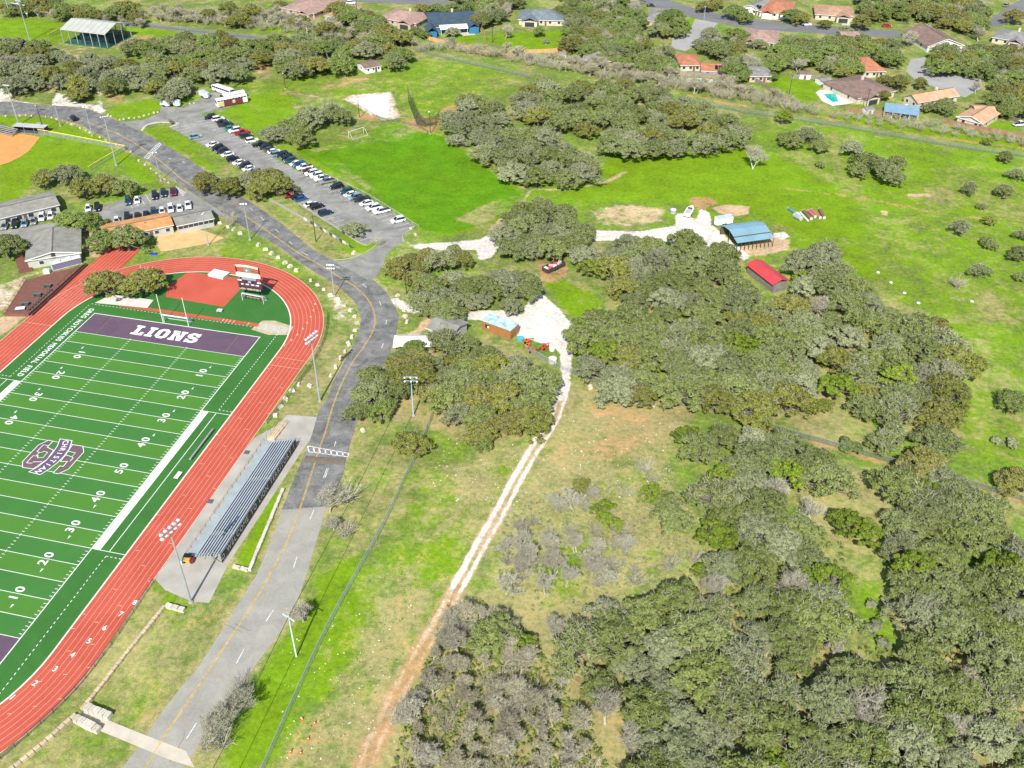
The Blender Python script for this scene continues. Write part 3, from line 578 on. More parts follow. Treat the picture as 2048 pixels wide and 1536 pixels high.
for ch, wd in (('L', 7), ('I', 4.4), ('O', 7), ('N', 8.4), ('S', 7)):
    b = MB()
    for lp in BLK[ch]: b.poly([(px*.485, py*.43) for px, py in lp], 0)
    b.put('letter', LNW, fld, (x, 48.1, .05)); x += wd*.485+.62
    # the letters lean with the end line, which lies square to the field
for s_ in (-1, 1):
    for n_ in range(-4, 5):
        num = 50-abs(n_)*10; y = n_*10*YD; d0, d1 = str(num)
        for k, ch in enumerate((d0, d1)):
            yy = y+(k-.5)*2.05*s_
            text('yard_number', ch, 2.6, LNW, (s_*17.2, yy, .05), R(90)*s_, fld, .05, 1.05, 1.0)
        if n_:
            t = 1 if n_ > 0 else -1; yy = y+t*2.5
            fp('arrow', [(s_*17.9, yy), (s_*18.35, yy), (s_*18.1, yy+t*1.)], .05, LNW)

# midfield emblem, outlined letters under a curved banner
zL = lambda pts: [g2(30+a/12.8, 860+b/12.8) for a, b in pts]
EM_L = [(860, 262), (990, 285), (840, 440), (1000, 520), (830, 760), (700, 845), (470, 1005), (185, 965), (185, 810), (600, 380)]
EM_L2 = [(730, 385), (850, 400)]
EM_R = [(1470, 370), (1750, 415), (1770, 570), (1380, 1005), (1110, 1130), (965, 1105), (1150, 915), (1235, 930), (1330, 815), (1150, 815), (1280, 650)]
em = thing('midfield_emblem', 'purple block letter emblem with a curved white lettered banner at midfield', 'emblem', (0, 0, 0)); em['kind'] = 'structure'; em.parent = fld
def grow(pts, d):
    a = np.array(pts); c = a.mean(0); n = len(a); ar = sum(a[i][0]*a[(i+1) % n][1]-a[(i+1) % n][0]*a[i][1] for i in range(n)); s = 1 if ar > 0 else -1
    out = []
    for i in range(n):
        e1 = a[i]-a[i-1]; e2 = a[(i+1) % n]-a[i]; e1 = e1/np.hypot(*e1); e2 = e2/np.hypot(*e2)
        n1 = np.array([e1[1], -e1[0]])*s; n2 = np.array([e2[1], -e2[0]])*s; m_ = n1+n2; m_ = m_/max(.35, float(m_@n1)); out.append(tuple(a[i]+m_*d))
    return out
del em['category'], em['kind']
def epart(name, pts, z, mt): return MB().poly(pts, z).put(name, mt, em)
epart('emblem_outline', zL(EM_L), .050, LNW); epart('emblem_letter', grow(zL(EM_L), -.16), .053, PBR)
epart('emblem_outline', zL(EM_R), .050, LNW); epart('emblem_letter', grow(zL(EM_R), -.16), .053, PBR)
for hole in ([(620, 580), (690, 570), (740, 540), (845, 575), (720, 715), (560, 720), (590, 670), (545, 650)],): epart('emblem_counter', zL(hole), .059, LNW); epart('emblem_gap', grow(zL(hole), -.13), .062, TD)
for ln in ([(565, 555), (730, 380), (850, 405)], [(290, 845), (470, 660), (580, 675)], [(290, 845), (440, 855), (470, 820), (700, 815)], [(1370, 550), (1550, 590), (1460, 690), (1300, 640)], [(1490, 720), (1405, 810)], [(1460, 690), (1490, 720)], [(565, 560), (625, 575)]):
    MB().ribbon(zL(ln), .16, .0575).put('emblem_line', LNW, em)
epart('emblem_gap', zL([(1370, 555), (1530, 595), (1455, 685), (1310, 640)]), .0565, TD)
BT = [(1150, 225), (1080, 410), (950, 600), (780, 790), (560, 960), (335, 1080)]; BB = [(1475, 270), (1400, 490), (1260, 680), (1090, 850), (880, 1010), (650, 1155)]
bnp = zL([p for p in BT]+[p for p in BB[::-1]])
epart('banner_border', bnp, .065, LNW); epart('banner', grow(bnp, -.17), .068, PNV)
ct, cb = np.array(smooth(zL(BT), 8)), np.array(smooth(zL(BB), 8)); cm = (ct+cb)/2; sl_ = np.r_[0, np.cumsum(np.hypot(*np.diff(cm, axis=0).T))]
for i, ch in enumerate('CHRISTIAN'):
    s0 = sl_[-1]*(.075+.85*i/8); px_, py_ = np.interp(s0, sl_, cm[:, 0]), np.interp(s0, sl_, cm[:, 1]); k = int(np.searchsorted(sl_, s0)); d = cm[min(k+2, len(cm)-1)]-cm[max(k-2, 0)]
    text('banner_letter', ch, 1.75, LNW, (px_, py_, .072), math.atan2(d[1], d[0]), em, .03, .95, 1.0)
# --- running track
trk = MB(); a, b = oval(RI), oval(RO); n = len(a)
trk.add([(*p, .04) for p in a]+[(*p, .04) for p in b], [(i, n+i, n+(i+1) % n, (i+1) % n) for i in range(n)])
trko = tag(trk.put('running_track', TRK), 'red rubber running track with eight lanes', 'running track', kind='structure')
MB().poly([(-RO, CF-2), (-RI+.2, CF-2), (-RI+.2, CF+4), (-31.5, 66), (-30.5, 80), (-31, 90), (-RO, 90)], .037).put('sprint_chute', TRK, trko)
def loop_strip(r, wd, z, mt, name):
    p = oval(r); p.append(p[0]); return MB().ribbon(p, wd, z).put(name, mt, trko)
for k in range(1, 8): loop_strip(RI+k*(RO-RI)/8, .06, .05, TLN, 'lane_line')
loop_strip(RI+.02, .32, .052, mat('inner_kerb_white', (.70, .64, .54), .8, .1, 1.), 'inner_edge'); loop_strip(RO-.05, .16, .05, TLN, 'outer_edge')
for k in range(8): MB().poly(rect(-RO+k*1.107+1.1, -RO+k*1.107+1.17, CF, 90), .046).put('lane_line', TLN, trko)
LWD = (RO-RI)/8
for k, uv in enumerate([(26, 1396), (70, 1367), (109, 1338), (143, 1310), (175, 1282), (207, 1256), (238, 1228), (266, 1205)]):
    r = RI+(k+.5)*LWD; x_, y_ = g2(*uv); a0 = math.atan2(y_-CN, x_) if y_ < CN else 0.
    text('lane_number', str(k+1), 1.55, LNW, (r*math.cos(a0), CN+r*math.sin(a0) if a0 else y_, .052), a0, trko, .03)
    a1 = R(6+4.4*k); text('lane_number', str(k+1), 1.2, TLN, (r*math.cos(a1), CF+r*math.sin(a1)-1.5, .052), a1, trko, .03)
for yy in (44., 47.5): MB().poly(rect(RI, RO, yy-.05, yy+.05), .051).put('start_line', TLN, trko)
MB().poly(rect(-RO, -RI, 46.5, 46.6), .051).put('start_line', TLN, trko)
for k in range(10):
    yy = -60+k*2.3; r = RI+(k*3 % 8+.5)*LWD
    MB().ribbon([(r-.3, yy), (r+.3, yy+.2)], .16, .052).put('exchange_mark', mat('mark_tan', (.62, .36, .16), .8, .1, 1), trko)
for k in range(26):
    y0 = -38+k*3.35; r = RI+((k*5) % 8+.5)*LWD
    MB().poly(rect(r-.36, r+.36, y0-.05, y0+.05), .052).put('lane_tick', TLN, trko)
PAD = road_mat('pad_red', (.42, .078, .047), (.50, .105, .066), .8)
sheet('jump_pad', [(-10.5, 81.3), (5.3, 81.4), (8.5, 75.8), (8.3, 66.2), (-9.9, 67.2), (-12.5, 72)], .042, PAD, 'red rubber high jump apron behind the end zone', 'jump pad', world=True)
sheet('jump_runway', [(-20, 59.6), (21.5, 59.35), (21.5, 60.75), (-20, 61.)], .043, PAD, 'narrow red long jump runway behind the end zone', 'runway', world=True)
for x in (11.2, 12.2, 13.2, 14.3, 18.6): MB().poly(rect(x-.06, x+.06, 59.5, 60.7), .047).put('runway_mark', LNW, bpy.data.objects['jump_runway'])
sheet('tree_pad', [(-27.4, 59.6), (-25.2, 64.8), (-12.4, 64.9), (-11.9, 60.7)], .044, mat('paving_white', (.60, .55, .50), .9, .12, .8), 'pale paved pad under the oaks behind the end zone', 'pavement', world=True)
pit = MB().poly([(20.6, 57.7), (21.6, 62.4), (25, 63.2), (31., 61.6), (31.3, 57.6), (26, 56.4)], .041).put('sand_pit', mat('pit_rim_sand', (.42, .36, .22), .95, .25, .6)); tag(pit, 'grey long jump sand pit with a worn sandy rim', 'sand pit', kind='structure')
MB().poly([(22., 58.4), (22.4, 61.6), (30.2, 60.8), (30.1, 57.8)], .048).put('pit_sand', mat('pit_sand_grey', (.46, .42, .36), .95, .2, 1.4, bump=.4), pit)
# --- goalpost and goals
gpst = thing('goalpost', 'white football goalpost with two tall uprights on the far end line', 'goalpost', (0, 54.95, 0))
for s_ in (-1, 1):
    MB().tube([(s_*3.75, 0, 0), (s_*3.75, 0, 2.7)], .09, 8).put('post', WHITE, gpst)
    MB().tube([(s_*3.72, 0, 2.7), (s_*3.72, 0, 9.1)], .085, 8).put('upright', mat('upright_cream', (.74, .70, .55), .5, .05), gpst)
MB().tube([(-3.9, 0, 2.75), (3.9, 0, 2.75)], .1, 8).put('crossbar', WHITE, gpst)
NET = mesh_fabric('goal_net', (.55, .72, .74), .38)
def soccer_goal(label, x, y, rz, wd=7.3, dp=2., bars=WHITE, net=True, ht=2.3):
    t = thing('soccer_goal', label, 'soccer goal', (x, y, 0), rz, 'soccer goals')
    for s_ in (-1, 1):
        MB().tube([(s_*wd/2, 0, 0), (s_*wd/2, 0, ht)], .07, 6).put('post', bars, t)
        MB().tube([(s_*wd/2, 0, ht), (s_*wd/2, dp*.35, ht), (s_*wd/2, dp, .05)], .05, 6).put('side_bar', bars, t)
    MB().tube([(-wd/2, 0, ht), (wd/2, 0, ht)], .07, 6).put('crossbar', bars, t)
    MB().tube([(-wd/2, dp, .05), (wd/2, dp, .05)], .05, 6).put('base_bar', bars, t)
    if net: MB().add([(-wd/2, dp*.35, ht), (wd/2, dp*.35, ht), (wd/2, dp, .1), (-wd/2, dp, .1), (-wd/2, 0, .1), (-wd/2, 0, ht), (wd/2, 0, .1), (wd/2, 0, ht)], [(0, 1, 2, 3), (0, 3, 4, 5), (1, 2, 6, 7), (0, 1, 7, 5)]).put('net', NET, t)
    return t
soccer_goal('white soccer goal standing under the goalpost', .05, 55.3, 0)
soccer_goal('white soccer goal with pale net below the scoreboard', 15.1, 70.4, R(-4), 6.6)
p, q = np.array(g2(697, 276)), np.array(g2(728, 266)); soccer_goal('white soccer goal frame on the bright green playing field', *((p+q)/2), math.atan2(*(q-p)[::-1])+math.pi, float(np.hypot(*(q-p)))*.95, 2.6, net=False)
# --- scoreboard (plane y = 72.3)
DKP = mat('board_purple', (.075, .03, .05), .6, .15, 1.); BLKM = mat('board_black', (.012, .014, .016), .6, .2, 1.); CRM = mat('sign_cream', (.72, .66, .42), .6, .1, 1)
sb = thing('scoreboard', 'tall dark scoreboard with cream lettering standing at the curve', 'scoreboard', (14., 72.3, 0))
for s_ in (-1.95, 2.45): MB().box((s_, .05, 1.6), (.35, .35, 3.2)).put('leg', BLKM, sb)
pn = MB().box((0, .12, 5.), (7.1, .3, 4.1)).put('display_panel', DKP, sb)
MB().box((0, -.1, 3.05), (7.0, .3, .85)).put('lower_sign', BLKM, sb)
MB().box((0, -.06, 7.25), (7.2, .28, .85)).put('white_sign', WHITE, sb)
MB().box((0, -.05, 7.95), (7.15, .25, .4)).put('cream_band', CRM, sb)
arc = [(x_, 10.3-.075*(x_+.6)**2*.35) for x_ in np.linspace(-3.5, 3.5, 12)]
for nm, off, th_, mt in (('top_arch', 0, .5, CRM),):
    b = MB()
    for i in range(11): b.beam((arc[i][0], 0, arc[i][1]), (arc[i+1][0], 0, arc[i+1][1]), .22, th_)
    b.put(nm, mt, sb)
for s_ in (-1, 1): MB().box((s_*3.42, 0, 9.), (.25, .25, 2.4)).put('frame_post', BLKM, sb)
MB().box((-.1, .05, 9.05), (2.1, .12, 1.6)).put('crest_panel', mat('crest_grey', (.16, .2, .2), .5, .2, 1), sb)
MB().cyl((-.2, -.02, 8.85), .32, .3, 10).put('crest_emblem', WHITE, sb)
for k in range(9): MB().box((-3.1+k*.78, .05, 8.55), (.06, .06, .9)).put('rail', mat('rail_brown', (.18, .08, .05), .7), sb)
def letters(par, name, txt, size, mt, origin, rot, weight=.02, gap=.14, space=.42, sx=1., total=None):
    "one object per character, set out along the local x of the line"
    ms = []; x_ = 0.
    for ch in txt:
        if ch == ' ': x_ += space*size; continue
        me = text_mesh(ch, size, mt, weight); xs = [v_.co.x for v_ in me.vertices]; lo, hi = min(xs), max(xs); ms.append((me, x_-lo*sx)); x_ += (hi-lo)*sx+gap*size
    k = 1. if total is None else total/x_
    M_ = Matrix.Translation(origin) @ rot.to_matrix().to_4x4()
    for me, dx in ms:
        o = put(name, me, par); o.matrix_local = M_ @ Matrix.Translation(((dx-x_/2)*k, 0, 0)) @ Matrix.Diagonal((sx*k, 1, 1, 1))
def face_text(par, txt, size, mt, x_, z_, y_=-.28, sx=1., wgt=.02):
    o = put('lettering', text_mesh(txt, size, mt, wgt), par, (x_, y_, z_), 0, (sx, 1, 1)); o.rotation_euler = (R(90), 0, 0); return o
from mathutils import Euler
letters(fld, 'sideline_letter', 'GREG HOTCHKISS MEMORIAL FIELD', 2.05, LNW, (-26.35, 40.6, .05), Euler((0, 0, R(-90))), .05, .16, .5, total=32.4)
letters(sb, 'lettering', 'LION TERRITORY', .8, CRM, (0, -.27, 3.05), Euler((R(90), 0, 0)), .02, total=6.5)
RDM = mat('sign_red', (.5, .04, .05), .6); GRM = mat('panel_grey', (.25, .29, .30), .5, .1)
MB().box((.0, -.06, 6.35), (4.2, .06, .9)).put('message_panel', GRM, pn)
for x_, z_ in ((-3.0, 6.35), (2.9, 6.1)): MB().box((x_, -.06, z_), (.75, .06, .55)).put('sponsor_sign', RDM, pn)
for x_, z_ in ((-2.9, 5.65), (2.9, 5.35)): MB().box((x_, -.06, z_), (1.2, .06, .38)).put('team_sign', WHITE, pn)
for x_ in (-1.0, 1.0): MB().box((x_, -.06, 5.35), (.45, .06, .62)).put('digit_window', BLKM, pn)
MB().box((0, -.06, 5.3), (.9, .06, .7)).put('clock_panel', GRM, pn)
for x_ in (-2.3, -.8, .8, 2.2): MB().box((x_, -.06, 4.45), (.95 if abs(x_) < 2.25 else .7, .06, .34)).put('label_strip', WHITE, pn)
# red seats / hurdles stored under the board
HRD = mat('hurdle_red', (.55, .1, .08), .6)
for k in range(6):
    h = thing('hurdle', f'{ORD[k]} red track hurdle in the line behind the goal below the scoreboard', 'hurdle', (11.6+k*1.15, 71.6-k*.06, 0), R(-3), 'hurdles below the scoreboard')
    MB().box((0, 0, .95), (1.05, .04, .14)).put('bar', HRD, h)
    for s_ in (-.5, .5): MB().beam((s_, 0, 0), (s_, 0, .95), .04).put('upright', DARKM, h); MB().beam((s_, 0, .03), (s_, .6, .03), .05).put('foot', DARKM, h)
# high-jump mat
mt_ = thing('landing_mat', 'thick pale landing mat at the edge of the red apron', 'landing mat', (*g2(438, 551), 0), R(-8))
MB().box((0, 0, .35), (5., 3.2, .6)).put('cushion', mat('mat_vinyl', (.55, .62, .66), .6, .08, .5), mt_); MB().box((0, 0, .70), (5.2, 3.4, .12)).put('cover', mat('mat_cover', (.68, .72, .72), .6, .06, .5), mt_)
# small white bench with high-jump shadow frame, blue mat by the far bend
bn = thing('slatted_bench', 'small white slatted bench behind the end zone', 'bench', (*g2(440, 624), 0), R(8))
for k in range(4): MB().box((0, -.55+k*.38, .75-abs(k-1.5)*.1), (1.5, .22, .06)).put('slat', WHITE, bn)
for s_ in (-.65, .65): MB().box((s_, 0, .35), (.07, 1.2, .7)).put('leg', STEEL, bn)
bm_ = thing('tarp_cover', 'small bright blue tarpaulin on the grass beside the bend', 'tarp', (*g2(308, 509), 0), R(20))
MB().box((0, 0, .2), (2.0, 1.3, .4), taper=.8).put('cover', mat('tarp_blue', (.01, .06, .38), .5, .2, 1.), bm_)
# --- sideline benches on the near side
for i, (u, v_, L_) in enumerate([(416, 893, 11.), (361, 954, 2.2)]):
    x0, y0 = g2(u, v_); t = thing('team_bench', ['long dark metal team bench beside the track', 'short white table standing at the edge of the turf'][i], ['bench', 'table'][i], (30.6, y0, 0), 0)
    MB().box((0, 0, .46), (.5 if i == 0 else 1., L_, .06)).put('seat' if i == 0 else 'table_top', STEEL if i == 0 else WHITE, t)
    for s_ in (-.45, 0, .45): MB().box((0, s_*L_, .22), (.35, .06, .44)).put('leg', DARKM, t)
    if i == 0: MB().box((.32, 0, .75), (.05, L_, .3)).put('backrest', STEEL, t)
# --- bleachers
ALU = mat('aluminium_plank', (.62, .66, .68), .35, .1, .4, .5); ALD = mat('aluminium_deck', (.40, .46, .45), .5, .12, .5, .3); MAR = mat('banner_maroon', (.085, .06, .06), .8, .12, .6)
bl = thing('bleachers', 'long aluminium bleachers with a dark lettered banner along the back', 'bleachers', (44.2, -2.4, 0))
Y0, Y1, NR, DX, DZ, ZB = -18.1, 17.9, 9, .66, .205, .5
MB().box((.75, 0, ZB), (1.7, Y1-Y0, .07)).put('walkway', ALD, bl)
aisles = ((-12.4, -11.2), (4.3, 5.5))
for k in range(NR):
    x_, z_ = 1.75+k*DX, ZB+.16+k*DZ
    MB().box((x_+.12, 0, z_-.16), (.55, Y1-Y0, .05)).put('footboard', ALD, bl)
    segs, a0 = [], Y0
    for p0, p1 in aisles: segs.append((a0, p0)); a0 = p1
    segs.append((a0, Y1))
    for s0, s1 in segs: MB().box((x_+.2, (s0+s1)/2, z_+.2), (.27, s1-s0-.05, .05)).put('seat_plank', ALU, bl)
    MB().box((x_+.38, 0, z_+.02), (.03, Y1-Y0, .2)).put('riser', DARKM, bl)
ZT = ZB+.16+NR*DZ
for k in range(13):
    y_ = Y0+.2+k*(Y1-Y0-.4)/12
    MB().beam((1.4, y_, .05), (7.5, y_, ZT-.3), .09).put('raker', STEEL, bl); MB().box((7.45, y_, ZT/2), (.08, .08, ZT)).put('back_post', STEEL, bl); MB().box((3.6, y_, .5), (.07, .07, 1.)).put('prop', STEEL, bl)
    MB().beam((7.45, y_, .1), (4., y_, 1.3), .06).put('brace', STEEL, bl)
RUS = mat('rail_rust', (.22, .13, .12), .6, .2, 1.)
for z_ in (1.05, 1.5): MB().tube([(-.1, Y0, z_), (-.1, Y1, z_)], .03, 5).put('rail', RUS, bl)
for k in range(19): MB().box((-.1, Y0+k*(Y1-Y0)/18, .8), (.06, .06, 1.5)).put('rail_post', RUS, bl)
bnr = MB().box((7.62, 0, ZT-1.08), (.06, Y1-Y0+.3, 2.1)).put('banner', MAR, bl)
MB().box((7.6, 0, ZT+.05), (.07, Y1-Y0+.3, .06)).put('back_rail', STEEL, bl)
BLT = mat('banner_letter_grey', (.55, .57, .54), .7, .12, 1.)
letters(bl, 'lettering', 'WELCOME TO LION TERRITORY !', 1.9, BLT, (7.67, .7, ZT-1.08), Euler((R(90), 0, R(90))), .03, .2, .55, total=33.)
letters(bl, 'emblem_letter', 'O', 1.6, BLT, (7.67, Y0+.75, ZT-1.08), Euler((R(90), 0, R(90))), .03)
for y_ in (Y0, Y1):
    for z_ in (.5, .95): MB().beam((1.8, y_, ZB+z_), (7.4, y_, ZT+z_-.15), .05).put('end_rail', STEEL, bl)
    for k in range(6): MB().box((1.9+k*1.08, y_, ZB+.55+k*.43), (.05, .05, 1.)).put('end_post', STEEL, bl)
# ramp frame north of the bleachers
rp = thing('access_ramp', 'wooden access ramp with rails at the far end of the bleachers', 'ramp', (*g2(555, 862), 0), R(-2))
MB().add([(-1., -3.4, .55), (1., -3.4, .55), (1., 3.2, .1), (-1., 3.2, .1), (-1., -3.4, 0), (1., -3.4, 0), (1., 3.2, 0), (-1., 3.2, 0)], [(0, 1, 2, 3), (4, 5, 1, 0), (5, 6, 2, 1), (6, 7, 3, 2), (7, 4, 0, 3)]).put('ramp_deck', mat('ramp_tan', (.55, .43, .27), .9, .2, 1.), rp)
for s_ in (-1.1, 0, 1.1): MB().beam((s_, -3.4, 1.5), (s_, 3.2, 1.05), .06).put('rail', RUS, rp)
for s_ in (-1.1, 1.1):
    for k in range(4): MB().box((s_, -3.3+k*2.1, .65), (.06, .06, 1.3)).put('rail_post', RUS, rp)
# utility cart, bin, stored chairs by the near end of the stand
cg = thing('golf_cart', 'yellow and maroon utility cart parked at the near end of the bleachers', 'cart', (*g2(378, 1123), 0), R(8))
MB().box((-.25, 0, .55), (1.3, 1.1, .5)).put('body', mat('cart_yellow', (.6, .36, .06), .4), cg); MB().box((.75, 0, .55), (.8, 1.1, .55)).put('bonnet', mat('cart_maroon', (.2, .02, .03), .4), cg)
MB().box((0, 0, 1.75), (1.5, 1.1, .06)).put('roof', BLKM, cg)
for a in (-.7, .75):
    for s_ in (-.5, .5): MB().tube([(a, s_-.08, .28), (a, s_+.08, .28)], .26, 10).put('wheel', BLKM, cg); MB().box((a*.9, s_, 1.2), (.05, .05, 1.1)).put('strut', DARKM, cg)
ub = thing('utility_box', 'pale grey utility cabinet beside the light pole', 'cabinet', (*g2(362, 1127), 0), R(10)); MB().box((0, 0, .55), (.8, .6, 1.1)).put('cabinet_body', mat('cabinet_grey', (.5, .52, .5), .5), ub); MB().box((0, 0, 1.13), (.9, .7, .06)).put('lid', STEEL, ub)
for i, (u, v_) in enumerate([(494, 905), (421, 1003)]):
    mtm = MB().box((0, 0, .03), (1.2, 1.2, .05)).put('rubber_mat', mat('mat_dark', (.1, .1, .12), .8), None, (*g2(u, v_), .02), R(5)); tag(mtm, ['square dark rubber mat on the apron nearer the ramp', 'square dark rubber mat on the apron nearer the light pole'][i], 'mat')
# ================================================================ BUILDINGS
def frame3(p0, p1, p2, z):
    "ground frame from three eave pixels: front-left, front-right, back-left -> origin, angle, length, depth"
    a, b, c = (np.array(g2(*p, z)) for p in (p0, p1, p2)); d = b-a; L_ = float(np.hypot(*d)); d = d/L_; n = np.array([-d[1], d[0]]); dep = float((c-a)@n)
    return a, math.atan2(d[1], d[0]), L_, dep
def roof_mesh(L_, D, e, rise, kind, oh=.5, th=.14):
    x0, x1, y0, y1 = -oh, L_+oh, -oh, D+oh; b = MB(); zt = e+rise
    if kind == 'hip':
        h = min(D/2+oh, (L_+2*oh)/2-.01); r0, r1 = (x0+h, (y0+y1)/2, zt), (x1-h, (y0+y1)/2, zt)
        vs = [(x0, y0, e), (x1, y0, e), (x1, y1, e), (x0, y1, e), r0, r1]; fs = [(0, 1, 5, 4), (2, 3, 4, 5), (1, 2, 5), (3, 0, 4)]
    elif kind == 'gable':
        vs = [(x0, y0, e), (x1, y0, e), (x1, y1, e), (x0, y1, e), (x0, (y0+y1)/2, zt), (x1, (y0+y1)/2, zt)]; fs = [(0, 1, 5, 4), (2, 3, 4, 5)]
    elif kind == 'gablex':
        vs = [(x0, y0, e), (x1, y0, e), (x1, y1, e), (x0, y1, e), ((x0+x1)/2, y0, zt), ((x0+x1)/2, y1, zt)]; fs = [(0, 4, 5, 3), (4, 1, 2, 5)]
    else:                                         # mono pitch, falling to the front
        vs = [(x0, y0, e), (x1, y0, e), (x1, y1, zt), (x0, y1, zt)]; fs = [(0, 1, 2, 3)]
    n = len(vs); b.add(vs+[(x, y, z-th) for x, y, z in vs], fs+[tuple(i+n for i in f[::-1]) for f in fs])
    ed = {}
    for f in fs:
        for i in range(len(f)): k = (f[i], f[(i+1) % len(f)]); ed[tuple(sorted(k))] = ed.get(tuple(sorted(k)), [])+[k]
    for k, v_ in ed.items():
        if len(v_) == 1: i, j = v_[0]; b.f.append((i, i+n, j+n, j)); b.m.append(0)
    return b
def shingle(name, c): return mat(name, c, .92, .2, .5, bump=.5, scale2=3.)
def building(name, label, p0, p1, p2, e, rise, kind, wallm, roofm, cat='house', oh=.5, wins=3, door=True, side=2, chim=None, trimm=None, gable_wall=True, fdepth=None, wz=1.5, ws=(1.2, 1.1), group=None):
    a, ang, L_, D = frame3(p0, p1, p2, e)
    if fdepth: D = fdepth
    t = thing(name, label, cat, (*a, 0), ang, group)
    wb = MB().box((L_/2, D/2, (e-.08)/2), (L_, D, e-.08))
    if gable_wall and kind == 'gable':
        for x in (0.02, L_-.02): wb.add([(x, 0, e-.1), (x, D, e-.1), (x, D/2, e+rise*D/(D+2*oh)-.12)], [(0, 1, 2)])
    if gable_wall and kind == 'gablex':
        for y in (0.02, D-.02): wb.add([(0, y, e-.1), (L_, y, e-.1), (L_/2, y, e+rise*L_/(L_+2*oh)-.12)], [(0, 1, 2)])
    if kind == 'mono': wb = MB().add([(0, 0, 0), (L_, 0, 0), (L_, D, 0), (0, D, 0), (0, 0, e-.15), (L_, 0, e-.15), (L_, D, e+rise-.15), (0, D, e+rise-.15)], [(0, 1, 5, 4), (1, 2, 6, 5), (2, 3, 7, 6), (3, 0, 4, 7)])
    wb.put('wall', wallm, t)
    rf = roof_mesh(L_, D, e, rise, kind, oh).put('roof', roofm, t)
    trimm = trimm or WHITE
    rc_ = mat('ridge_cap', (.12, .10, .09), .9, .2, 1.); dk_ = mat('vent_pipe', (.2, .2, .2), .6)
    if kind in ('gable', 'hip') and L_ > D:
        h_ = (D/2 if kind == 'hip' else -.4); MB().beam((h_, D/2, e+rise+.03), (L_-h_, D/2, e+rise+.03), .3, .08).put('ridge_cap', rc_, rf)
    if kind == 'gablex': MB().beam((L_/2, -.4, e+rise+.03), (L_/2, D+.4, e+rise+.03), .3, .08).put('ridge_cap', rc_, rf)
    if kind in ('gable', 'hip'):
        for fx, fy in ((.35, .3), (.62, .36)): MB().cyl((fx*L_, fy*D, e+rise*2*fy*.9), .12, .55, 6).put('vent_pipe', dk_, rf)
    MB().box((L_/2, -oh-.03, e-.1), (L_+2*oh, .05, .2)).put('fascia', trimm, t)
    if kind == 'gablex':
        for s_ in (0, 1):
            A_ = (-oh if s_ == 0 else L_+oh, -oh-.03, e); MB().beam(A_, (L_/2, -oh-.03, e+rise), .06, .26).put('barge_board', trimm, t)
    fr = mat('frame_white', (.68, .68, .66), .6, .05)
    def win(x, y, rz):
        w_ = MB().box((0, 0, 0), (ws[0]+.16, .08, ws[1]+.16)).put('window', fr, t, (x, y, wz), rz); MB().box((0, -.035, 0), (ws[0], .04, ws[1])).put('pane', GLASS, w_)
    xs = [(i+.5)/wins*L_ for i in range(wins)] if wins else []
    dx_ = None
    if door and wins:
        dx_ = xs[wins//2]+L_/wins*.5*(1 if wins > 1 else 0); dx_ = min(dx_, L_-.8)
        d_ = MB().box((0, 0, 1.05), (.95, .07, 2.1)).put('door', mat('door_brown', (.16, .09, .06), .6), t, (dx_, -.03, 0)); MB().box((.35, -.06, 1.), (.06, .06, .1)).put('handle', STEEL, d_)
    for x in xs:
        if dx_ is None or abs(x-dx_) > 1.2: win(x, -.02, 0)
    for i in range(side):
        y = (i+.5)/side*D; win(L_+.02, y, R(90)); win(-.02, y, R(-90))
    if chim: c_ = MB().box((chim[0]*L_, chim[1]*D, e+rise*.5+.5), (.9, .9, rise+1.2)).put('chimney', mat('chimney_cream', (.55, .47, .36), .9, .2, 1.), rf); MB().box((chim[0]*L_, chim[1]*D, e+rise+1.12), (1.05, 1.05, .12)).put('chimney_cap', CONC, rf) if False else None
    return t, L_, D
CRE = mat('wall_cream', (.52, .46, .36), .9, .1, .6); GRW = mat('wall_grey', (.42, .42, .38), .9, .08, .6); BRW = mat('wall_brick', (.34, .22, .15), .9, .2, 1.2); WHW = mat('wall_white', (.68, .68, .66), .85, .06, .5); BLW = mat('wall_blue', (.03, .16, .30), .8, .1, .5); PKB = mat('wall_pink_brick', (.48, .36, .29), .9, .15, 1.)
RGR = shingle('roof_grey', (.24, .235, .20)); RTN = shingle('roof_tan', (.38, .235, .145)); ROR = shingle('roof_orange', (.40, .165, .09)); RBR = shingle('roof_brown', (.20, .135, .11)); RPK = shingle('roof_pinkish', (.33, .22, .18)); RBL = shingle('roof_slate', (.045, .075, .10)); RCL = shingle('roof_classroom_orange', (.50, .25, .095)); RSB = shingle('roof_bluegrey', (.15, .18, .20)); RGY = shingle('roof_dull_grey', (.23, .225, .21)); RLT = shingle('roof_light_orange', (.50, .30, .18))
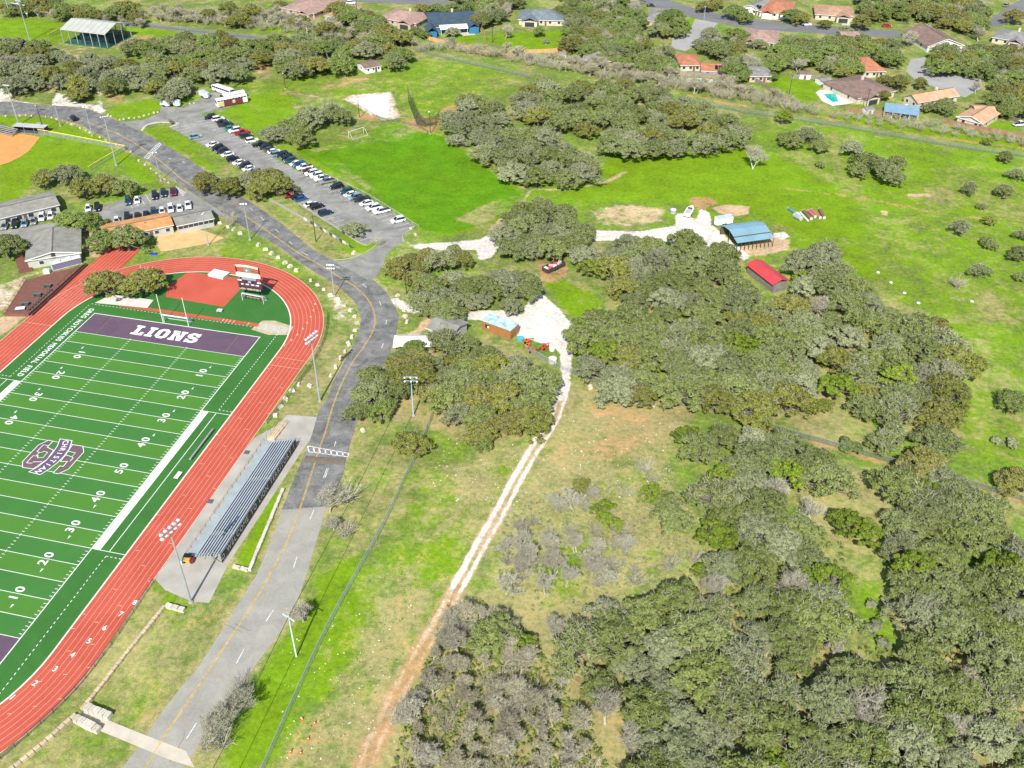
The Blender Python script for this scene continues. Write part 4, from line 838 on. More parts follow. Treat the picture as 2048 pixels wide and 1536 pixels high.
# --- school buildings
t, L_, D_ = building('school_hall', 'grey gable roofed hall with a patterned counter beside the track', (53.4, 520), (159, 504), (57, 472), 3.0, 1.5, 'gablex', GRW, RGR, 'hall', .5, 2, True, 2)
MB().box((L_/2, -.1, 3.2), (1.0, .3, 1.6)).put('gable_vent', DARKM, t)
ct_ = thing('concession_counter', 'white counter kiosk with a purple patterned front against the hall', 'kiosk', (*g2(106, 542), 0), math.atan2(*(np.array(g2(164, 527))-np.array(g2(106, 542)))[::-1]))
kl = float(np.hypot(*(np.array(g2(164, 527))-np.array(g2(106, 542)))))
def lattice_mat():
    m = bpy.data.materials.new('purple_pattern'); m.use_nodes = True; nt = m.node_tree; tc = nd(nt, 'ShaderNodeTexCoord'); br = nd(nt, 'ShaderNodeTexChecker'); br.inputs['Scale'].default_value = 2.4
    br.inputs['Color1'].default_value = (.14, .10, .22, 1); br.inputs['Color2'].default_value = (.22, .19, .30, 1); nt.links.new(tc.outputs['Object'], br.inputs[0]); nt.links.new(br.outputs[0], nt.nodes['Principled BSDF'].inputs['Base Color']); return m
MB().box((kl/2, .9, 1.0), (kl, 1.7, 2.0)).put('kiosk_body', WHW, ct_); MB().box((kl/2, -.0, 1.0), (kl*.97, .08, 1.5)).put('patterned_front', lattice_mat(), ct_); MB().box((kl/2, .8, 2.08), (kl+.3, 2.2, .12)).put('canopy', mat('pale_metal', (.5, .53, .5), .5, .1), ct_)
for k in range(2): MB().box((kl*.25+k*3, .8, 2.35), (1.2, .8, .4)).put('roof_unit', WHITE, ct_)
dk = mat('deck_brown', (.17, .075, .055), .85, .15, 1.); DKR = mat('deck_rail', (.05, .035, .035), .7)
deckp = [(8, 628), (51, 560), (78, 553), (108, 545), (156, 533), (168, 528), (57, 628)]
deck = thing('viewing_deck', 'raised brown viewing deck between the hall and the track', 'deck'); MB().prism(GP(deckp, .8), .0, .8).put('deck_floor', dk, deck)
rl_ = smooth(GP([(57, 628), (95, 596), (130, 562), (168, 528)], .8), 3)
for i in range(len(rl_)-1): MB().beam((*rl_[i], 1.8), (*rl_[i+1], 1.8), .06).put('rail', DKR, deck)
for i in range(len(rl_)): MB().box((*rl_[i], 1.3), (.06, .06, 1.1)).put('rail_post', DKR, deck)
rl_ = smooth(GP([(8, 628), (30, 595), (51, 560)], .8), 4)
for i in range(len(rl_)): MB().box((*rl_[i], 1.3), (.06, .06, 1.1)).put('rail_post', DKR, deck)
for i in range(len(rl_)-1): MB().beam((*rl_[i], 1.8), (*rl_[i+1], 1.8), .05).put('rail', DKR, deck)
stp = GP([(60, 628), (172, 528), (176, 531), (66, 632)], 0)
b_ = MB().prism(stp, 0, .4).put('lower_step', mat('deck_dark', (.07, .03, .03), .85, .2, 1.), deck)
for i, (u, v_) in enumerate([(52, 610), (76, 592), (96, 574)]):
    t = thing('picnic_table', f'dark green picnic table on the brown deck, {ORD[i]} from the near end', 'picnic table', (*g2(u, v_, .8), .8), R(15), 'picnic tables on the deck')
    MB().box((0, 0, .75), (2.0, .8, .06)).put('table_top', mat('table_green', (.10, .14, .13), .6), t)
    for s_ in (-.75, .75): MB().box((0, s_, .45), (2.0, .28, .05)).put('bench_seat', MATS['table_green'], t)
    for s_ in (-.8, .8): MB().box((s_, 0, .37), (.08, 1.3, .7)).put('leg', DARKM, t)
for i in range(9):
    u, v_ = 58+i*5.4, 621-i*4.9; t = thing('patio_chair', f'dark patio chair {ORD[i]} from the near end along the deck rail', 'chair', (*g2(u, v_, .8), .8), R(45), 'chairs along the deck rail')
    MB().box((0, 0, .42), (.6, .6, .07)).put('seat', MATS['table_green'], t); MB().box((-.28, 0, .75), (.06, .6, .6)).put('backrest', MATS['table_green'], t)
    for a_ in (-.25, .25):
        for c_ in (-.25, .25): MB().box((a_, c_, .2), (.05, .05, .4)).put('leg', DARKM, t)
t = thing('display_cart', 'maroon stand with a pale sloping top at the end of the deck', 'stand', (*g2(43, 624), 0), R(25)); MB().box((0, 0, .6), (2.6, 1.4, 1.2)).put('cabinet', mat('stand_maroon', (.13, .04, .05), .6), t); MB().box((0, 0, 1.28), (2.5, 1.4, .12)).put('top', mat('stand_top', (.55, .58, .68), .5), t)
t = thing('ice_freezer', 'white freezer chest standing beside the counter kiosk', 'freezer', (*g2(95, 546), 0), R(15)); MB().box((0, 0, .6), (1.8, 1.2, 1.2)).put('cabinet', WHITE, t); MB().box((0, 0, 1.24), (1.7, 1.1, .08)).put('lid', mat('lid_grey', (.5, .5, .5), .5), t)
sd2 = thing('back_deck', 'brown wooden steps and landing beside the hall', 'deck'); MB().prism(GP([(30, 520), (45, 505), (64, 535), (38, 540)], .5), 0, .5).put('deck_floor', dk, sd2); MB().prism(GP([(36, 541), (64, 536), (66, 541), (38, 546)], .25), 0, .25).put('step', dk, sd2)
building('classroom_building', 'long classroom with a bright orange shingle roof', (211, 476), (344.6, 449.4), (199.5, 450.8), 2.9, .9, 'gable', GRW, RCL, 'classroom', .4, 6, True, 1)
t, L_, D_ = building('classroom_building', 'grey roofed classroom with a dark window band behind the sand court', (354.8, 450.8), (425.9, 436.2), (340, 428.8), 2.9, .9, 'gable', GRW, RGR, 'classroom', .4, 7, False, 1, wz=1.9, ws=(1.45, .9))
building('classroom_building', 'long grey roofed classroom behind the left-hand parked cars', (-70, 452), (116, 409), (-78, 424), 2.9, 1.0, 'gable', GRW, RGR, 'classroom', .5, 8, True, 1, ws=(1.5, 1.2))
bnn = MB().box((0, 0, 0), (4.6, .06, 1.1)).put('wall_banner', mat('banner_pale', (.66, .66, .64), .7, .1, 2.)); bnn.location = (*g2(315, 463, 1.6), 1.6); bnn.rotation_euler = (0, 0, frame3((211, 476), (344.6, 449.4), (199.5, 450.8), 2.9)[1]); tag(bnn, 'white banner hung on the orange roofed classroom wall', 'banner')
# --- open batting pavilion
RPV = mat('pavilion_metal', (.42, .43, .38), .6, .08, .35, .1)
e_ = 6.2; a, ang, L_, D_ = frame3((121, 58.5), (209, 69), (135, 34.5), e_); D_ = 18.
t = thing('batting_pavilion', 'open sided pavilion with a pale metal gable roof and netting', 'pavilion', (*a, 0), ang)
rb = roof_mesh(L_, D_, e_, 2.6, 'gable', .3, .12).put('roof', RPV, t)
for i in range(1, 8): MB().beam((i*L_/8, -.3, e_+.06), (i*L_/8, D_/2, e_+2.66), .08).put('roof_seam', STEEL, rb)
for i in range(7):
    for y in (0, D_):
        MB().box((i*L_/6, y, e_/2), (.28, .28, e_)).put('post', STEEL, t)
for y in (D_*.33, D_*.66): MB().box((L_, y, e_/2), (.2, .2, e_)).put('post', STEEL, t)
for i in range(7): MB().beam((i*L_/6, 0, e_-.1), (i*L_/6, D_/2, e_+2.4), .16).put('rafter', DARKM, t); MB().beam((i*L_/6, D_, e_-.1), (i*L_/6, D_/2, e_+2.4), .16).put('rafter', DARKM, t)
CN = mesh_fabric('cage_net', (.02, .05, .07), .42)
MB().add([(L_*.35, 2, .1), (L_-.5, 2, .1), (L_-.5, 2, 5), (L_*.35, 2, 5), (L_*.35, D_-2, .1), (L_-.5, D_-2, .1), (L_-.5, D_-2, 5), (L_*.35, D_-2, 5)], [(0, 1, 2, 3), (4, 5, 6, 7), (1, 5, 6, 2), (0, 4, 7, 3)]).put('net', CN, t)
MB().poly([(0, -.5), (L_+.5, -.5), (L_+.5, D_+.5), (0, D_+.5)], .05).put('turf_floor', mat('cage_turf', (.02, .10, .07), .9, .15, 1.), t)
# --- baseball scoreboard
t = thing('baseball_scoreboard', 'dark scoreboard with a white sign below at the baseball fence', 'scoreboard', (*g2(43, 33), 0), R(-14))
for s_ in (-4.2, 0, 4.2): MB().box((s_, .2, 2.2), (.3, .3, 4.4)).put('post', STEEL, t)
MB().box((0, 0, 2.6), (10.2, .25, 1.5)).put('white_sign', WHITE, t); MB().box((0, 0, 4.6), (9.6, .25, 2.2)).put('board', mat('board_navy', (.03, .04, .07), .6), t); MB().box((0, -.05, 6.0), (9.6, .25, .35)).put('top_sign', mat('board_pale', (.5, .56, .56), .5), t); MB().cyl((-.4, 0, 6.2), .7, .25, 10).put('ball_emblem', WHITE, t)
# --- softball dugouts and stand
t = thing('softball_dugout', 'low grey roofed dugout with a maroon end wall beside the infield', 'dugout', (*g2(32, 263), 0), math.atan2(*(np.array(g2(75, 266))-np.array(g2(32, 263)))[::-1]))
MB().box((6., 2., 1.1), (12.4, .2, 2.2)).put('back_wall', mat('dugout_navy', (.06, .06, .10), .7), t); MB().box((12.1, 1., 1.1), (.2, 2.6, 2.2)).put('end_wall', mat('dugout_maroon', (.14, .03, .06), .7), t); MB().box((0, 1., 1.1), (.2, 2.6, 2.2)).put('end_wall', MATS['dugout_navy'], t)
MB().box((6., .9, 2.4), (12.9, 3.4, .14)).put('roof', mat('dugout_roof', (.42, .44, .40), .6, .1), t); MB().box((6, -.4, .5), (12., .08, 1.)).put('front_rail', MATS['dugout_navy'], t)
for k in range(4): MB().box((k*4, -.5, 1.2), (.1, .1, 2.3)).put('post', STEEL, t)
t = thing('softball_stand', 'small aluminium stand with maroon risers beside the dugout', 'bleachers', (*g2(-18, 263), 0), R(-12))
for k in range(5): MB().box((5, k*.7, .45+k*.36), (13, .3, .06)).put('seat_plank', ALU, t); MB().box((5, k*.7+.35, .3+k*.36), (13, .06, .36)).put('riser', mat('riser_maroon', (.16, .04, .06), .7), t)
for x in (-1, 3, 7, 11): MB().beam((x, -.2, .1), (x, 3.1, 1.8), .1).put('raker', STEEL, t)
t = thing('storage_cabinet', 'small white cabinet standing behind the dugout', 'cabinet', (*g2(80, 255), 0), 0); MB().box((0, 0, .8), (1.6, 1.2, 1.6)).put('cabinet_body', WHITE, t); MB().box((0, 0, 1.65), (1.7, 1.3, .1)).put('lid', STEEL, t)
# --- small sheds of the grounds
building('garden_shed', 'white board shed with a brown roof under the long grove', (731, 137), (762, 131), (722, 124), 2.4, 1.0, 'gable', WHW, RBR, 'shed', .3, 3, True, 1, ws=(.7, .9))
building('maintenance_shop', 'grey gable roofed maintenance shop beside the road bend', (856, 655), (900, 672), (885, 637), 2.9, 1.1, 'gable', GRW, RGR, 'shop', .5, 2, True, 1, fdepth=7.5)
# --- shipping container with teal patched roof
a, ang, L_, D_ = frame3((963, 641), (1021, 662), (981, 627), 2.9)
t = thing('storage_container', 'tan steel storage container with a patchy teal roof', 'container', (*a, 0), ang); TANC = mat('container_tan', (.33, .155, .06), .6, .1, .5)
MB().box((L_/2, D_/2, 1.45), (L_, D_, 2.85)).put('container_body', TANC, t)
for i in range(int(L_/.45)): MB().box((.25+i*.45, -.03, 1.45), (.16, .06, 2.6)).put('rib', TANC, t)
MB().box((L_/2, D_/2, 2.92), (L_+.06, D_+.06, .08)).put('roof', mat('roof_teal_patch', (.20, .40, .42), .5, .1, .8, col2=(.60, .68, .66)), t)
w_ = MB().box((0, 0, 0), (1.3, .06, 1.)).put('window', GLASS, t, (1.8, -.06, 1.7)); MB().box((.4, -.04, -.1), (.5, .08, .6)).put('air_unit', WHITE, w_)
# --- white tent
a = np.array(g2(828, 696)); t = thing('canopy_tent', 'white peaked canopy tent beside the road bend', 'tent', (*a, 0), R(15))
TT = 3.6; MB().add([(-5.2, -TT/1.3, 2.2), (5.2, -TT/1.3, 2.2), (5.2, TT/1.3, 2.2), (-5.2, TT/1.3, 2.2), (-2.6, 0, 3.6), (2.6, 0, 3.6)], [(0, 1, 5, 4), (1, 2, 5), (2, 3, 4, 5), (3, 0, 4)]).put('canopy', mat('tent_white', (.78, .80, .82), .6, .04), t)
for x in (-5, 0, 5):
    for y in (-2.6, 2.6): MB().box((x, y, 1.1), (.08, .08, 2.2)).put('pole', STEEL, t)
# --- blue metal carport
BLM = mat('blue_metal_roof', (.24, .42, .50), .38, .10, .25, .25)
fl_, fr_, blk_, brk_ = g2(1476, 486, 3.), g2(1548, 476, 3.), g2(1446, 451, 3.), g2(1515, 441, 3.)
a, ang, L_, D_ = frame3((1476, 486), (1548, 476), (1446, 451), 3.)
t = thing('metal_carport', 'open barn with a pale blue stepped metal roof in the white yard', 'barn', (*a, 0), ang)
prof = [(0, 3.0), (D_*.22, 3.5), (D_*.24, 3.75), (D_*.52, 4.4), (D_*.78, 4.0), (D_, 3.1)]
rfp = None
for i in range(5):
    y0, z0 = prof[i]; y1, z1 = prof[i+1]
    if i == 1: MB().box((L_/2, (y0+y1)/2, (z0+z1)/2), (L_+.3, .1, .3)).put('roof_step', mat('step_brown', (.12, .08, .06), .7), t); continue
    n_ = 9
    for k in range(n_):
        xa, xb = -.2+(L_+.4)*k/n_, -.2+(L_+.4)*(k+1)/n_-.03
        MB().add([(xa, y0, z0), (xb, y0, z0), (xb, y1, z1), (xa, y1, z1), (xa, y0, z0-.08), (xb, y0, z0-.08), (xb, y1, z1-.08), (xa, y1, z1-.08)], [(0, 1, 2, 3), (7, 6, 5, 4), (0, 4, 5, 1), (1, 5, 6, 2), (2, 6, 7, 3), (3, 7, 4, 0)]).put('roof_panel', BLM, t)
for k in range(10):
    for y, h in ((.1, 2.95), (D_*.5, 4.3), (D_-.1, 3.05)): MB().box((k*L_/9, y, h/2-.05), (.14, .14, h-.1)).put('post', WOODP, t)
MB().box((L_/2, D_-.3, 1.4), (L_, .08, 2.6)).put('back_wall', mat('barn_dark', (.10, .08, .06), .9), t)
# --- red roofed shed
RDR = mat('red_metal_roof', (.52, .06, .065), .5, .10, .3, .1)
a, ang, L_, D_ = frame3((1494, 528), (1548, 570), (1521, 519), 2.9)
t = thing('red_roof_shed', 'long shed with a red metal roof at the edge of the wood', 'shed', (*a, 0), ang)
MB().box((L_/2, D_/2, 1.35), (L_-.4, D_-.4, 2.7)).put('wall', mat('shed_grey', (.2, .19, .17), .9), t)
for k in range(12):
    xa, xb = L_*k/12, L_*(k+1)/12-.03
    for y0, z0, y1, z1 in ((-.4, 2.9, D_/2, 4.), (D_/2, 4., D_+.4, 2.9)):
        MB().add([(xa, y0, z0), (xb, y0, z0), (xb, y1, z1), (xa, y1, z1), (xa, y0, z0-.07), (xb, y0, z0-.07), (xb, y1, z1-.07), (xa, y1, z1-.07)], [(0, 1, 2, 3), (7, 6, 5, 4), (0, 4, 5, 1), (2, 6, 7, 3), (1, 5, 6, 2), (3, 7, 4, 0)]).put('roof_panel', RDR, t)
# --- houses along the far streets: eave pixels front-left, front-right, back-left
HZ = [('low house with a pinkish brown hip roof and white patio posts at the top', (562, 15), (628, 27), (590, -14), 'hip', PKB, RPK, 2.2, 5), ('small house with a light tan roof beside the pinkish roofed house', (650, 31), (692, 35), (664, 8), 'hip', CRE, RTN, 1.8, 3),
  ('grey-brown roofed house left of the blue house', (757, 35), (832, 47), (772, 14), 'hip', PKB, RPK, 2.6, 4), ('blue-grey hip roofed house with a white porch among oaks', (1038, 38), (1127, 41), (1050, 20), 'hip', CRE, RSB, 2.8, 5),
  ('house with a greyish tan roof beside the cul-de-sac street', (1290, 40), (1332, 44), (1297, 14), 'hip', PKB, RGY, 2.2, 3), ('low house with a grey-green roof and blue eave behind the brush', (1166, 118), (1222, 122), (1172, 99), 'hip', BRW, RGY, 1.8, 4),
  ('house with an orange roof and white end wall above the small pool', (1404, 141), (1450, 143), (1411, 126), 'gable', WHW, ROR, 1.5, 2), ('orange hip roofed wing behind the white end wall', (1362, 130), (1402, 130), (1374, 108), 'hip', CRE, ROR, 2.2, 3),
  ('brown roofed house with cream gables above the turquoise pool cover', (1487, 80), (1552, 86), (1490, 56), 'hip', CRE, RPK, 2.6, 4), ('orange roofed house with a white double garage at the street', (1520, 22), (1580, 28), (1532, -2), 'hip', WHW, ROR, 2.4, 3),
  ('house with an orange-brown hip roof and dark garage doors', (1632, 28), (1708, 33), (1640, 9), 'hip', CRE, RTN, 2.2, 4), ('pale house with solar panels on a grey roof', (1488, 14), (1516, 20), (1502, -10), 'gablex', WHW, RGY, 1.8, 2),
  ('large brown roofed house beside the white pool terrace', (1716, 196), (1790, 181), (1663, 161), 'hip', CRE, RBR, 2.6, 4), ('orange pyramid roofed house between dark oaks', (1729, 143), (1770, 142), (1741, 113), 'hip', CRE, ROR, 3.0, 3),
  ('tan-orange roofed house above the blue porch', (1836, 205), (1916, 191), (1846, 186), 'gable', CRE, RLT, 2.0, 4), ('light orange gabled house wing at the board fence', (1916, 233), (1966, 247), (1942, 212), 'gablex', CRE, RLT, 1.6, 2),
  ('light orange roofed wing beside the green lawn', (1956, 228), (1993, 229), (1951, 210), 'gable', CRE, RLT, 1.4, 2), ('house with a wide dull grey roof at the right edge', (1986, 74), (2056, 86), (1984, 54), 'hip', CRE, RGY, 2.4, 4),
  ('white gabled house with a dark red roof behind the oak row', (1856, 93), (1926, 90), (1852, 60), 'gablex', WHW, RBR, 3.2, 3), ('white house behind the lawn at the top corner', (1925, 12), (1972, 14), (1930, -6), 'gable', WHW, RGY, 1.8, 3),
  ('small pinkish roofed house in front of the grey street', (1686, 74), (1720, 74), (1690, 63), 'gable', CRE, RPK, 1.2, 2), ('low grey roofed house hidden by oaks below the brown roof', (1500, 152), (1545, 152), (1505, 132), 'hip', PKB, RGY, 1.6, 3)]
for k, (lab, p0, p1, p2, kd, wm, rm, rise, nw) in enumerate(HZ):
    building('house', lab, p0, p1, p2, 2.7, rise, kd, wm, rm, 'house', .55, nw, True, 2, (.6, .55) if k in (2, 12, 14, 17, 1) else None, group='houses along the far streets')
# projecting front wings of the larger houses
HO = {lab: o for o in bpy.data.objects for lab in [o.get('label', '')] if o.name.startswith('house')}
for k, fx in ((0, .62), (3, .08), (8, .05), (9, .1), (10, .55), (12, .1), (17, .5), (5, .55), (2, .6)):
    lab, p0, p1, p2, kd, wm, rm, rise, nw = HZ[k]; t = HO[lab]; a, ang, L_, D_ = frame3(p0, p1, p2, 2.7); wl = L_*.34
    MB().box((fx*L_+wl/2, -1.6, 1.3), (wl, 3.4, 2.6)).put('wing_wall', wm, t); roof_mesh(wl, 3.4+D_*.4, 2.72, rise*.62, 'gablex', .4).put('wing_roof', rm, t, (fx*L_, -3.3, 0))
    MB().box((fx*L_+wl/2, -3.33, 1.15), (min(wl*.7, 4.6), .08, 2.1)).put('garage_door' if k in (9, 10) else 'patio_door', WHITE if k == 9 else GLASS, t)
# blue house
t, L_, D_ = building('house', 'bright blue house with a slate roof and white porch roofs', (862, 55), (955, 50), (872, 24), 2.9, 3.0, 'gable', BLW, RBL, 'house', .6, 5, True, 2, (.55, .6), group='houses along the far streets')
MB().add([(L_*.18, -3.2, 2.6), (L_*.78, -3.2, 2.6), (L_*.78, 1.5, 3.4), (L_*.18, 1.5, 3.4), (L_*.18, -3.2, 2.45), (L_*.78, -3.2, 2.45)], [(0, 1, 2, 3), (4, 5, 1, 0)]).put('porch_roof', WHITE, t)
for s_ in (.2, .4, .6, .76): MB().box((L_*s_, -3., 1.25), (.14, .14, 2.5)).put('porch_post', WHITE, t)
wn_ = MB().box((L_*-.02, -3., 1.5), (L_*.2, 9., 3.0)).put('wing_wall', BLW, t); roof_mesh(L_*.2, 9., 3.0, 2.2, 'gablex', .5).put('wing_roof', RBL, t, (-L_*.12, -7.5, 0))
wn_ = MB().box((L_*.9, -1.2, 1.5), (L_*.2, 5., 3.0)).put('wing_wall', BLW, t); roof_mesh(L_*.2, 5., 3.0, 1.8, 'gablex', .4).put('wing_roof', RBL, t, (L_*.8, -3.7, 0))
# solar panels and garages as parts of nearby houses
for ho in [o for o in bpy.data.objects if o.get('label', '').startswith('house with an orange roof and white end') or o.get('label', '').startswith('pale house with solar')]:
    ang_ = math.atan2(1.5, 4.)
    for k in range(2):
        o = MB().box((0, 0, 0), (1.3, 2.6, .08)).put('solar_panel', mat('solar_black', (.01, .015, .03), .2, .1), ho, (6.2+k*1.6, 2.0, 3.7)); o.rotation_euler = (ang_, 0, 0)
# blue porch canopy, garden sheds, pools
a, ang, L_, D_ = frame3((1768, 222), (1838, 231), (1772, 207), 2.6)
t = thing('patio_canopy', 'long blue-grey metal patio canopy on posts behind the board fence', 'canopy', (*a, 0), ang)
MB().add([(0, 0, 2.5), (L_, 0, 2.5), (L_, D_, 3.0), (0, D_, 3.0), (0, 0, 2.38), (L_, 0, 2.38), (L_, D_, 2.88), (0, D_, 2.88)], [(0, 1, 2, 3), (7, 6, 5, 4), (0, 4, 5, 1), (1, 5, 6, 2), (2, 6, 7, 3), (3, 7, 4, 0)]).put('roof', mat('canopy_blue', (.20, .32, .42), .5, .12), t)
for k in range(5):
    for y in (.2, D_-.2): MB().box((.2+k*(L_-.4)/4, y, 1.2), (.14, .14, 2.4)).put('post', WHITE, t)
for lab, p0, p1, p2, rm in [('tiny white garden shed at the tan board fence', (1120, 110), (1132, 110), (1121, 103), RGY), ('tiny cream shed with a brown roof between the oaks', (1600, 149), (1622, 150), (1602, 141), RBR), ('white garden shed beside the leaning pole', (1735, 221), (1748, 219), (1733, 213), RGY), ('flat roofed white shed above the brown house', (1645, 163), (1665, 160), (1642, 154), RGY)]:
    building('garden_shed', lab, p0, p1, p2, 2., .6, 'gable', WHW, rm, 'shed', .2, 1, True, 0, ws=(.5, .5), group='garden sheds of the far houses')
WATER = mat('pool_water', (.01, .40, .36), .08, .15, .6, spec=.6); WAT2 = mat('pool_water_blue', (.03, .33, .42), .08, .15, .6, spec=.6); WAT3 = mat('pool_water_dim', (.03, .16, .17), .1, .2, .6, spec=.6)
PTW = mat('terrace_white', (.66, .60, .52), .9, .15, .6)
for lab, tp, pp, wm in [('turquoise pool with a wide white terrace behind the brown roofed house', [(1631, 185), (1640, 180), (1675, 178), (1690, 190), (1710, 195), (1714, 205), (1690, 209), (1665, 212), (1645, 203)], [(1646, 188), (1672, 187), (1677, 203), (1665, 205), (1655, 198)], WATER),
                        ('narrow dark pool with a pale rim above the brush', [(1366, 160), (1385, 156), (1425, 159), (1428, 163), (1410, 169), (1375, 165)], [(1374, 160), (1388, 158), (1420, 160), (1412, 166), (1382, 164)], WAT3),
                        ('turquoise pool beside the pinkish roofed house', [(533, 34), (555, 31), (580, 36), (572, 43), (540, 43)], [(538, 36), (556, 33), (572, 38), (565, 41), (542, 41)], WATER),
                        ('small turquoise pool behind the blue porch', [(1805, 210), (1830, 206), (1836, 212), (1812, 217)], [(1808, 211), (1826, 208), (1830, 212), (1813, 215)], WATER),
                        ('round blue pool under the oaks behind the brown roof', [(1536, 90), (1548, 86), (1566, 90), (1560, 96), (1542, 96)], [(1540, 91), (1550, 88), (1562, 91), (1556, 95), (1544, 95)], WAT2)]:
    t = thing('swimming_pool', lab, 'pool', (0, 0, 0), group='pools behind the houses'); MB().poly(GP(tp), .06).put('terrace', PTW, t); MB().poly(GP(pp), .09).put('water', wm, t)
    e_ = GP(pp); MB().ribbon(e_+[e_[0]], .35, .1).put('coping', WHITE, t)
for lab, q in [('pale concrete drive of the house with the double garage', [(1530, 38), (1552, 32), (1575, 36), (1560, 42)]), ('pale concrete drive of the orange-brown roofed house', [(1682, 40), (1700, 38), (1700, 52), (1684, 51)]), ('concrete patio behind the blue house', [(915, 66), (948, 62), (950, 70), (925, 72)]), ('pale drive of the far street beside the blue house', [(862, 30), (872, 8), (880, 8), (872, 32)])]:
    tag(MB().poly(GP(q), .045).put('driveway', WK), lab, 'driveway', kind='structure')
# ================================================================ VEHICLES
TYRE = mat('tyre_black', (.015, .015, .016), .8, .2); RIMM = mat('wheel_rim', (.4, .4, .42), .35, .1, 1, .7); LAMPW = mat('headlamp', (.75, .76, .78), .2, .05); LAMPR = mat('tail_lamp', (.4, .02, .02), .3, .1)
CG = mat('car_glass', (.012, .016, .022), .08, .2, .5, spec=.7)
def paint(n, c, metal=.15): return mat('paint_'+n, c, .28, .04, .5, metal, spec=.6)
PNT = dict(white=paint('white', (.74, .75, .76), 0), black=paint('black', (.012, .014, .018)), dark=paint('dark', (.03, .035, .045)), navy=paint('navy', (.015, .035, .075)), silver=paint('silver', (.36, .38, .40), .5), grey=paint('grey', (.12, .13, .14), .3), teal=paint('teal', (.02, .09, .11)),
           green=paint('green', (.04, .28, .20)), red=paint('red', (.50, .012, .025)), maroon=paint('maroon', (.11, .012, .03)), lightblue=paint('light_blue', (.24, .38, .46), .3), blue=paint('blue', (.02, .09, .25)), tan=paint('tan', (.35, .30, .22)))
WHEEL = MB().tube([(0, -.11, 0), (0, .11, 0)], .34, 12).mesh('wheel', TYRE); RIM = MB().tube([(0, -.118, 0), (0, .118, 0)], .2, 8).mesh('rim', RIMM)
def loft(secs, mt, name):
    "sections along x: (x, half width low, half width high, z low, z high)"
    b = MB(); vs = []
    for x, wl, wh, z0, z1 in secs: vs += [(x, -wl, z0), (x, -wl, z0+(z1-z0)*.55), (x, -wh, z1), (x, wh, z1), (x, wl, z0+(z1-z0)*.55), (x, wl, z0)]
    fs = []
    for i in range(len(secs)-1):
        for j in range(6): k = (j+1) % 6; fs.append((6*i+j, 6*i+k, 6*i+6+k, 6*i+6+j))
    fs += [(5, 4, 3, 2, 1, 0), tuple(6*(len(secs)-1)+j for j in range(6))]
    b.add(vs, [f[::-1] if False else f for f in fs]); me = b.mesh(name, mt); return me
CARM = {}
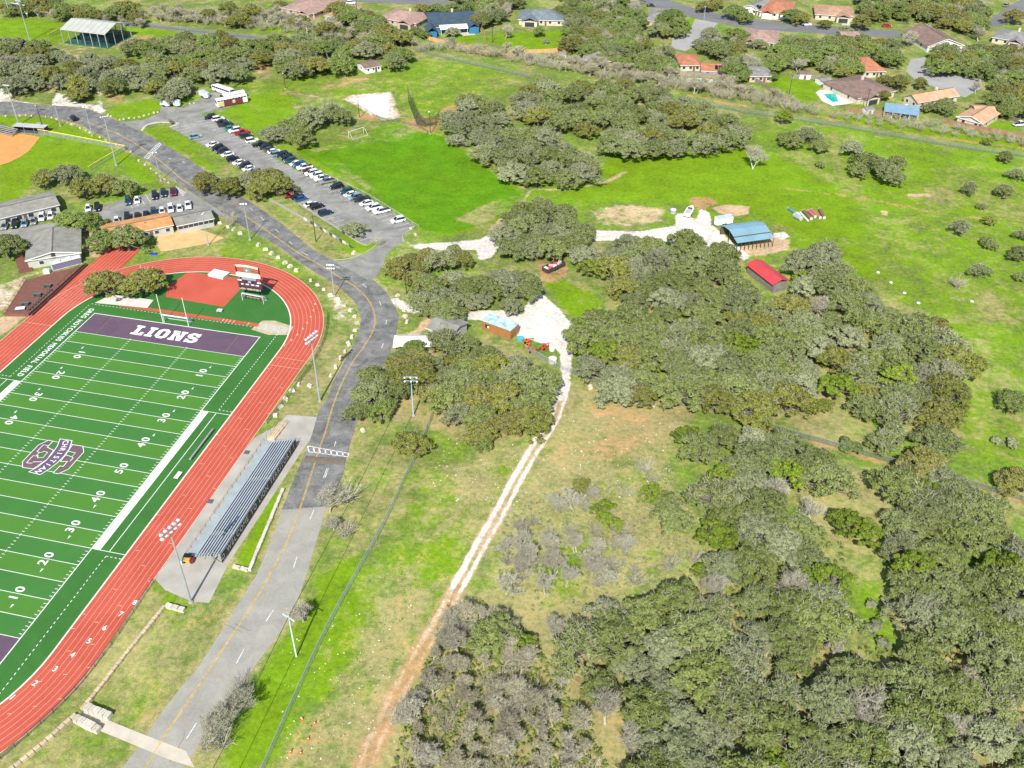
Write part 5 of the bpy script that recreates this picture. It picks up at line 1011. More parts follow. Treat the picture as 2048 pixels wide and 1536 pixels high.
def car_meshes(kind, col):
    if (kind, col) in CARM: return CARM[kind, col]
    p = PNT[col]; sd_ = dict(sedan=(4.7, .9, .78, 1.42), suv=(4.8, .96, .95, 1.78), pickup=(5.7, .99, .98, 1.85))[kind]; L_, hw, bz, tz = sd_; f, r_ = L_/2, -L_/2
    if kind == 'sedan':
        body = [(r_, .8, .7, .4, bz-.06), (r_+.25, hw, .82, .25, bz+.06), (r_+1., hw, .86, .22, bz+.1), (f-1.3, hw, .86, .22, bz+.02), (f-.3, hw, .8, .25, bz-.12), (f, .78, .66, .4, bz-.25)]
        cab = [(r_+.55, .74, .70, bz, bz+.12), (r_+1.35, .78, .60, bz, tz), (.35, .78, .60, bz, tz-.02), (1.25, .78, .72, bz-.05, bz+.06)]; roofx = (r_+1.2, .45)
    elif kind == 'suv':
        body = [(r_, .86, .8, .45, bz), (r_+.2, hw, .88, .3, bz+.1), (r_+1., hw, .9, .28, bz+.1), (f-1.2, hw, .88, .28, bz+.06), (f-.25, hw, .84, .3, bz-.04), (f, .84, .72, .45, bz-.2)]
        cab = [(r_+.1, .82, .76, bz, bz+.2), (r_+.45, .84, .68, bz, tz-.05), (.35, .84, .68, bz, tz), (1.25, .84, .76, bz, bz+.12)]; roofx = (r_+.5, .4)
    else:
        body = [(r_, .93, .9, .5, bz+.02), (r_+.1, hw, .95, .4, bz+.04), (-.4, hw, .95, .4, bz+.04), (f-1.3, hw, .92, .4, bz+.12), (f-.25, hw, .9, .42, bz+.06), (f, .92, .85, .5, bz-.1)]
        cab = [(-.7, .88, .8, bz, bz+.2), (-.55, .88, .72, bz, tz), (.75, .88, .72, bz, tz), (1.45, .88, .84, bz, bz+.14)]; roofx = (-.58, .8)
    out = [('body', loft(body, p, 'body'), (0, 0, 0), []), ('cabin_glass', loft(cab, CG, 'cabin_glass'), (0, 0, 0), [])]
    rw = .58 if kind == 'sedan' else .68
    out.append(('roof', MB().box(((roofx[0]+roofx[1])/2, 0, tz+.015), (roofx[1]-roofx[0], rw*2, .07)).mesh('roof', p), (0, 0, 0), []))
    pl_ = MB()
    for s_ in (-1, 1):
        for x, lean in ((roofx[0]-.05, 0), (roofx[1]+.02, .7), ((roofx[0]+roofx[1])/2, 0)): pl_.beam((x+lean*1.1, s_*(.80 if kind != 'sedan' else .76), bz+.06), (x, s_*rw, tz), .07, .07)
    out.append(('pillars', pl_.mesh('pillars', p), (0, 0, 0), []))
    if kind == 'pickup': out.append(('bed_liner', MB().box(((r_-.75)/2, 0, bz+.06), (abs(r_)-.95, 1.6, .05)).mesh('bed_liner', DARKM), (0, 0, 0), []))
    for s_ in (-1, 1):
        out.append(('headlight', MB().box((f-.12, s_*.62, bz-.12), (.2, .36, .16)).mesh('headlight', LAMPW), (0, 0, 0), [])); out.append(('tail_light', MB().box((r_+.08, s_*.68, bz-.02), (.16, .26, .2)).mesh('tail_light', LAMPR), (0, 0, 0), []))
        out.append(('mirror', MB().box((.95, s_*(hw+.08), bz+.12), (.14, .2, .14)).mesh('mirror', p), (0, 0, 0), []))
    for x in (r_+.95, f-.95):
        for s_ in (-1, 1): out.append(('wheel', WHEEL, (x, s_*(hw-.1), .34), [('rim', RIM)]))
    CARM[kind, col] = out; return out
def car(u, v_, ang, kind, col, label, group, h=.7):
    x, y = g2(u, v_, h); t = thing({'sedan': 'parked_car', 'suv': 'parked_suv', 'pickup': 'pickup_truck'}[kind], label, {'sedan': 'car', 'suv': 'car', 'pickup': 'pickup'}[kind], (x, y, .045), ang, group)
    for n_, me, lo, sub in car_meshes(kind, col):
        o = put(n_, me, t, lo)
        for sn, sm_ in sub: put(sn, sm_, o)
    return t
KN = dict(sedan='sedan', suv='SUV', pickup='pickup'); CN_ = dict(dark='dark grey', lightblue='light blue')
def row(lst, x0, y0, sc, ang, where, group, flip=False):
    for i, (a, b, kd, col) in enumerate(lst):
        car(x0+a/sc, y0+b/sc, ang+(math.pi if (i*7 % 5 == 0) != flip else 0), kd, col, f'{CN_.get(col, col)} {KN[kd]}, {ORD[i]} from the far end of {where}', group)
r1 = [(280, 780, 'suv', 'black'), (430, 815, 'suv', 'white'), (505, 860, 'sedan', 'black'), (560, 915, 'pickup', 'dark'), (655, 985, 'sedan', 'green'), (740, 1025, 'suv', 'white'), (865, 1065, 'pickup', 'red'), (950, 1130, 'suv', 'dark'), (1060, 1215, 'suv', 'white'), (1205, 1285, 'pickup', 'black'), (1305, 1335, 'suv', 'dark'), (1390, 1375, 'sedan', 'grey'), (1465, 1415, 'sedan', 'white'), (1535, 1470, 'suv', 'lightblue')]
row(r1, 390, 150, 9.309, R(43), 'the car row along the playing field', 'cars in the row along the playing field')
r2 = [(30, 60, 'suv', 'navy'), (95, 100, 'suv', 'black'), (140, 140, 'suv', 'teal'), (215, 180, 'sedan', 'white'), (265, 200, 'suv', 'blue'), (335, 232, 'pickup', 'white'), (385, 278, 'sedan', 'maroon'), (430, 312, 'suv', 'white'), (500, 345, 'suv', 'white'), (575, 385, 'pickup', 'white'), (645, 420, 'pickup', 'silver'), (770, 495, 'suv', 'black'), (905, 560, 'suv', 'teal'), (965, 600, 'sedan', 'white'), (1025, 640, 'suv', 'lightblue'), (1110, 665, 'pickup', 'dark'), (1180, 720, 'sedan', 'white'), (1270, 785, 'suv', 'white'), (1385, 830, 'pickup', 'white'), (1610, 955, 'suv', 'white')]
for i, (a, b, kd, col) in enumerate(r2): car(560+a/6.827, 300+b/6.827, R(42)+(math.pi if kd != 'pickup' else math.pi), kd, col, f'{CN_.get(col, col)} {KN[kd]}, {ORD[len(r2)-1-i]} from the near end of the field-side car row', 'cars in the row along the playing field')
r3 = [(1560, 1090, 'sedan', 'lightblue'), (1700, 1152, 'sedan', 'white'), (1740, 1180, 'suv', 'black'), (1775, 1206, 'suv', 'dark'), (1820, 1232, 'sedan', 'white'), (1865, 1268, 'suv', 'black'), (1912, 1296, 'sedan', 'white'), (1955, 1322, 'suv', 'dark'), (1990, 1345, 'sedan', 'white'), (2035, 1372, 'suv', 'silver')]
row(r3, 0, 0, 4, R(46), 'the car row along the road', 'cars in the row along the road', True)
for i, (a, b, kd, col) in enumerate([(150, 555, 'suv', 'dark'), (175, 605, 'sedan', 'red'), (240, 635, 'suv', 'black'), (285, 660, 'sedan', 'blue'), (420, 735, 'sedan', 'white'), (505, 765, 'suv', 'black'), (620, 855, 'suv', 'navy')]):
    car(560+a/6.827, 300+b/6.827, R(47), kd, col, f'{CN_.get(col, col)} {KN[kd]}, {ORD[6-i]} from the near end of the road-side car row', 'cars in the row along the road')
for i, (a, b, kd, col) in enumerate([(110, 375, 'sedan', 'white'), (235, 375, 'suv', 'black'), (655, 290, 'suv', 'teal'), (778, 268, 'sedan', 'white'), (1020, 215, 'suv', 'black'), (1140, 182, 'suv', 'navy'), (1272, 160, 'pickup', 'maroon')]):
    car(160+a/6.827, 360+b/6.827, R(122)+math.pi, kd, col, f'{CN_.get(col, col)} {KN[kd]}, {ORD[6-i]} from the road in the upper row of the school lot', 'cars in the school lot')
for i, (a, b, kd, col) in enumerate([(500, 545, 'sedan', 'white'), (645, 510, 'suv', 'black'), (780, 488, 'sedan', 'dark'), (900, 470, 'sedan', 'black'), (1005, 442, 'suv', 'teal'), (1120, 415, 'sedan', 'white'), (1238, 390, 'suv', 'white'), (1360, 378, 'sedan', 'white'), (1475, 338, 'pickup', 'white')]):
    car(160+a/6.827, 360+b/6.827, R(122)+math.pi, kd, col, f'{CN_.get(col, col)} {KN[kd]}, {ORD[8-i]} from the road in the row behind the orange roof', 'cars in the school lot')
for i, (a, b, kd, col) in enumerate([(35, 268, 'sedan', 'silver'), (120, 258, 'suv', 'black'), (196, 246, 'sedan', 'lightblue'), (270, 228, 'sedan', 'silver'), (335, 200, 'suv', 'white'), (405, 186, 'sedan', 'white')]):
    car(0+a/4, 384+b/4, R(118)+math.pi, kd, col, f'{CN_.get(col, col)} {KN[kd]}, {ORD[i]} from the picture edge below the long grey classroom', 'cars below the long classroom')
car(147, 236, R(140), 'suv', 'black', 'black SUV driving alone on the upper road', None)
for u, v_, an, kd, col, lab in [(702, 5, 12, 'suv', 'white', 'white SUV on the far street behind the tan roofed house'), (1774, 51, 8, 'sedan', 'red', 'red car parked on the far residential street'), (1613, 48, 8, 'suv', 'white', 'white van-like car parked on the far residential street'), (2013, 10, 60, 'suv', 'silver', 'silver car parked on the corner street'), (1302, 10, 20, 'sedan', 'navy', 'navy car on the street by the grey-tan roof'), (1530, 30, 80, 'sedan', 'navy', 'dark blue car in the drive of the double garage'), (2032, 232, 30, 'suv', 'black', 'black SUV cut by the edge beside the last house'), (2040, 248, 30, 'pickup', 'white', 'white pickup cut by the edge beside the last house'), (1690, 60, 8, 'sedan', 'black', 'black car parked on the shaded far street')]:
    car(u, v_, R(an), kd, col, lab, None)
# --- buses
def bus(label, ua, ub, col, L_, stripe=None, hood=False):
    A, B = np.array(g2(*ua, 0)), np.array(g2(*ub, 0)); d = B-A; ang = math.atan2(d[1], d[0]); c = (A+B)/2
    t = thing('coach_bus' if stripe else 'school_bus', label, 'bus', (*c, .045), ang, 'buses on the upper pad'); p = PNT['white']; H_, W_ = (3.4, 2.5) if stripe else (3.0, 2.4)
    cr = .35; prof_ = [(-W_/2, .45), (W_/2, .45), (W_/2, H_-cr), (W_/2-cr, H_), (-W_/2+cr, H_), (-W_/2, H_-cr)]
    b = MB(); n = 6
    xs = [-L_/2, L_/2] if not hood else [-L_/2, L_/2-1.6]
    b.add([(x, y, z) for x in xs for y, z in prof_], [(j, (j+1) % n, n+(j+1) % n, n+j) for j in range(n)]+[tuple(range(n))[::-1], tuple(range(n, 2*n))])
    bo = b.put('body', p, t)
    if hood: MB().box((L_/2-.75, 0, 1.05), (1.5, 2.0, 1.1)).put('bonnet', p, t)
    nw = int(L_/1.25)
    for s_ in (-1, 1):
        if stripe: MB().box((-.4, s_*(W_/2+.015), 1.55), (L_*.62, .03, 2.2)).put('maroon_panel', mat('bus_maroon', (.16, .035, .05), .4, .1), t); MB().box((L_*.37, s_*(W_/2+.015), 1.5), (L_*.2, .03, 1.6)).put('gold_panel', mat('bus_gold', (.5, .46, .22), .4), t)
        for k in range(nw): MB().box((-L_/2+.9+k*1.2, s_*(W_/2+.025), H_*.7 if not stripe else H_*.82), (1.0, .05, .75 if not stripe else .5)).put('window', CG, t)
        for x in (-L_/2+2.2, L_/2-1.5):
            w_ = put('wheel', WHEEL, t, (x, s_*(W_/2-.14), .48)); w_.scale = (1.42, 1.3, 1.42); put('rim', RIM, w_)
    MB().box((xs[1]+.02, 0, H_*.68), (.05, W_*.85, 1.0)).put('windscreen', CG, t); MB().box((xs[0]-.02, 0, H_*.7), (.05, W_*.7, .7)).put('rear_window', CG, t)
    MB().box((0, 0, H_+.04), (L_*.5, 1.1, .1)).put('roof_unit', mat('roof_unit_grey', (.6, .6, .6), .5), t)
    if stripe:
        for s_ in (-1, 1): MB().cyl((0, 0, 0), .7, .03, 14).put('crest', mat('bus_gold', (.5, .46, .22)), t, (-.6, s_*(W_/2+.05), 1.7)).rotation_euler = (R(90)*-s_, 0, 0)
bus('white and maroon coach bus with a gold nose beside the parking lot', (492, 204), (436, 215), 'white', 12.5, True)
bus('white school bus parked behind the maroon coach', (484, 196), (446, 204), 'white', 10.5, False, True)
bus('long white bus parked on its own behind the other buses', (431, 181), (464, 192), 'white', 11.5)
# --- enclosed trailers
def trailer(label, ua, ub, L_, col=(.62, .68, .70), wd=2.2, H_=2.3):
    A, B = np.array(g2(*ua)), np.array(g2(*ub)); d = B-A; t = thing('cargo_trailer', label, 'trailer', (*((A+B)/2), .045), math.atan2(d[1], d[0]), 'enclosed trailers'); m_ = mat('trailer_%d' % int(col[0]*100), col, .4, .08, .6)
    MB().add([(-L_/2, -wd/2, .45), (L_/2-.5, -wd/2, .45), (L_/2, 0, .45), (L_/2-.5, wd/2, .45), (-L_/2, wd/2, .45)]+[(x, y, H_) for x, y in ((-L_/2, -wd/2), (L_/2-.5, -wd/2), (L_/2, 0), (L_/2-.5, wd/2), (-L_/2, wd/2))], [(4, 3, 2, 1, 0), (5, 6, 7, 8, 9), (0, 1, 6, 5), (1, 2, 7, 6), (2, 3, 8, 7), (3, 4, 9, 8), (4, 0, 5, 9)]).put('box_body', m_, t)
    MB().box((-.2, 0, H_+.03), (L_-.7, wd-.1, .05)).put('roof', mat('trailer_roof', (.45, .52, .54), .5), t); MB().box((-L_/2-.02, 0, 1.35), (.05, wd*.85, 1.6)).put('rear_door', mat('trailer_door', (.55, .57, .58), .4), t)
    for s_ in (-1, 1): put('wheel', WHEEL, t, (-.4, s_*(wd/2-.05), .34)); put('wheel', WHEEL, t, (.4, s_*(wd/2-.05), .34)); MB().box((0, s_*(wd/2+.05), .72), (1.7, .2, .06)).put('fender', DARKM, t)
    MB().beam((L_/2-.4, .4, .5), (L_/2+1., 0, .45), .08).put('tow_bar', DARKM, t); MB().beam((L_/2-.4, -.4, .5), (L_/2+1., 0, .45), .08).put('tow_bar', DARKM, t)
trailer('longer silver trailer of the pair beside the pad', (335, 206), (362, 214), 7.); trailer('shorter silver trailer of the pair beside the pad', (324, 210), (340, 214), 4.2); trailer('single pale trailer nearer the buses', (401, 190), (419, 199), 5.2, (.6, .65, .68))
trailer('white trailer parked against the blue roofed barn', (1459, 446), (1430, 451), 6., (.74, .74, .74), 2.4, 2.6)
# --- white boat on its trailer, water tank
x, y = g2(1378, 428); t = thing('motor_boat', 'white motor boat on a trailer beside the reddish soil', 'boat', (x, y, 0), R(80))
hull = [(-3.2, 1.05, 1.15, .6, 1.5), (-1, 1.1, 1.25, .55, 1.5), (1.2, 1., 1.2, .55, 1.55), (2.4, .6, .8, .7, 1.6), (3.4, .08, .1, 1.1, 1.65)]
put('hull', loft(hull, PNT['white'], 'hull'), t); MB().box((-.9, 0, 1.53), (3.2, 1.6, .05)).put('cockpit', mat('boat_grey', (.4, .4, .4), .6), t); MB().box((.7, 0, 1.8), (.1, 1.5, .5)).put('windscreen', CG, t)
for s_ in (-1, 1): put('wheel', WHEEL, t, (-1, s_*1.05, .34)); MB().beam((-3, s_*.6, .45), (3.8, 0, .45), .1).put('trailer_rail', DARKM, t)
x, y = g2(1346, 426); t = thing('water_tank', 'small white and dark round tank beside the boat', 'tank', (x, y, 0)); MB().cyl((0, 0, 0), 1.0, 1.3, 14).put('tank_body', mat('tank_grey', (.3, .34, .38), .5), t); MB().cyl((0, 0, 1.3), .95, .25, 14, r2=.4).put('tank_top', WHITE, t)
# --- camouflage truck trailer on the brown patch
x, y = g2(1107, 538); t = thing('flatbed_trailer', 'dark sided open trailer with pale and red junk on the brown patch', 'trailer', (x, y, 0), math.atan2(*(np.array(g2(1128, 526))-np.array(g2(1091, 543)))[::-1])); DKS = mat('trailer_dark', (.05, .05, .055), .6, .3, 1.5)
for s_ in (-1, 1): MB().box((0, s_*1.25, 1.0), (7.0, .1, 1.2)).put('side_board', DKS, t)
for s_ in (-1, 1): MB().box((s_*3.5, 0, 1.0), (.1, 2.5, 1.2)).put('end_board', DKS, t)
MB().box((0, 0, .6), (7., 2.5, .12)).put('bed', DKS, t)
for i in range(7): MB().box((-2.8+i*.95, (-1)**i*.35, 1.1+.12*(i % 3)), (.9, 1.2, .7), R(20*i)).put('scrap', [WHITE, mat('scrap_red', (.45, .08, .07), .7), mat('scrap_pink', (.55, .36, .33), .8)][i % 3], t)
for s_ in (-1, 1):
    for x_ in (-.5, .5): put('wheel', WHEEL, t, (x_, s_*1.2, .34))
# --- tractor implements, bins and drums by the container
ORG = mat('implement_orange', (.62, .12, .015), .5, .15, 1.); RDO = mat('implement_red', (.5, .05, .02), .5, .2, 1.); TEA = mat('tub_teal', (.08, .42, .55), .4, .1)
for i, (u, v_, m_, lab, an) in enumerate([(1054, 684, ORG, 'bright orange mower deck nearest the blue tub', 30), (1055, 694, ORG, 'orange implement with a dark hitch below the first mower', 80), (1066, 704, RDO, 'red-orange spreader lowest of the implements', 10), (1088, 697, RDO, 'red tiller with tines beside the white yard', 60)]):
    t = thing('farm_implement', lab, 'implement', (*g2(u, v_), 0), R(an), 'orange farm implements')
    MB().box((0, 0, .55), (1.9, 1.2, .45), taper=.85).put('deck', m_, t); MB().tube([(.9, -.55, .7), (1.9, 0, .9), (.9, .55, .7)], .07, 6).put('hitch', DARKM, t); MB().cyl((-.2, 0, .78), .22, .3, 8).put('gearbox', DARKM, t)
    for s_ in (-.6, .6): put('wheel', WHEEL, t, (-.7, s_, .3), R(0))
t = thing('plastic_tub', 'light blue plastic tub beside the tan container', 'tub', (*g2(1041, 680), 0)); MB().cyl((0, 0, 0), .8, .7, 14, r2=.95).put('tub_wall', TEA, t); MB().cyl((0, 0, .7), 1.0, .06, 14).put('tub_rim', TEA, t)
for i, (u, v_) in enumerate([(1104, 700), (1105, 724)]):
    t = thing('round_tank', ['small white round tank beside the red tiller', 'larger pale round tank at the gate post'][i], 'tank', (*g2(u, v_), 0)); MB().cyl((0, 0, 0), .8+.3*i, .8+.4*i, 14).put('tank_body', mat('tank_pale', (.6, .6, .58), .5), t); MB().cyl((0, 0, .8+.4*i), .78+.3*i, .2, 14, r2=.3).put('tank_top', WHITE, t)
# --- row of covered rolls / troughs in the meadow
for i, (u0, v0, u1, v1, m_, lab) in enumerate([(1576, 419, 1592, 429, mat('roll_blue', (.10, .20, .27), .6, .1), 'blue-grey covered roll at the end of the row in the meadow'), (1588, 434, 1602, 441, mat('roll_greyblue', (.28, .33, .36), .6), 'pale grey-blue slab below the blue roll'), (1600, 426, 1616, 443, WHITE, 'long white pipe in the row of rolls'), (1595, 427, 1604, 437, WHITE, 'short white pipe beside the long white pipe'),
      (1606, 424, 1622, 440, mat('roll_brown', (.22, .10, .08), .8), 'brown trough beside the white pipes'), (1616, 424, 1630, 436, mat('roll_pink', (.42, .14, .14), .7), 'pinkish red trough in the middle of the row'), (1622, 422, 1640, 438, MATS['roll_pink'], 'longest pinkish red trough of the row'), (1638, 421, 1648, 438, MATS['roll_brown'], 'brownish trough at the open end of the row')]):
    A, B = np.array(g2(u0, v0)), np.array(g2(u1, v1)); d = B-A; L_ = float(np.hypot(*d)); t = thing('pipe_section', lab, 'pipe', (*((A+B)/2), 0), math.atan2(d[1], d[0]), 'stored rolls and pipes in the meadow')
    w_ = .9 if i in (0, 6, 7, 5, 4) else (1.4 if i == 1 else .5)
    MB().tube([(-L_/2, 0, w_*.5), (L_/2, 0, w_*.5)], w_*.55, 10).put('barrel', m_, t); 
    for s_ in (-1, 1): MB().tube([(s_*L_/2-.06, 0, w_*.5), (s_*L_/2+.06, 0, w_*.5)], w_*.6, 10).put('end_ring', mat('ring_pale', (.5, .48, .46), .6), t)
# ================================================================ POLES, FENCES, WALLS, STONES
LAMP = mat('flood_lamp', (.62, .70, .72), .25, .05, 1, .3)
def flood_pole(label, u, v_, h, rows, ang, wd, group='stadium light poles', m_=STEEL, n=4, z0=.0):
    x, y = g2(u, v_); t = thing('light_pole', label, 'light pole', (x, y, z0), ang, group)
    MB().tube([(0, 0, 0), (0, 0, h*.5), (0, 0, h)], [.26 if h > 14 else .17, .19 if h > 14 else .13, .11 if h > 14 else .09], 8).put('pole', m_, t)
    MB().cyl((0, 0, 0), .42, .35, 8).put('footing', CONC, t)
    for k in range(rows):
        z = h-.3-k*1.1; ar = MB().box((0, 0, z), (wd, .12, .12)).put('crossarm', m_, t)
        for i in range(n):
            xx = -wd/2+.2+i*(wd-.4)/(n-1) if n > 1 else 0
            o = MB().cyl((0, 0, -.2), .34 if h > 14 else .2, .45, 8, r2=.2).put('floodlight', LAMP, t, (xx, -.3, z+.05)); o.rotation_euler = (R(60), 0, 0)
            MB().box((xx, -.1, z+.02), (.06, .3, .06)).put('bracket', m_, t)
    return t
flood_pole('tall light pole with two floodlight rows at the near end of the bleachers', 382, 1205, 20.5, 2, R(75), 4.6, n=5)
flood_pole('tall light pole with two floodlight rows rising beside the road bend', 640, 803, 19.6, 2, R(75), 4.2, n=5)
flood_pole('light pole standing between the track and the road curve', 669, 593, 10.6, 2, R(10), 2.2, n=4)
flood_pole('light pole by the crosswalk on the upper road', 322, 362, 10.7, 1, R(30), 1.6, n=2)
flood_pole('light pole standing in the sand court corner', 417, 490, 10.9, 1, R(100), 1.4, n=2)
flood_pole('light pole with a double white crossarm in front of the roadside grove', 827, 832, 11.8, 2, R(12), 3.2, n=3, m_=mat('pole_pale_blue', (.36, .48, .55), .5, .1))
flood_pole('tall softball light pole at the corner of the yellow fence', 233, 331, 18.2, 1, R(40), 2.6, n=4)
flood_pole('light pole right of the dugout beside the upper road', 185, 272, 11.5, 1, R(30), 1.4, n=2)
flood_pole('lamp pole with a round white head beside the upper road', 121, 252, 8.8, 1, R(30), 1.2, n=2)
flood_pole('dark tall pole behind the softball dugout', 88, 262, 10.3, 1, R(0), .6, n=1, m_=DARKM)
flood_pole('pale tall light pole over the softball stand', 38, 250, 15.8, 1, R(0), 2.4, n=4)
flood_pole('tall baseball light pole in front of the dark scoreboard', 60, 82, 18.4, 1, R(0), 2.6, n=4); flood_pole('thin baseball light pole at the outfield fence', 21, 33, 18., 1, R(0), 2.4, n=4)
flood_pole('dark pole beside the small olive oak', 571, 178, 6.9, 1, 0, .6, n=1, m_=WOODP); flood_pole('dark pole in front of the white slab', 719, 237, 8., 1, 0, .6, n=1, m_=WOODP); flood_pole('dark pole with a white box beside the backstop', 861, 268, 9., 1, 0, .8, n=2, m_=WOODP)
flood_pole('light pole on the verge by the grey classroom', 500, 480, 12.6, 1, R(20), 2., n=3)
def util_pole(label, u, v_, h, ang, m_=WOODP, arm=2.4, hz=1):
    x, y = g2(u, v_); t = thing('utility_pole', label, 'utility pole', (x, y, 0), ang, 'utility poles'); MB().tube([(0, 0, 0), (0, 0, h)], [.17, .11], 8).put('pole', m_, t)
    for k in range(hz):
        z = h-.5-k*.9; MB().box((0, 0, z), (arm, .12, .14)).put('crossarm', m_, t)
        for i in (-1, 0, 1): MB().cyl((i*arm*.44, 0, z+.07), .07, .22, 6, r2=.04).put('insulator', WHITE, t)
    MB().cyl((.0, .2, h-2.2), .2, .6, 8).put('transformer', STEEL, t) if h > 10 else None
    return t, (x, y, h)
PWH = mat('pole_white', (.55, .66, .70), .5, .1)
_, A_ = util_pole('white pole with a crossarm on the grass beside the lower road', 593, 1313, 11.2, R(-20), PWH, 2.8)
util_pole('dark wooden pole beside the lot fence banners', 632, 484, 9.2, R(40), hz=1); util_pole('dark wooden pole at the oak clump by the lot entrance', 813, 588, 8., R(20), arm=1.4)
_, T1 = util_pole('dark wooden pole in the lawn below the orange roofs', 1576, 200, 10.5, R(20)); _, T2 = util_pole('leaning looking pole pair beside the white garden shed', 1730, 222, 9., R(20)); util_pole('pale street pole by the cul-de-sac lawn', 1407, 45, 8., R(20), STEEL, 1.)
_, T3 = util_pole('wooden pole with wires at the white yard of the brush', 1262, 142, 9., R(20)); _, T4 = util_pole('short pole with a white transformer among the brush', 715, 38, 9., R(20)); _, T5 = util_pole('slim pole behind the board fence of the blue house', 985, 85, 7., R(20))
def wire(label, a, b, sag, r_=.03):
    p = [tuple(np.array(a)*(1-s)+np.array(b)*s-np.array([0, 0, sag*4*s*(1-s)])) for s in np.linspace(0, 1, 14)]
    tag(MB().tube(p, r_, 4).put('power_line', DARKM), label, 'cable')
gp_ = g2(827, 832); s1, s2 = np.array(g2(635, 1212)), np.array(g2(512, 1465)); dd = (s2-s1)/np.hypot(*(s2-s1)); Zp = (A_[0]+dd[0]*48, A_[1]+dd[1]*48, 11)
wire('cable from the white crossarm pole to the roadside grove pole', (A_[0], A_[1], 10.9), (gp_[0], gp_[1], 11.2), 1.0, .05); wire('cable leaving the white crossarm pole towards the bottom of the picture', (A_[0], A_[1], 10.9), Zp, .8, .05)
wire('cable between the lawn pole and the garden shed pole', T1, T2, .8); wire('cable from the brush pole to the lawn pole', T3, T1, 1.2); wire('cable from the blue house pole to the brush pole', T5, T3, 1.2)
# --- fences
CH = mesh_fabric('chain_link', (.36, .40, .38), .34); CHD = mesh_fabric('chain_link_dark', (.17, .19, .17), .42); FGR = mat('fence_grey', (.24, .26, .25), .6, .1)
POSTC = {}
def fence(label, px, h, name='chain_link_fence', fab=CH, gap=3., pm=STEEL, top=None, tr_=.045, base=0., cat='fence'):
    p = smooth(GP(px), 3) if len(px) > 2 else GP(px); t = thing(name, label, cat, (0, 0, 0)); a = np.array(p); s = np.r_[0, np.cumsum(np.hypot(*np.diff(a, axis=0).T))]; n = max(1, int(s[-1]/gap))
    q = np.stack([np.interp(np.linspace(0, s[-1], n+1), s, a[:, k]) for k in (0, 1)], 1)
    key = (round(h, 2), pm.name)
    if key not in POSTC: POSTC[key] = MB().tube([(0, 0, 0), (0, 0, h)], .045, 5).mesh('post', pm)
    for c in q: put('post', POSTC[key], t, (*c, base))
    b = MB(); b.add([(*c, z) for c in q for z in (base+.04, base+h)], [(2*i, 2*i+2, 2*i+3, 2*i+1) for i in range(n)]); b.put('mesh', fab, t)
    MB().tube([(*c, base+h) for c in q], tr_, 5).put('top_rail', top or pm, t)
    return t
fence('chain-link fence running up the grass from the bottom edge', [(500, 1600), (530, 1536), (600, 1380), (660, 1252), (720, 1142), (770, 1050), (815, 952), (838, 905), (868, 828)], 1.9, fab=mesh_fabric('chain_link_green', (.52, .56, .52), .55))
fence('chain-link fence with a brown strip below the middle wood', [(1140, 746), (1200, 768), (1275, 785), (1370, 808), (1480, 838), (1570, 866), (1640, 886), (1760, 920), (1890, 957), (2060, 1006), (2200, 1045)], 1.6, fab=CHD, pm=FGR, tr_=.03)
fence('short chain-link fence from the grove to the track gate', [(1050, 700), (1080, 718), (1108, 733)], 1.7)
t = thing('pipe_gate', 'pipe gate closing the rutted white track', 'gate', (*g2(1108, 734), 0), math.atan2(*(np.array(g2(1142, 748))-np.array(g2(1108, 734)))[::-1])); gl = float(np.hypot(*(np.array(g2(1142, 748))-np.array(g2(1108, 734)))))
for z in (.3, .7, 1.1, 1.5): MB().tube([(0, 0, z), (gl, 0, z)], .035, 5).put('rail', STEEL, t)
for x in (0, gl*.5, gl): MB().tube([(x, 0, 0), (x, 0, 1.7)], .05, 6).put('post', STEEL, t)
fence('chain-link fence along the dull green field below the houses', [(830, 102), (900, 120), (1040, 152), (1062, 158)], 1.9, fab=CHD, pm=FGR, tr_=.03); fence('long chain-link fence along the top of the bright meadow', [(1375, 204), (1500, 228), (1660, 252), (1800, 277), (1950, 302), (2060, 317), (2200, 340)], 1.9, fab=CHD, pm=FGR, tr_=.03)
fence('low rail fence between the cars and the playing field', [(838, 458), (729, 390), (620, 340), (560, 305)], 1.15, 'rail_fence', mesh_fabric('thin_wire', (.4, .44, .4), .12), 3.4, mat('fence_pale', (.5, .52, .48), .6))
fence('softball outfield fence with a yellow cap towards the corner', [(78, 268), (165, 284), (252, 301)], 1.9, top=mat('cap_yellow', (.72, .60, .08), .5), tr_=.13, fab=CH); fence('softball outfield fence with a yellow cap returning to the trees', [(252, 301), (218, 320), (180, 343)], 1.9, top=MATS['cap_yellow'], tr_=.13, fab=CH)
fence('baseball outfield fence with an orange cap in front of the scoreboard', [(-60, 30), (0, 29), (60, 31), (140, 39)], 2.4, top=mat('cap_orange', (.62, .32, .14), .5), tr_=.12, fab=CHD); fence('short yellow capped fence left of the batting pavilion', [(98, 76), (110, 70), (123, 63)], 1.9, top=MATS['cap_yellow'], tr_=.13)
fence('dark chain-link fence behind the batting pavilion', [(240, 48), (330, 57), (450, 71), (560, 83), (640, 97)], 1.9, fab=CHD, pm=FGR, tr_=.03)
fence('low dark fence hugging the outside of the track bend', [(655, 628), (655, 655), (646, 690), (625, 730), (600, 765), (565, 810), (535, 848)], 1.2, gap=2.5, fab=CHD, pm=DARKM, tr_=.04)
fence('low dark fence along the outside of the lower bend', [(308, 1165), (270, 1222), (218, 1298), (158, 1374), (92, 1440), (0, 1520), (-60, 1560)], 1.1, gap=2.5, fab=CHD, pm=DARKM, tr_=.04)
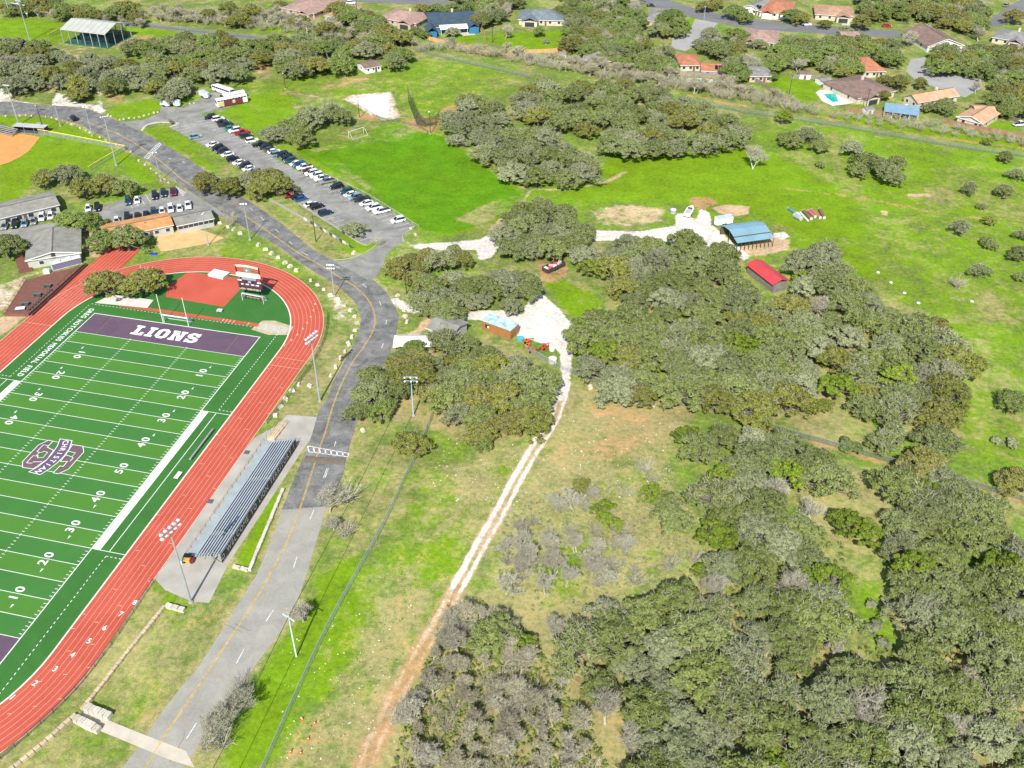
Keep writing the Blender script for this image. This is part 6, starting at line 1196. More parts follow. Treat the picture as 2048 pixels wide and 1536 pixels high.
WDF = mat('board_fence_tan', (.52, .30, .14), .9, .18, .8); WDB = mat('board_fence_brown', (.26, .15, .09), .9, .2, .8); WDG = mat('board_fence_grey', (.25, .22, .18), .9, .2, .8)
def board_fence(label, px, m_, h=1.8):
    t = fence(label, px, h, 'board_fence', m_, 2.4, m_, m_, .05); return t
for lab, px, m_ in [('tan board fence from the white shed to the oaks', [(1000, 110), (1060, 107), (1120, 104), (1195, 96)], WDF), ('tan board fence below the blue house', [(855, 80), (900, 90), (950, 102), (990, 112)], WDF), ('brown board fence behind the turquoise pool house', [(1690, 222), (1745, 228), (1800, 236)], WDB), ('brown board fence of the last orange roofed house', [(1885, 245), (1960, 262), (2060, 278)], WDB), ('greyish board fence dividing the lawns', [(1582, 158), (1610, 157), (1640, 158)], WDG), ('grey board fence slanting past the lawn', [(1490, 155), (1520, 170), (1560, 195), (1600, 213)], WDG), ('dark board fence beside the edge lawn', [(2010, 232), (2030, 245), (2045, 252)], WDG), ('tan board fence beside the blue house lawn', [(960, 52), (968, 70), (972, 82)], WDF), ('brown board fence below the orange house above the pool', [(1340, 148), (1380, 152), (1450, 156)], WDG)]:
    board_fence(lab, px, m_)
# banner fence along the lot
pb = GP([(540, 402), (580, 424), (620, 447), (662, 472), (705, 498)]); a = np.array(smooth(pb, 6)); s = np.r_[0, np.cumsum(np.hypot(*np.diff(a, axis=0).T))]
t = thing('banner_fence', 'low fence hung with sponsor banners between the road and the lot', 'fence'); n = 26; q = np.stack([np.interp(np.linspace(0, s[-1], n+1), s, a[:, k]) for k in (0, 1)], 1)
BC = [mat('banner_%d' % i, c, .7, .25, 3.) for i, c in enumerate([(.30, .30, .28), (.62, .62, .62), (.12, .05, .07), (.2, .22, .3), (.55, .5, .5), (.07, .07, .10)])]
for i in range(n+1): MB().tube([(*q[i], 0), (*q[i], 1.15)], .04, 5).put('post', STEEL, t)
for i in range(n):
    c = (q[i]+q[i+1])/2; d = q[i+1]-q[i]; MB().box((0, 0, .6), (float(np.hypot(*d))-.08, .03, .95)).put('banner', BC[0 if i < 11 else (i*5) % 6], t, (*c, 0), math.atan2(d[1], d[0]))
# backstop cage
BN = mesh_fabric('backstop_net', (.03, .03, .035), .5)
bk = GP([(817, 205), (823, 222), (829, 238), (834, 250), (850, 254), (872, 250), (879, 240)]); t = thing('backstop', 'tall dark backstop netting on poles beside the dull green field', 'backstop')
for i, c in enumerate(bk):
    h = 6.5 if i < 4 else 3.5; MB().tube([(*c, 0), (*c, h)], .07, 6).put('pole', DARKM, t)
for i in range(len(bk)-1):
    h0, h1 = (6.5 if i < 4 else 3.5), (6.5 if i+1 < 4 else 3.5); MB().add([(*bk[i], .1), (*bk[i+1], .1), (*bk[i+1], h1), (*bk[i], h0)], [(0, 1, 2, 3)]).put('net', BN, t)
fence('low timber edge fence between the two fields', [(745, 232), (770, 240), (830, 252), (855, 265)], .9, 'low_fence', CHD, 2.5, DARKM)
# --- low limestone walls, each capping stone its own piece
def stone_wall(label, px, wd, h, m_=TANST, ln=1.15, group='low stone walls'):
    p = GP(px); a = np.array(p); s = np.r_[0, np.cumsum(np.hypot(*np.diff(a, axis=0).T))]; n = max(2, int(s[-1]/ln)); t = thing('stone_wall', label, 'wall', (0, 0, 0), 0, group)
    for i in range(n):
        s0 = s[-1]*(i+.5)/n; c = [np.interp(s0, s, a[:, k]) for k in (0, 1)]; k = min(len(a)-2, int(np.searchsorted(s, s0)-1)); d = a[k+1]-a[k]; L_ = s[-1]/n*(.93+.05*tr0.random()); hh = h*(.9+.2*tr0.random())
        MB().box((0, 0, hh/2-.02), (L_, wd*(.9+.2*tr0.random()), hh), taper=.94).put('stone', m_, t, (*c, 0), math.atan2(d[1], d[0])+R(3*tr0.normal()))
    return t
tr0 = np.random.default_rng(5)
stone_wall('long low stone wall from the corner stub down to the walkway', [(330, 1214), (300, 1252), (260, 1300), (212, 1362), (165, 1421)], .7, .6); stone_wall('short stub of stone wall at the light pole end', [(333, 1213), (370, 1223)], .9, .75, LIME)
stone_wall('thick stone wall on the far side of the walkway mouth', [(174, 1418), (222, 1437)], 1.3, 1.1, LIME, .9); stone_wall('thick stone wall on the near side of the walkway mouth', [(152, 1440), (200, 1464)], 1.3, 1.1, LIME, .9); stone_wall('stone wall curving out of the picture below the walkway', [(153, 1430), (100, 1478), (32, 1534), (-40, 1590)], .8, .6)
stone_wall('pale straight stone wall on the grass strip behind the bleachers', [(567, 980), (540, 1045), (512, 1112), (500, 1143)], .7, .7, LIME); stone_wall('short return of the pale wall behind the bleachers', [(497, 1142), (466, 1135)], .6, .7, LIME)
# --- limestone blocks
def block_mesh(sd_, d):
    r = np.random.default_rng(sd_); b = MB().box((0, 0, d[2]/2-.06), d, taper=.88); b.v = [(x+r.normal()*.06*d[0], y+r.normal()*.06*d[1], z+(r.normal()*.05 if z > .1 else 0)) for x, y, z in b.v]; return b.mesh('block', LIME)
BLKS = [block_mesh(i, (1.2, .8, .65)) for i in range(5)]; SML = [block_mesh(10+i, (.75, .6, .45)) for i in range(4)]
def blocks(txt, label, group, ms=BLKS, name='limestone_block'):
    for i, s_ in enumerate(txt.split()):
        u, v_ = map(float, s_.split(',')); o = put(name, ms[tr0.integers(len(ms))], None, (*g2(u, v_), 0), tr0.random()*3.1, (.85+.35*tr0.random())); tag(o, label, 'stone block', group)
blocks('517,491 531,500 543,508 556,516 570,527 580,534 593,542 621,562 635,571 648,580', 'white limestone block in the row between the track bend and the road', 'blocks between bend and road')
blocks('661,592 675,600 688,612 701,622 710,634 714,648 711,662 704,675 697,689 690,704 681,717 671,735 662,752', 'white limestone block in the row along the inside of the road curve', 'blocks along the road curve')
blocks('597,770 620,773 584,783 572,799 561,815 550,832', 'white limestone block in the short row beside the track straight', 'blocks beside the straight')
blocks('12,233 40,232 52,231 64,232 92,234 103,236 113,239 135,246 143,249 160,257 172,262 180,266 200,275 212,281 232,291 262,304 278,322 290,330 302,338 313,347 321,353 329,359 337,366', 'small white stone in the row along the softball side of the upper road', 'stones along the upper road', SML, 'edge_stone')
blocks('240,240 247,239 258,237 269,237 279,235 288,232 298,229 308,226 316,225 217,230 222,233 380,208 388,207', 'small white stone edging the grass at the parking entrance', 'stones at the parking entrance', SML, 'edge_stone')
blocks('795,592 808,622 811,634 814,645', 'white limestone block in the row beside the road below the oak clump', 'blocks below the oak clump'); blocks('440,447 456,455 468,460 480,468', 'white limestone block in the row beside the grey classroom corner', 'blocks by the classroom')
blocks('1180,776 1197,780 1230,791 1252,795 1293,806 1307,812', 'white limestone block lying along the brown fence below the wood', 'blocks along the brown fence'); blocks('822,458 831,470 708,507 726,862', 'pale boulder at a turn of the road or lot', 'boulders at the lot mouth')
# stacked fence panels near the wood fence
t = thing('panel_stack', 'stack of grey fence panels lying beside the brown fence', 'panel stack', (*g2(1276, 804), 0), R(-4))
for k in range(4): MB().box((0, 0, .08+k*.09), (3.4, 1.5, .05), R(k*2)).put('panel', mat('panel_greygreen', (.34, .40, .38), .6), t)
# traffic cones / survey markers at the bottom
CON = mat('cone_orange', (.75, .13, .02), .6)
for i, (u, v_) in enumerate([(605, 1440), (630, 1448), (617, 1479), (582, 1505), (602, 1507)]):
    t = thing('traffic_cone', ['orange cone at the top of the five beside the fence', 'orange cone right of the topmost cone', 'orange cone in the middle of the five', 'orange cone nearest the chain-link fence at the bottom', 'orange cone lowest and right of the five'][i], 'cone', (*g2(u, v_), 0), 0, 'orange cones by the fence'); MB().box((0, 0, .03), (.5, .5, .06)).put('base', CON, t); MB().cyl((0, 0, .05), .19, .75, 10, r2=.04).put('cone_body', CON, t); MB().cyl((0, 0, .35), .135, .14, 10, r2=.105).put('white_band', WHITE, t)
# white well caps and stones in the meadow
for i, (u, v_) in enumerate([(1756, 545), (1782, 565), (1809, 586), (1837, 606), (1944, 603)]):
    o = put('well_cap', MB().cyl((0, 0, 0), .5, .2, 12, r2=.42).mesh('well_cap', WHITE), None, (*g2(u, v_), 0)); tag(o, ['white disc in the meadow, first of the slanting row from the barn', 'white disc in the meadow, second of the slanting row', 'white disc in the meadow, third of the slanting row', 'white disc in the meadow, fourth of the slanting row', 'white disc lying apart in the open meadow'][i], 'cap', 'white discs in the meadow')
# scattered pale rocks of the rough ground
rk = MB(); 
for _ in range(420):
    u, v_ = (tr0.uniform(850, 1340), tr0.uniform(830, 1010)) if tr0.random() < .6 else (tr0.uniform(560, 900), tr0.uniform(1200, 1530))
    if u < 880 and v_ < 900: continue
    x, y = g2(u, v_); d = .10+.16*tr0.random()**2; rk.box((x, y, d*.2), (d*1.5, d, d*.6), tr0.random()*3, taper=.7)
tag(rk.put('loose_rocks', LIME), 'small pale rocks scattered over the rough ground by the rutted track', 'rocks', kind='stuff')
# ================================================================ TREES: prototypes, then every tree set out as itself
def leaf_mat(name, c1, c2, c3, rnd=.2, trans=.25):
    "leaf colour wanders from clump to clump and from tree to tree; thin leaves let some light through"
    m = bpy.data.materials.new(name); m.use_nodes = True; nt = m.node_tree; L = nt.links.new; b = nt.nodes['Principled BSDF']
    b.inputs['Roughness'].default_value = .65; b.inputs['Specular IOR Level'].default_value = .25
    at = nd(nt, 'ShaderNodeAttribute', attribute_name='tone'); oi = nd(nt, 'ShaderNodeObjectInfo')
    mx = nd(nt, 'ShaderNodeMix', data_type='RGBA'); mx.inputs[6].default_value = (*c1, 1); mx.inputs[7].default_value = (*c2, 1); L(at.outputs['Fac'], mx.inputs[0])
    m2 = nd(nt, 'ShaderNodeMix', data_type='RGBA'); m2.inputs[7].default_value = (*c3, 1); L(mx.outputs[2], m2.inputs[6])
    fr = nd(nt, 'ShaderNodeMath', operation='FRACT'); ml = nd(nt, 'ShaderNodeMath', operation='MULTIPLY'); ml.inputs[1].default_value = 5.17; L(oi.outputs['Random'], ml.inputs[0]); L(ml.outputs[0], fr.inputs[0])
    pw = nd(nt, 'ShaderNodeMath', operation='POWER'); pw.inputs[1].default_value = 2.2; L(fr.outputs[0], pw.inputs[0]); L(pw.outputs[0], m2.inputs[0])
    hs = nd(nt, 'ShaderNodeHueSaturation'); mr = nd(nt, 'ShaderNodeMapRange'); mr.inputs[3].default_value = 1-rnd; mr.inputs[4].default_value = 1+rnd
    L(oi.outputs['Random'], mr.inputs[0]); L(mr.outputs[0], hs.inputs['Value']); L(m2.outputs[2], hs.inputs['Color']); L(hs.outputs[0], b.inputs['Base Color'])
    t = nd(nt, 'ShaderNodeBsdfTranslucent'); L(hs.outputs[0], t.inputs['Color']); ms = nd(nt, 'ShaderNodeMixShader'); ms.inputs[0].default_value = trans
    L(b.outputs[0], ms.inputs[1]); L(t.outputs[0], ms.inputs[2]); L(ms.outputs[0], nt.nodes['Material Output'].inputs['Surface']); return m
BARK = mat('oak_bark', (.16, .145, .125), .95, .3, 3., rnd=.15); TWIG = mat('grey_twigs', (.37, .355, .265), .95, .25, 2., rnd=.15)
BROWN = mat('brown_twigs', (.365, .34, .235), .95, .25, 2., rnd=.18)
LEAF = {'oak': leaf_mat('oak_leaves', (.096, .135, .026), (.222, .258, .070), (.168, .203, .076), trans=.15), 'olive': leaf_mat('olive_leaves', (.115, .140, .017), (.228, .238, .044), (.185, .176, .04), trans=.15),
        'grey': leaf_mat('grey_leaves', (.155, .182, .085), (.305, .328, .178), (.18, .212, .092), trans=.15), 'juniper': leaf_mat('juniper_leaves', (.085, .142, .010), (.190, .258, .022), (.18, .235, .03), trans=.15),
        'green': leaf_mat('green_oak_leaves', (.090, .155, .020), (.205, .270, .050), (.165, .215, .055), trans=.15)}
def cloud(r, cen, rad, n, size, flat=.8, outw=1., up=.55):
    "n leaf clumps (bent quads) over each blob; returns verts, quads, tone"
    cen = np.asarray(cen, float); k = len(cen); rad = np.asarray(rad, float)
    d = r.normal(size=(k, n, 3)); d /= np.linalg.norm(d, axis=2, keepdims=True); d[..., 2] = np.abs(d[..., 2])*.9-.25*(r.random((k, n)) < .35)
    rr = rad[:, None]*(.62+.42*r.random((k, n)))
    p = cen[:, None]+d*rr[..., None]*np.array([1, 1, flat])
    nr = d*outw+r.normal(size=d.shape)*.45+np.array([0, 0, up]); nr /= np.linalg.norm(nr, axis=2, keepdims=True)
    t = np.cross(nr, r.normal(size=nr.shape)); t /= np.linalg.norm(t, axis=2, keepdims=True); b = np.cross(nr, t)
    s = size*(.6+.8*r.random((k, n, 1))); asp = .55+.5*r.random((k, n, 1))
    q = np.stack([p-t*s-b*s*asp*.4, p+t*s*.3-b*s*asp+nr*s*.25, p+t*s+b*s*asp*.5, p-t*s*.4+b*s*asp-nr*s*.2], 2).reshape(-1, 3)
    tone = np.repeat(np.clip(r.random((k, 1))*.6+r.random((k, n))*.5, 0, 1).ravel(), 4)
    return q, np.arange(len(q)).reshape(-1, 4), tone
def leaf_mesh(name, parts, mats):
    vs, fs, tn, mi, o = [], [], [], [], 0
    for (q, f, t, k) in parts: vs.append(q); fs.append(f+o); tn.append(t); mi += [k]*len(f); o += len(q)
    me = bpy.data.meshes.new(name); v_ = np.concatenate(vs); f_ = np.concatenate(fs)
    me.vertices.add(len(v_)); me.vertices.foreach_set('co', v_.ravel().astype(np.float32)); me.loops.add(f_.size); me.loops.foreach_set('vertex_index', f_.ravel().astype(np.int32))
    me.polygons.add(len(f_)); me.polygons.foreach_set('loop_start', np.arange(0, f_.size, 4, dtype=np.int32))
    for m_ in mats: me.materials.append(m_)
    me.polygons.foreach_set('material_index', np.array(mi, np.int32))
    me.attributes.new('tone', 'FLOAT', 'POINT').data.foreach_set('value', np.concatenate(tn).astype(np.float32)); me.update(); return me
def twig_quads(r, cen, rad, n, ln, wd):
    cen = np.asarray(cen, float); k = len(cen); d = r.normal(size=(k, n, 3)); d /= np.linalg.norm(d, axis=2, keepdims=True); d[..., 2] = np.abs(d[..., 2])
    p = cen[:, None]+d*np.asarray(rad)[:, None, None]*(.6+.45*r.random((k, n, 1))); t = d*.7+r.normal(size=d.shape)*.6; t /= np.linalg.norm(t, axis=2, keepdims=True)
    s = np.cross(t, d+.01); s /= np.linalg.norm(s, axis=2, keepdims=True); l_ = ln*(.5+r.random((k, n, 1)))
    q = np.stack([p-s*wd, p+s*wd, p+t*l_+s*wd*.4, p+t*l_-s*wd*.4], 2).reshape(-1, 3)
    return q, np.arange(len(q)).reshape(-1, 4), np.full(len(q), .5)
def oak_proto(seed, kind, rad=4.6, hgt=5.7, lobes=110, leaves=80, size=.150, open_=.0, twig=3):
    r = np.random.default_rng(seed); cen, rr = [], []
    sq = 1+.25*r.normal(); ang0 = r.random()*6.3
    for i in range(lobes):
        a = r.random()*6.283; q = math.sqrt(r.random()); ed = 1+.22*math.sin(2*a+ang0)+.13*math.sin(5*a+ang0*2)
        x, y = q*rad*.86*ed*math.cos(a), q*rad*.86*ed*math.sin(a)
        z = hgt*(.46+.40*math.sqrt(max(0, 1-q*q))*(.8+.35*r.random()))-.5*q
        if r.random() < .3: z -= hgt*.2*r.random()
        cen.append((x, y, z)); rr.append(rad*(.09+.12*r.random()))
    leaf = cloud(r, cen, rr, leaves, size); tw = twig_quads(r, cen, rr, twig, .75, .03)
    crown = leaf_mesh('crown', [(*leaf, 0), (*tw, 1)], [LEAF[kind], TWIG])
    tb = MB(); ns = 1+int(r.random() < .5)+int(r.random() < .3)
    forks = []
    for s in range(ns):
        a = r.random()*6.283; b = (math.cos(a)*.35*(ns > 1), math.sin(a)*.35*(ns > 1), -.2); f = (b[0]+r.normal()*.5, b[1]+r.normal()*.5, hgt*.28+r.random()*.5)
        tb.tube([b, f], [.30, .23], 6); forks.append(f)
    for c, q in zip(cen, rr):
        f = min(forks, key=lambda p: math.dist(p, c)); m_ = [f[i]*.45+c[i]*.55 for i in range(3)]; m_[2] += .25*r.normal()
        tb.tube([f, m_, (c[0], c[1], c[2]+q*.25)], [.13, .07, .025], 3, cap=False)
    return (tb.mesh('trunk', BARK), crown)
def bare_proto(seed, m_, hgt=6.5, rad=4.2, depth=4, nb=4, r0=.20, tk=1., spread=.75):
    r = np.random.default_rng(seed); tb, cb = MB(), MB()
    def grow_(p, d, ln, rad_, lv):
        q = p+d*ln*.5+Vector(r.normal(size=3)*ln*.06); e = q+(d+Vector(r.normal(size=3)*.18)).normalized()*ln*.5
        (tb if lv <= 1 else cb).tube([p, q, e], [rad_, rad_*.82, rad_*.62], 4 if lv < 2 else 3, cap=False)
        if lv >= depth: return
        for k in range(nb+(lv > 1)+(lv == 0)):
            nd_ = (d*(.75 if lv else .9)+Vector(r.normal(size=3))*spread); nd_.z = abs(nd_.z)*(.8 if lv else 1)+.38; nd_.normalize()
            s = q.lerp(e, r.random()) if k else e
            grow_(s, nd_, ln*(.55+.25*r.random()), max(rad_*.52, .012*tk), lv+1)
    for s in range(1+int(r.random()*2.4)):
        grow_(Vector((r.normal()*.2, r.normal()*.2, -.15)), Vector((r.normal()*.35, r.normal()*.35, 1)).normalized(), hgt*.36, r0, 0)
    return (tb.mesh('trunk', m_), cb.mesh('branches', m_))
def shrub_proto(seed, kind, rad=1.3, hgt=1.6, lobes=9, leaves=80, size=.17):
    r = np.random.default_rng(seed); cen = [(r.normal()*rad*.4, r.normal()*rad*.4, hgt*(.35+.3*r.random())) for _ in range(lobes)]; rr = [rad*(.3+.2*r.random()) for _ in cen]
    tb = MB()
    for c in cen: tb.tube([(0, 0, -.05), (c[0]*.5, c[1]*.5, c[2]*.5), c], [.06, .04, .015], 4, cap=False)
    return (tb.mesh('stem', BARK), leaf_mesh('foliage', [(*cloud(r, cen, rr, leaves, size), 0)], [LEAF[kind]]))
def brush_proto(seed, m_, rad=2.0, hgt=2.7, n=34):
    r = np.random.default_rng(seed); tb, cb = MB(), MB()
    for i in range(n):
        a = r.random()*6.283; q = rad*math.sqrt(r.random()); e = Vector((q*math.cos(a), q*math.sin(a), hgt*(.55+.45*r.random()))); m2 = e*.5+Vector(r.normal(size=3)*.15)
        tb.tube([(r.normal()*.15, r.normal()*.15, -.05), m2, e], [.035, .028, .012], 3, cap=False)
        for k in range(9):
            s = m2.lerp(e, r.random()); d = (e*.4+Vector(r.normal(size=3))*.8); d.z = abs(d.z)*.8; cb.tube([s, s+d.normalized()*(.35+.55*r.random())], [.014, .009], 3, cap=False)
    return (tb.mesh('stems', m_), cb.mesh('twigs', m_))
PROTO = {k: [oak_proto(sd_+i, k) for i in range(n_)] for k, sd_, n_ in (('oak', 10, 5), ('olive', 30, 4), ('grey', 50, 4), ('green', 60, 3))}
PROTO['grey'] += [oak_proto(57, 'grey', lobes=85, leaves=48, twig=10)]
PROTO['oak'] += [oak_proto(17, 'oak', lobes=85, leaves=50, twig=10)]
PROTO['juniper'] = [oak_proto(70+i, 'juniper', 3.6, 5.6, 60, 75, .16, twig=0) for i in range(3)]
PROTO['bare'] = [bare_proto(80+i, TWIG, nb=5, tk=1.6, spread=.8) for i in range(4)]; PROTO['brown'] = [bare_proto(90+i, BROWN, 5., 3.5, nb=5, tk=1.7, spread=.85) for i in range(4)]
PROTO['shrub'] = [shrub_proto(100+i, 'oak') for i in range(3)]; PROTO['jshrub'] = [shrub_proto(105+i, 'juniper') for i in range(2)]; PROTO['gshrub'] = [shrub_proto(108+i, 'grey') for i in range(2)]
PROTO['brush'] = [brush_proto(110+i, BROWN) for i in range(3)]; PROTO['gbrush'] = [brush_proto(115+i, TWIG) for i in range(3)]
NAMES = dict(oak='live_oak', olive='olive_leaved_tree', grey='grey_leaved_tree', green='green_leaved_tree', juniper='juniper_tree', bare='bare_tree', brown='bare_tree', shrub='leafy_shrub', jshrub='leafy_shrub', gshrub='leafy_shrub', brush='bare_shrub', gbrush='bare_shrub')
CATS = dict(live_oak='tree', olive_leaved_tree='tree', grey_leaved_tree='tree', green_leaved_tree='tree', juniper_tree='tree', bare_tree='tree', leafy_shrub='shrub', bare_shrub='shrub')
RADS = dict(oak=4.6, olive=4.6, grey=4.6, green=4.6, juniper=3.4, bare=4.2, brown=3.6, shrub=1.1, jshrub=1.1, gshrub=1.1, brush=1.8, gbrush=1.8)
tr = np.random.default_rng(2024); COUNT = {}
def plant(kind, x, y, rad, label, group=None, hs=None):
    nm = NAMES[kind]; COUNT[nm] = COUNT.get(nm, 0)+1
    t = thing(nm, label, CATS[nm], (x, y, 0), tr.random()*6.283, group); s = rad/RADS[kind]
    h = s*(hs or (.85+.3*tr.random())) if s < 1.25 else (1.25+(s-1.25)*.35)*(hs or (.9+.2*tr.random()))
    t.scale = (s, s, h)
    for me in PROTO[kind][tr.integers(len(PROTO[kind]))]: put(me.name, me, t)
    return t
def inside(pt, poly):
    x, y = pt; c = False
    for i in range(len(poly)):
        a, b = poly[i], poly[i-1]
        if (a[1] > y) != (b[1] > y) and x < (b[0]-a[0])*(y-a[1])/(b[1]-a[1])+a[0]: c = not c
    return c
def grove(px, gap, mix, rad, label, group, holes=(), zc=3.6, limit=400, marks=None, inset=.26):
    "trees set through the area whose canopy covers the pixel outline px"
    poly = GP(px, zc); hl = [GP(h, zc) for h in holes]; a = np.array(poly); got = []; tries = 0
    ins_ = rad*inset; edges = [(q[i], q[i-1]) for q in [poly]+hl for i in range(len(q))]
    while tries < 5000 and len(got) < limit:
        tries += 1; p = a.min(0)+tr.random(2)*(a.max(0)-a.min(0))
        if not inside(p, poly) or any(inside(p, h) for h in hl): continue
        if any((p[0]-q[0])**2+(p[1]-q[1])**2 < gap*gap for q in got): continue
        if ins_ and min(float(_segd(p[0], p[1], *e)) for e in edges) < ins_: continue
        got.append(p)
    ks, ws = zip(*mix.items()); ws = np.array(ws)/sum(ws)
    for p in got:
        k = ks[tr.choice(len(ks), p=ws)]; f = RADS[k]/4.6 if k not in ('juniper',) else .72
        if k in ('bare', 'brown'): f = .8
        lb = label[NAMES[k]] if isinstance(label, dict) else label
        if marks:
            mk_ = min(marks, key=lambda m_: math.dist(g2(*m_[1], zc), p))[0]; lb += ', '+mk_
        if k in ('olive', 'grey', 'green') and not isinstance(label, dict): lb = {'olive': 'yellowish ', 'grey': 'silvery ', 'green': 'bright '}[k]+lb.replace('yellowish ', '').replace('silvery ', '').replace('grey-green ', '').replace('olive ', '')
        plant(k, p[0], p[1], max(.5, rad*f*(.72+.5*tr.random())), lb, group+(' ('+NAMES[k].replace('_', ' ')+')' if isinstance(label, dict) else ''))
    return got
# ---- the woods
LAB = lambda o, j, b, s='low leafy shrub in the same wood', r_='low bare shrub in the same wood': dict(live_oak=o, olive_leaved_tree=o.replace('grey-green live oak', 'yellowish olive oak').replace('grey leafed', 'olive'), grey_leaved_tree=o.replace('grey-green live oak', 'silvery grey oak'), green_leaved_tree=o.replace('grey-green live oak', 'dense green oak'), juniper_tree=j, bare_tree=b, leafy_shrub=s, bare_shrub=r_)
grove([(1060, 1225), (1110, 1205), (1250, 1205), (1340, 1185), (1410, 1160), (1425, 1080), (1405, 1000), (1415, 950), (1360, 895), (1375, 850), (1440, 840), (1540, 850), (1590, 885), (1650, 915), (1668, 960), (1660, 1010), (1665, 1060), (1660, 1120), (1690, 1200), (1710, 1290), (1745, 1345), (1800, 1345), (1835, 1270), (1790, 1175), (1830, 1160),
       (1910, 1120), (2000, 1090), (2110, 1130), (2110, 1620), (1230, 1620), (1200, 1470), (1170, 1420), (1080, 1330)], 5.2, dict(oak=.52, grey=.28, juniper=.08, bare=.12), 5.4,
      LAB('grey-green live oak of the lower wood', 'bright green juniper of the lower wood', 'pale leafless tree of the lower wood'), 'trees of the lower wood', holes=[[(1700, 1375), (1800, 1365), (1815, 1460), (1760, 1490), (1700, 1470)]], marks=[('beside the clearing', (1420, 1000)), ('above the thicket', (1130, 1290)), ('at the bottom edge', (1400, 1480)), ('around the huge leafless tree', (1740, 1420)), ('beside the grassy gap', (1700, 1150)), ('in the corner', (1960, 1450)), ('below the brown fence', (1560, 900)), ('at the picture edge', (1990, 1200)), ('in its middle', (1500, 1250))])
grove([(1150, 660), (1195, 640), (1235, 570), (1150, 540), (1150, 500), (1250, 478), (1340, 480), (1420, 488), (1470, 520), (1500, 590), (1560, 600), (1590, 560), (1570, 510), (1640, 492), (1700, 550), (1760, 615), (1840, 625), (1905, 650), (1935, 710), (1935, 800), (1905, 890), (1880, 960), (1820, 985), (1790, 950), (1800, 890), (1740, 880),
       (1690, 800), (1650, 770), (1600, 780), (1585, 830), (1480, 835), (1400, 815), (1290, 795), (1235, 790), (1165, 735)], 5.9, dict(oak=.58, grey=.16, olive=.14, juniper=.08, bare=.04), 5.6,
      LAB('grey-green live oak of the middle wood', 'bright juniper among the oaks of the middle wood', 'leafless grey tree among the oaks of the middle wood'), 'trees of the middle wood',
      holes=[[(1215, 590), (1260, 610), (1250, 650), (1200, 630)], [(1480, 505), (1590, 520), (1590, 600), (1540, 600)]], marks=[('near the white yard', (1190, 680)), ('near the caliche road', (1300, 500)), ('beside the red roof', (1530, 620)), ('nearest the meadow', (1900, 720)), ('along the brown fence', (1400, 780)), ('at the lower tip', (1860, 930)), ('in its middle', (1400, 660)), ('by the small clearing', (1680, 740))])
grove([(1775, 960), (1840, 905), (1895, 960), (1970, 1010), (2005, 1080), (1900, 1115), (1800, 1150), (1770, 1060)], 5.2, dict(oak=.7, grey=.15, juniper=.15), 5.2, LAB('grey-green live oak in the strip of wood below the brown fence line', 'juniper in the strip of wood below the brown fence line', '-'), 'trees of the fence strip')
grove([(685, 815), (705, 765), (785, 720), (800, 690), (870, 680), (960, 675), (1040, 705), (1085, 745), (1098, 790), (1075, 850), (1010, 865), (965, 885), (935, 855), (865, 800), (830, 780), (770, 835), (710, 845)], 5.3, dict(oak=.5, olive=.38, green=.12), 4.8, 'olive live oak in the grove between the road and the rutted track', 'oaks of the roadside grove')
grove([(985, 475), (1010, 435), (1080, 405), (1140, 415), (1188, 450), (1192, 488), (1150, 500), (1080, 500), (1010, 505)], 5.6, dict(oak=.8, grey=.2), 4.6, 'live oak in the clump between the playing field and the caliche road', 'oaks by the caliche road')
grove([(780, 540), (785, 510), (850, 495), (930, 485), (955, 505), (935, 530), (880, 530), (830, 555)], 5.2, dict(olive=.75, oak=.25), 4.2, 'yellowish live oak in the clump at the parking lot entrance', 'oaks at the lot entrance')
grove([(815, 595), (850, 565), (900, 550), (960, 540), (1060, 540), (1080, 580), (1060, 615), (1010, 610), (960, 600), (920, 625), (865, 635), (835, 615)], 5.2, dict(grey=.62, oak=.28, olive=.1), 4.5, 'silvery grey oak in the clump above the grey roofed shop', 'oaks above the shop')
UPM = [('nearest the chain-link fence', (1250, 180)), ('at the meadow tip', (1440, 270)), ('above the bright meadow', (1320, 300)), ('in its middle', (1180, 225)), ('at its dull green field end', (1060, 190))]
grove([(1030, 215), (1040, 185), (1060, 160), (1130, 172), (1230, 160), (1330, 180), (1400, 210), (1440, 235), (1498, 258), (1485, 292), (1420, 302), (1380, 292), (1340, 312), (1280, 320), (1225, 302), (1190, 268), (1130, 255), (1065, 250)], 7.4, dict(oak=.78, grey=.12, olive=.1), 6.0, 'grey-green live oak of the grove above the meadow', 'oaks of the upper grove', holes=[[(1205, 245), (1240, 240), (1250, 262), (1215, 268)], [(1350, 250), (1380, 250), (1385, 270), (1355, 270)]], marks=UPM)
grove([(885, 238), (930, 200), (985, 195), (1015, 225), (1010, 262), (960, 285), (920, 285), (885, 262)], 6.8, dict(oak=.5, grey=.5), 5.4, 'grey-green live oak in the clump at the corner of the playing field', 'oaks at the field corner')
grove([(955, 285), (1000, 268), (1060, 265), (1130, 283), (1200, 318), (1208, 350), (1150, 370), (1080, 370), (1010, 345), (962, 318)], 6.8, dict(oak=.45, grey=.55), 5.6, 'grey-green live oak in the clump above the rutted trail', 'oaks above the rutted trail')
grove([(0, 85), (90, 95), (130, 110), (210, 112), (290, 125), (350, 155), (385, 180), (340, 195), (290, 180), (240, 175), (170, 185), (140, 195), (100, 165), (70, 180), (30, 180), (-40, 165), (-40, 90)], 7.6, dict(grey=.6, oak=.2, olive=.15, bare=.05), 5.6, LAB('grey-green live oak in the thin wood beside the upper road', '-', 'leafless grey tree in the thin wood beside the upper road'), 'trees by the upper road',
      holes=[[(180, 150), (210, 150), (215, 190), (180, 190)], [(85, 110), (130, 115), (110, 150), (75, 140)]])
